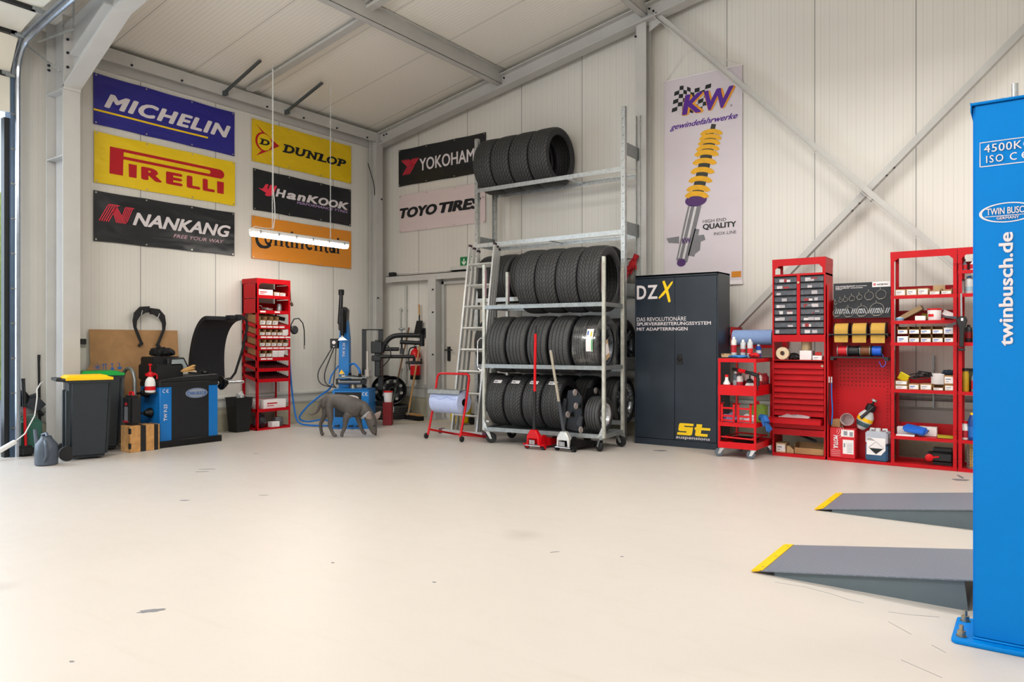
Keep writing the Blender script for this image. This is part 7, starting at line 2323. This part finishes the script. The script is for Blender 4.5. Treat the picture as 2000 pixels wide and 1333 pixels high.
m = MB(); m.box(0.0, -0.002, 0.0, 0.012, 0.2, 1.77); m.build('side_post', RED, pan)
def KP(x, y, z): return (-1.715 + x, 7.84 + y, z)
t = thing('clamp_display', 'black hose clamp display board lettered WÜRTH above the paper rolls', 'display board', KP(0.05, 0.045, 1.425), 0)
m = MB(); m.box(0, 0, 0, 0.522, 0.008, 0.35); m.build('board', mat('board_black', '#1a1e24', 0.5), t)
m = MB(); m.box(0.355, -0.002, 0.30, 0.515, 0.0, 0.35); bw = m.build('brand_plate', PAPER, t)
m = MB(); m.text('WÜRTH', 0.395, 0.315, 0.49, 0.335, -0.0025, 0.03); m.build('brand_text', LETK, bw)
m = MB(); m.box(0.365, -0.0028, 0.315, 0.387, -0.002, 0.324); m.box(0.365, -0.0028, 0.327, 0.387, -0.002, 0.336); m.build('brand_mark', LETR, bw)
m = MB(); m.text('SCHLAUCHSCHELLEN-KIT', 0.02, 0.312, 0.20, 0.324, -0.001, 0.03); m.text('HOSE CLAMPS KIT', 0.02, 0.295, 0.15, 0.307, -0.001, 0.03)
for a, b, w in ((0.205, 0.315, 0.10), (0.16, 0.298, 0.11), (0.02, 0.286, 0.06)): m.box(a, -0.0012, b, a + w, -0.0006, b + 0.004)
m.build('heading', LETW, t)
m = MB()
for i in range(26):
    x = 0.01 + 0.019 * i
    m.poly([(x, 0.045), (x + 0.009, 0.045), (x + 0.026 * (1 if i % 8 < 5 else -0.4), 0.095), (x + 0.026 * (1 if i % 8 < 5 else -0.4) - 0.009, 0.095)], -0.001)
m.build('stripes', mat('stripe_grey', '#a9abae', 0.5), t)
CLAMPM = mat('clamp_steel', '#8f8a80', 0.35, 0.5, 0.1, 40)
def clamp_ring(x, z, r, lean_=0.0):
    m = MB(); m.tube([(x + r * math.cos(a), -0.02 + lean_ * math.sin(a), z + r * math.sin(a)) for a in [2 * math.pi * k / 20 for k in range(20)]], 0.0022, 5, True)
    m.bar((x - 0.5 * r, -0.025, z - r), (x + 0.35 * r, -0.025, z - r + 0.004), 0.007, 0.007); m.build('hose_clamp', CLAMPM, t)
    m = MB(); m.tube([(x, 0, z + r + 0.006), (x, -0.03, z + r + 0.006)], 0.002, 5); m.bar((x - 0.006, -0.03, z + r + 0.006), (x - 0.004, -0.03, z + r + 0.022), 0.003, 0.004); m.build('hook', CLAMPM, t)
for x, z, r in ((0.025, 0.155, 0.014), (0.07, 0.175, 0.016), (0.115, 0.185, 0.020), (0.175, 0.195, 0.026), (0.245, 0.205, 0.024), (0.33, 0.215, 0.040), (0.435, 0.225, 0.045), (0.035, 0.055, 0.036), (0.145, 0.06, 0.048), (0.265, 0.068, 0.052), (0.40, 0.082, 0.062)):
    clamp_ring(x, z, r, 0.01)
for i in range(3):
    t = thing('sandpaper_roll', '%s tan sandpaper roll under the clamp display, from the drawer tower side' % ORD[i], 'roll', KP(0.07 + 0.165 * i, 0.055, 1.30), 0, 'sandpaper rolls under the display')
    m = MB(); m.lathe([(0.015, 0), (0.075, 0), (0.075, 0.125), (0.015, 0.125)], (0, 0, 0), 'x', 26); m.add([(x, -0.0765 + 0.01 * (z < -0.1), z) for z in (0, -0.115 - 0.004 * i) for x in (0.0, 0.125)], [(0, 1, 3, 2)]); m.build('roll_body', mat('sandpaper_tan', '#bd9442', 0.85, 0, 0.06, 40), t)
    m = MB()
    for x in (-0.007, 0.126): m.lathe([(0.0, x), (0.082, x), (0.082, x + 0.006), (0, x + 0.006)], (0, 0, 0), 'x', 24)
    m.build('flange', BLACK, t)
t = thing('roll_rail', 'black rail holding the tan sandpaper rolls', 'rail', KP(0.02, -0.03, 1.262), 0)
m = MB(); m.tube([(0, 0, 0), (0.535, 0, 0)], 0.007, 8)
for x in (0.005, 0.53): m.box(x - 0.004, 0, -0.02, x + 0.004, 0.16, 0.01)
m.build('rail_bar', BLACK, t)
for i, (c, nm) in enumerate((('#c01722', 'red'), ('#16181b', 'black'), ('#6b3d1d', 'brown'), ('#1557c4', 'blue'))):
    t = thing('wire_spool', 'spool of %s cable in the row under the sandpaper rolls' % nm, 'spool', KP(0.095 + 0.103 * i, 0.07, 1.10), 0, 'cable spools in a row')
    m = MB(); m.lathe([(0.01, 0.0), (0.048, 0.0), (0.051, 0.02), (0.048, 0.04), (0.051, 0.06), (0.048, 0.082), (0.01, 0.082)], (0, 0, 0), 'x', 22); m.build('winding', mat('wire_' + nm, c, 0.45, 0, 0.15, 60), t)
    for x in (-0.007, 0.082):
        m = MB(); m.lathe([(0.0, x), (0.056, x), (0.056, x + 0.006), (0, x + 0.006)], (0, 0, 0), 'x', 22); m.build('flange', BLACK if i % 2 else GALVD, t)
t = thing('spool_tray', 'black tray rail under the cable spools', 'rail', KP(0.03, 0.0, 1.028), 0)
m = MB(); m.box(0, 0, 0, 0.52, 0.15, 0.014); m.box(0, 0, -0.022, 0.03, 0.15, 0.0); m.box(0.49, 0, -0.022, 0.52, 0.15, 0); m.build('tray_bar', BLACK, t)
m = MB(); m.tube(smooth([(0.49, 0.035, 1.075), (0.515, 0.01, 1.03), (0.53, 0.0, 0.98), (0.50, 0.0, 0.945), (0.47, 0.01, 1.0)]), 0.003, 5)
solo(m, 'wire_end', mat('wire_blue', '#1557c4'), 'loose blue wire end hanging from the blue cable spool', 'wire', KP(0, 0, 0))
for i, (x, c) in enumerate(((0.022, 'dark'), (0.045, 'blue'))):
    t = thing('coil_tube', '%s hose with a steel end hanging at the drawer tower side' % c, 'hose', KP(x, -0.012, 0), 0)
    m = MB(); m.tube(smooth([(0, 0, 0.79), (0.0, 0, 0.65), (0.008 if i else -0.012, 0, 0.5), (-0.002, 0.0, 0.36)]), 0.006, 6); m.build('tube', HOSEB if i else BLACK, t)
    m = MB(); m.tube([(0, 0, 0.78), (0, 0, 0.84)], 0.007, 8); m.build('end_fitting', ALU, t)
# oil box, jug, pump bottle, canister on the centre base
t = thing('oil_carton', 'red oil carton lettered MOTUL with white labels under the perforated panel', 'carton', (-1.695, 7.865, 0.030), -2)
m = MB(); m.box(0, 0, 0, 0.235, 0.17, 0.30); m.build('carton', mat('carton_red', '#c01622', 0.5), t, bevel=0.003)
m = MB(); m.box(0.105, -0.0015, 0.215, 0.225, 0, 0.285); m.box(0.122, -0.0015, 0.045, 0.222, 0, 0.185); lb = m.build('labels', PAPER, t)
m = MB()
for z, a, b in ((0.24, 0.13, 0.165), (0.235, 0.185, 0.215)): m.box(a, -0.0025, z - 0.012, b, -0.0016, z + 0.03)
for k in range(7): m.box(0.16, -0.0025, 0.06 + 0.014 * k, 0.21, -0.0016, 0.064 + 0.014 * k)
m.box(0.13, -0.0025, 0.11, 0.145, -0.0016, 0.15)
m.build('print', mat('print_grey', '#8d8f95'), lb)
m = MB(); m.text('MOTUL', 0.035, 0.09, 0.078, 0.225, -0.0015, 0.04, 0.15, 1, 'down')
for a in range(4): m.ring(0.05, 0.27, 0.02 + 0.02 * a, 0.0225 + 0.02 * a, -0.0012, 10, 1, 300, 400)
for a in range(4): m.box(0.01, -0.0012, 0.02 + 0.018 * a, 0.10, -0.0006, 0.0225 + 0.018 * a)
m.build('lettering', LETW, t)
m = MB(); m.add([(0.01, -0.03, 0.33), (0.12, 0.01, 0.345), (0.12, 0.16, 0.34), (0.01, 0.16, 0.335), (0.01, 0.05, 0.39), (0.12, 0.06, 0.40)], [(0, 1, 5, 4), (4, 5, 2, 3), (0, 4, 3), (1, 2, 5), (0, 3, 2, 1)])
parts_box('small open brown carton lying on the red oil carton', 0.09, 0.11, 0.075, (-1.69, 7.90, 0.333), -15, False, CARD, False)
t = thing('measuring_jug', 'translucent measuring jug lying on the red oil carton', 'jug', (-1.53, 7.90, 0.390), 0)
m = MB(); m.lathe([(0.05, 0.0), (0.052, 0.002), (0.062, 0.11), (0.059, 0.11), (0.048, 0.006), (0.0, 0.006)], (0, 0, 0), 'z', 22)
m.M = Matrix()
J = Matrix.Rotation(R(80), 4, 'X')
m.v = [J @ v + Vector((0, 0.04, 0.012)) for v in m.v]
m.build('jug_body', mat('jug_clear', '#d9c9c9', 0.3, 0, 0.05, 8, 0, 0.5), t)
t = thing('pressure_sprayer', 'white pressure sprayer with black pump head tilted beside the oil carton', 'sprayer', (-1.43, 7.96, 0.325), 0)
J = Matrix.Rotation(R(24), 4, 'Y')
m = MB(J); m.lathe([(0.032, 0.0), (0.055, 0.035), (0.074, 0.08), (0.072, 0.14), (0.05, 0.18), (0.035, 0.20)], (0, 0, 0), 'z', 22); m.build('tank', FROST, t)
m = MB(J); m.lathe([(0.056, 0.035), (0.0752, 0.08)], (0, 0, 0), 'z', 22, False); m.build('fluid', mat('fluid_teal', '#41616a', 0.3), t)
m = MB(J); m.lathe([(0.0755, 0.09), (0.0745, 0.125)], (0, 0, 0), 'z', 22, False); m.build('label_band', YEL, t)
m = MB(J); m.lathe([(0.04, 0.195), (0.048, 0.21), (0.045, 0.26), (0.02, 0.27), (0.01, 0.275), (0.01, 0.31)], (0, 0, 0), 'z', 18); m.tube([(0.02, -0.04, 0.25), (0.0, -0.075, 0.19), (-0.03, -0.085, 0.11)], [0.016, 0.014, 0.016], 8); m.build('pump_head', BLACK, t)
m = MB(J); m.lathe([(0.026, 0.305), (0.026, 0.322), (0.0, 0.325)], (0, 0, 0), 'z', 14); m.build('plunger', GALV, t)
t = thing('adblue_canister', 'translucent canister of blue fluid with a hazard diamond label', 'canister', (-1.262, 7.912, 0.030), -6)
m = MB(); m.box(-0.10, -0.07, 0.165, 0.10, 0.10, 0.285); m.build('upper_body', mat('canister_frost', '#b9bdc8', 0.35, 0, 0.05, 8, 0, 0.15), t, bevel=0.012, seg=2)
m = MB(); m.box(-0.10, -0.07, 0.0, 0.10, 0.10, 0.166); m.build('fluid', FLUIDB, t, bevel=0.012, seg=2)
m = MB(); m.lathe([(0.024, 0.28), (0.024, 0.315), (0.0, 0.318)], (0.0, 0, 0), 'z', 16); m.tube([(-0.08, 0.02, 0.27), (-0.07, 0.02, 0.305), (-0.035, 0.02, 0.30)], 0.012, 8); m.tube([(0.08, 0.02, 0.27), (0.07, 0.02, 0.305), (0.035, 0.02, 0.30)], 0.012, 8); m.build('cap', FROST, t)
m = MB(); m.prism([(-0.085, 0.06), (0.045, 0.06), (0.085, 0.11), (0.085, 0.225), (-0.085, 0.225)], -0.0745, -0.0705, 'y'); lb = m.build('label_plate', PAPER, t)
m = MB(); m.poly([(-0.06, 0.125), (0.065, 0.125), (0.0, 0.072)], -0.0755); m.stroke([(-0.065, 0.13), (0.0, 0.19), (0.07, 0.13), (0.0, 0.068), (-0.065, 0.13)], 0.003, -0.0757)
for k in range(4): m.box(-0.08, -0.0757, 0.20 + 0.006 * k, -0.01 - 0.01 * k, -0.075, 0.2025 + 0.006 * k)
m.build('hazard_diamond', LETK, lb)

# tall shelf and the far shelf
LV = [1.626, 1.387, 1.18, 0.733, 0.288, 0.030]
module('tall red shelf of boxes between the perforated panel and the blue post', 'red_shelf', -1.142, 0.548, LV)
LV2 = [1.84, 1.626, 1.18, 0.730, 0.288, 0.028]
module('red shelf half hidden behind the blue lift post', 'red_shelf', -0.588, 0.548, LV2)
def SH(x, y, z): return (-1.142 + x, 7.835 + y, z + 0.002)
x = 0.036
for i, (w, h, op) in enumerate(((0.095, 0.062, False), (0.095, 0.062, False), (0.095, 0.066, False), (0.095, 0.055, True), (0.095, 0.058, True))):
    parts_box('%s labelled brown carton from the panel side, uppermost board of the tall red shelf' % ORD[i], w - 0.006, 0.18, h, SH(x, 0.02, LV[0]), 0, op, CARDL, True, 'cartons on the uppermost board of the tall red shelf'); x += w
m = MB(); m.box(0, 0, 0, 0.10, 0.004, 0.10)
solo(m, 'carton_lid', CARDL, 'upright open flap behind the fourth labelled carton on the tall red shelf', 'carton', SH(0.335, 0.205, LV[0]))
t = thing('brake_carton', 'flat brown carton tilted on the second board of the tall red shelf', 'carton', SH(0.065, 0.05, LV[1] + 0.03), 0)
m = MB(); m.obox((0.10, 0.06, 0.045), (0.21, 0.14, 0.045), (0, R(-31), 0)); m.build('carton', mat('carton_grey_brown', '#8d7456', 0.85), t, bevel=0.003)
can('pale blue tin at the tilted carton foot', SH(0.075, 0.035, LV[1]), 0.038, 0.034, '#9db8c9', '#5e86a6')
parts_box('small white striped box beside the white tub', 0.085, 0.07, 0.045, SH(0.205, 0.015, LV[1]), 0, False, PAPER, False)
m = MB(); m.obox((0.285, 0.19, 0.045), (0.09, 0.06, 0.05), (0.1, 0.1, 0.1))
solo(m, 'yellow_pack', mat('pack_olive', '#a89a1c', 0.6), 'olive yellow pack behind the white striped box', 'pack', SH(0, 0, LV[1]), bevel=0.004)
t = thing('white_tub', 'white tub with a red lid and red label on the tall red shelf', 'tub', SH(0.36, 0.07, LV[1]), 0)
m = MB(); m.lathe([(0.052, 0), (0.055, 0.005), (0.058, 0.10)], (0, 0, 0), 'z', 24); m.build('tub_body', PAPER, t)
m = MB(); m.lathe([(0.061, 0.098), (0.062, 0.112), (0.0, 0.113)], (0, 0, 0), 'z', 24); m.build('lid', RED2, t)
m = MB()
vs = []
for q in range(7):
    a = R(215 + 9 * q)
    for z in (0.035, 0.06): vs.append((0.0585 * math.cos(a), 0.0585 * math.sin(a), z))
m.add(vs, [(2 * q, 2 * q + 1, 2 * q + 3, 2 * q + 2) for q in range(6)]); m.build('label_mark', RED2, t)
t = thing('white_carton', 'white carton tilted against the shelf post next to the tub', 'carton', SH(0.40, 0.10, LV[1] + 0.01), 0)
m = MB(); m.obox((0.075, 0.05, 0.045), (0.12, 0.10, 0.05), (0, R(25), 0.1)); m.build('carton', PAPER, t, bevel=0.003)
can('small round red cap lying next to the white carton', SH(0.435, 0.02, LV[1]), 0.022, 0.014, '#c92a1c', '#c92a1c', '#c92a1c')
for r_ in range(2):
    x = 0.055
    for i in range(5):
        pale = (r_ == 0 and i == 0) or (r_ == 1 and i == 4)
        parts_box('%s %s parts box from the panel, %s row under the white tub' % (ORD[i], 'white fronted' if pale else 'blue striped', 'lower' if r_ == 0 else 'upper'), 0.092, 0.2, 0.075 if not pale else 0.06, SH(x, 0.015 + 0.0 * r_, LV[2] + 0.079 * r_), 0, not pale, PAPER if pale else CARD, True, 'blue striped parts boxes on the tall red shelf', 0, LETB)
        x += 0.0965
x = 0.036
for i, (w, h, op) in enumerate(((0.115, 0.04, False), (0.095, 0.055, False), (0.105, 0.058, False), (0.095, 0.045, True), (0.095, 0.055, False))):
    parts_box('%s brown carton from the panel side on the board under the striped boxes' % ORD[i], w - 0.007, 0.2, h, SH(x, 0.015, LV[3]), 0, op, CARD, True, 'cartons on the middle board of the tall red shelf', 0, LETB if i == 1 else None); x += w
parts_box('brown carton stacked over the first one on the middle board', 0.105, 0.17, 0.04, SH(0.036, 0.02, LV[3] + 0.043), 0, False, CARD)
parts_box('brown carton stacked on the last one next to the shelf post', 0.095, 0.17, 0.085, SH(0.44, 0.02, LV[3] + 0.058), 0, False, CARD)
parts_box('square white gasket box standing behind the cartons on the middle board', 0.11, 0.05, 0.105, SH(0.325, 0.14, LV[3] + 0.05), 0, False, PAPER, False)
m = MB(); m.obox((0.1, 0.09, 0.115), (0.09, 0.015, 0.075), (0.3, R(30), 0))
yb = solo(m, 'yellow_bag', mat('pack_yellow', '#d9c21a', 0.5), 'yellow packet leaning on the stacked cartons of the middle board', 'packet', SH(0, 0, LV[3]), bevel=0.003)
m = MB()
for k in range(5):
    m.tube([(0.20 + 0.012 * k + (0.09 - 0.008 * k) * math.cos(a), 0.09 + 0.012 * k + 0.04 * math.sin(a), 0.125 + 0.006 * k + 0.025 * math.sin(a + k)) for a in [2 * math.pi * q / 18 for q in range(18)]], 0.005, 5, True)
solo(m, 'cable_coil', BLACK, 'coiled black cable on top of the middle board cartons', 'cable', SH(0.03, 0, LV[3]))
rag('blue_rag', 'dark blue rag on the stacked carton at the shelf post', mat('rag_navy', '#1c2836', 0.9, 0, 0.15, 20), SH(0.475, 0.10, LV[3] + 0.144), (0.055, 0.05, 0.022), 21)
m = MB(); m.obox((0.20, 0.085, 0.062), (0.20, 0.11, 0.06), (0.12, R(10), -0.15))
for v in m.v: v.z += 0.0
solo(m, 'blue_pouch', mat('pouch_blue', '#1a63c6', 0.4, 0, 0.1, 20), 'bright blue pouch on the board over the black canister', 'pouch', SH(0, 0, LV[4]), bevel=0.015, seg=2)
parts_box('grey white carton behind the blue pouch', 0.155, 0.10, 0.075, SH(0.036, 0.14, LV[4]), 0, False, PAPER, False)
parts_box('white carton with a black mark behind the blue pouch', 0.155, 0.10, 0.085, SH(0.215, 0.15, LV[4]), 0, False, PAPER, True, None, 0, LETK)
parts_box('flat paper sleeve with a yellow end at the board edge', 0.155, 0.06, 0.014, SH(0.045, 0.005, LV[4]), 0, False, PAPER, False)
m = MB(); m.obox((0.46, 0.07, 0.014), (0.15, 0.10, 0.018), (0.03, 0.03, 0.1))
solo(m, 'yellow_strips', mat('pack_olive', '#a89a1c'), 'flat yellow strips on the board over the black canister', 'strips', SH(0, 0, LV[4]))
t = thing('black_canister', 'black canister with a red cap lying on the lowest board of the tall red shelf', 'canister', SH(0.30, 0.06, LV[5]), 0)
m = MB(); m.box(0, 0, 0, 0.24, 0.2, 0.155); m.build('body', BLACK, t, bevel=0.045, seg=3)
m = MB(); m.lathe([(0.034, 0.0), (0.034, -0.025), (0.025, -0.03), (0, -0.03)], (0.02, 0.0, 0.07), 'y', 20); m.bar((0.02, -0.028, 0.07), (0.10, -0.02, 0.085), 0.008, 0.014); m.build('cap', RED2, t)
# far shelf items
def FS(x, y, z): return (-0.588 + x, 7.835 + y, z + 0.002)
flask('dark glue bottle with a pointed tip on the uppermost far shelf board', FS(0.05, 0.05, LV2[0]), 0.105, 0.02, mat('can_5e6570', '#5e6570'), BLACK, LETR, 1, 0.3, 0.6)
flask('white glue bottle with a pointed tip on the uppermost far shelf board', FS(0.115, 0.05, LV2[0]), 0.11, 0.024, PAPER, FROST, LETR, 1, 0.3, 0.6)
can('dark red spray can behind the white glue bottle', FS(0.145, 0.16, LV2[0]), 0.12, 0.03, '#6a1820', '#4a1218', '#2a2a2c')
can('slim dark red tube between the glue bottles', FS(0.085, 0.11, LV2[0]), 0.06, 0.02, '#5a1a1e', '#3a1216', '#2a2a2c')
can('big white spray can with a blue cap on the far shelf', FS(0.085, 0.07, LV2[1]), 0.165, 0.036, '#c5c6c4', '#8fa7b4', '#1762a6', None, 0.2, 0.5)
can('grey capped white spray can on the far shelf at the post', FS(0.035, 0.10, LV2[1]), 0.14, 0.022, '#c8c4c0', '#b0aca8', '#3a3a3c')
parts_box('red and green carton next to the blue capped can', 0.08, 0.05, 0.13, FS(0.13, 0.05, LV2[1]), 0, False, mat('carton_red', '#c01622'), False)
can('dark tall can behind the clamp bar', FS(0.075, 0.12, LV2[2]), 0.165, 0.03, '#2c2f33', '#8c2028', '#1a1a1c')
can('yellow and white can deeper on the board with the clamp', FS(0.135, 0.10, LV2[2]), 0.17, 0.03, '#c9b98a', '#c9a21a', '#d9d4c8')
flask('tall yellow brown bottle with a black cap on the far shelf', FS(0.055, 0.07, LV2[3]), 0.215, 0.028, mat('bottle_ochre', '#b08d1c', 0.4), BLACK, None, 1, 0.8, 0.88)
flask('dark olive bottle behind the yellow brown one', FS(0.095, 0.17, LV2[3]), 0.21, 0.026, mat('bottle_olive', '#4a4322', 0.4), BLACK, None, 1, 0.8, 0.88)
flask('grey oil bottle with a red cap on the far shelf', FS(0.135, 0.07, LV2[3]), 0.205, 0.036, mat('bottle_grey', '#7b8288', 0.35), RED2, LETR, 1, 0.5, 0.72)
flask('dark blue oil bottle with a yellow cap on the low far shelf board', FS(0.115, 0.06, LV2[4]), 0.25, 0.04, mat('bottle_navy', '#123a7c', 0.4), YEL, LETB, 1, 0.5, 0.85)
flask('small red and white bottle beside the blue oil bottle', FS(0.05, 0.07, LV2[4]), 0.17, 0.03, PAPER, RED2, mat('band_a82430', '#a82430'), 1, 0.7, 0.8)
t = thing('mesh_basket', 'wire basket of yellow handled tools on the lowest far shelf board', 'basket', FS(0.125, 0.09, LV2[5]), 0)
m = MB()
for k in range(8): m.tube([(0.06 * math.cos(a), 0.06 * math.sin(a), 0.02 + 0.026 * k) for a in [2 * math.pi * q / 16 for q in range(16)]], 0.0025, 4, True)
for k in range(16):
    a = 2 * math.pi * k / 16; m.tube([(0.06 * math.cos(a), 0.06 * math.sin(a), 0.0), (0.06 * math.cos(a), 0.06 * math.sin(a), 0.205)], 0.002, 4)
m.lathe([(0.06, 0.0), (0.06, 0.004)], (0, 0, 0), 'z', 16); m.build('wire_mesh', GALV, t)
for k in range(5):
    m = MB(); m.tube([(-0.03 + 0.015 * k, 0.01 * (k % 3 - 1), 0.006), (-0.035 + 0.018 * k, 0.01, 0.235 - 0.01 * (k % 2))], 0.006, 6); m.build('yellow_handle', YEL, t)
# quick clamp hung on the shelf uprights
t = thing('bar_clamp', 'black quick release bar clamp hung on the posts between the two red shelves', 'clamp', (-0.555, 7.80, 1.37), 0)
m = MB(); m.bar((0, 0, -0.22), (-0.005, 0, 0.26), 0.005, 0.014); m.build('bar', GALVD, t)
m = MB(); m.prism([(-0.045, 0.02), (-0.02, 0.05), (0.03, 0.05), (0.045, 0.015), (0.02, -0.08), (0.015, -0.23), (-0.02, -0.23), (-0.02, -0.06)], -0.018, 0.018, 'y'); m.box(-0.03, -0.014, -0.265, 0.025, 0.014, -0.24); m.build('body_grip', BLACK, t, bevel=0.005)
m = MB(); m.prism([(-0.04, 0.025), (-0.15, 0.045), (-0.155, 0.06), (-0.04, 0.05)], -0.012, 0.012, 'y'); m.prism([(-0.04, -0.02), (-0.12, -0.05), (-0.125, -0.035), (-0.05, 0.0)], -0.012, 0.012, 'y'); m.build('jaw', DGREY, t)
m = MB(); m.box(-0.005, -0.02, 0.01, 0.012, -0.018, 0.035); m.build('label_plate', PAPER, t)

# ------------------------------------------------------------------ blue lift post, ramps, runways
post = thing('lift_post', 'bright blue lift post lettered twinbusch.de and 4500KG', 'lift post', (-0.205, 3.40, 0), 0)
W_ = 0.225
m = MB(); m.box(0, 0, 0.02, W_, 0.19, 2.115); m.build('post_column', POSTB, post, bevel=0.008, seg=2)
m = MB(); m.box(-0.008, -0.008, 2.112, W_ + 0.008, 0.20, 2.122)
for a in ((-0.008, -0.008, -0.003, 0.20), (W_ + 0.003, -0.008, W_ + 0.008, 0.20)): m.box(a[0], a[1], 2.085, a[2], a[3], 2.122)
m.build('cap', POSTB, post, bevel=0.002)
m = MB(); m.tube([(0.135, 0.08, 2.12), (0.135, 0.08, 2.195)], 0.011, 12); m.lathe([(0.024, 2.122), (0.024, 2.145)], (0.105, 0.085, 0), 'z', 6); m.build('threaded_rod', GALV, post)
m = MB()
m.prism([(-0.055, -0.055), (0.275, -0.055), (0.28, -0.05), (0.28, 0.235), (0.275, 0.24), (-0.055, 0.24), (-0.07, 0.225), (-0.07, -0.04)], 0.0, 0.018, 'z'); m.box(0, -0.012, 0.018, W_, 0.0, 0.026); bp_ = m.build('base_plate', POSTB, post, bevel=0.003)
for y in (-0.005, 0.19):
    m = MB(); m.lathe([(0.019, 0.018), (0.019, 0.022), (0.015, 0.022), (0.015, 0.040), (0.008, 0.042), (0.008, 0.062)], (-0.038, y, 0), 'z', 12); m.build('anchor_bolt', BRASS, post)
YP = -0.0015
m = MB()
m.stroke([(0.024, 1.868), (0.024, 1.962), (0.20, 1.962), (0.20, 1.868), (0.024, 1.868)], 0.0035, YP)
m.text('4500KG', 0.037, 1.921, 0.190, 1.952, YP, 0.006, 0, 1.1); m.text('ISO', 0.044, 1.880, 0.100, 1.909, YP, 0.006, 0, 1.25)
m.ring(0.135, 1.895, 0.0105, 0.0145, YP, 16, 1, 55, 305); m.ring(0.172, 1.895, 0.0105, 0.0145, YP, 16, 1, 55, 305); m.box(0.160, -0.0018, 1.893, 0.174, -0.0012, 1.897)
m.build('load_lettering', LETW, post)
m = MB()
m.ring(0.113, 1.682, 0.0345, 0.0385, YP, 40, 2.4); m.text('TWIN BUSCH', 0.045, 1.676, 0.181, 1.702, YP, 0.02); m.text('GERMANY', 0.078, 1.656, 0.150, 1.667, YP, 0.02); m.box(0.04, -0.0018, 1.669, 0.185, -0.0012, 1.6715)
m.build('oval_badge', LETW, post)
m = MB(); m.text('twinbusch.de', 0.085, 1.168, 0.131, 1.606, YP, 0.03, 0, 1, 'up'); m.build('web_lettering', LETW, post)
k = N('checker_plate')
x, y, z = k.xyz()
u = k.math('MULTIPLY', k.math('ADD', x, y), 22)
v = k.math('MULTIPLY', k.math('SUBTRACT', x, y), 22)
fu, fv = k.math('FRACT', u), k.math('FRACT', v)
ci = k.math('FRACT', k.math('MULTIPLY', k.math('ADD', k.math('FLOOR', u), k.math('FLOOR', v)), 0.5))
sel = k.math('GREATER_THAN', ci, 0.25)
def bar_(a, b):
    p = k.math('LESS_THAN', k.math('ABSOLUTE', k.math('SUBTRACT', a, 0.5)), 0.40)
    q = k.math('LESS_THAN', k.math('ABSOLUTE', k.math('SUBTRACT', b, 0.5)), 0.10)
    return k.math('MULTIPLY', p, q)
hgt = k.math('MAXIMUM', k.math('MULTIPLY', sel, bar_(fu, fv)), k.math('MULTIPLY', k.math('SUBTRACT', 1.0, sel), bar_(fv, fu)))
k.bump(hgt, 0.5, 0.004)
CHK = k.out(k.mix(k.math('MULTIPLY', hgt, 0.35), lin('#6b737e'), lin('#88919d')), 0.4)
RGREY = mat('ramp_grey', '#5b676c', 0.45, 0, 0.05, 6)
def ramp(label, y0, y1, xs):
    t = thing('drive_on_ramp', label, 'ramp', (xs, y0, 0), 0)
    L_, H_ = -0.215 - xs, 0.145
    def zt(x): return 0.014 + (H_ - 0.014) * x / L_
    m = MB()
    D2 = y1 - y0
    m.prism([(0.03, zt(0.03)), (L_, zt(L_)), (L_, zt(L_) - 0.006), (0.03, zt(0.03) - 0.006)], 0.0, D2, 'y'); m.build('deck_plate', CHK, t)
    m = MB()
    m.prism([(-0.012, 0.006), (-0.012, 0.012), (0.0, 0.018), (0.045, zt(0.045) + 0.004), (0.045, zt(0.045) - 0.001), (0.0, 0.006)], 0.0, D2, 'y'); nose = m.build('nose_strip', YEL, t)
    for q in (0.06, 0.29, D2 - 0.06):
        m = MB(); m.lathe([(0.006, 0.0), (0.006, 0.003)], (0.03, q, zt(0.03) + 0.002), 'z', 8); m.build('screw', BRASS, nose)
    for yy in (0.012, D2 - 0.018):
        m = MB(); m.prism([(0.10, 0.0), (L_ - 0.03, 0.0), (L_ - 0.045, zt(L_ - 0.045) - 0.006), (0.10, zt(0.10) - 0.006)], yy, yy + 0.006, 'y'); m.build('side_web', RGREY, t)
    return t
ramp('grey chequer plate drive on ramp with yellow nose, the one nearer the camera', 3.775, 4.36, -1.18)
ramp('grey chequer plate drive on ramp with yellow nose, the one nearer the red shelves', 5.435, 6.08, -1.26)
for lb, y0, y1 in (('grey lift runway starting behind the blue post', 3.775, 4.36), ('grey lift runway farther from the blue post', 5.435, 6.08)):
    t = thing('lift_runway', lb, 'runway', (-0.20, y0, 0), 0)
    m = MB(); m.box(0, 0, 0.10, 4.4, y1 - y0, 0.145); m.build('deck', CHK, t)
    m = MB(); m.box(0.03, 0.01, 0.0, 4.4, 0.02, 0.10); m.box(0.03, y1 - y0 - 0.02, 0, 4.4, y1 - y0 - 0.01, 0.10); m.build('side_beam', RGREY, t)
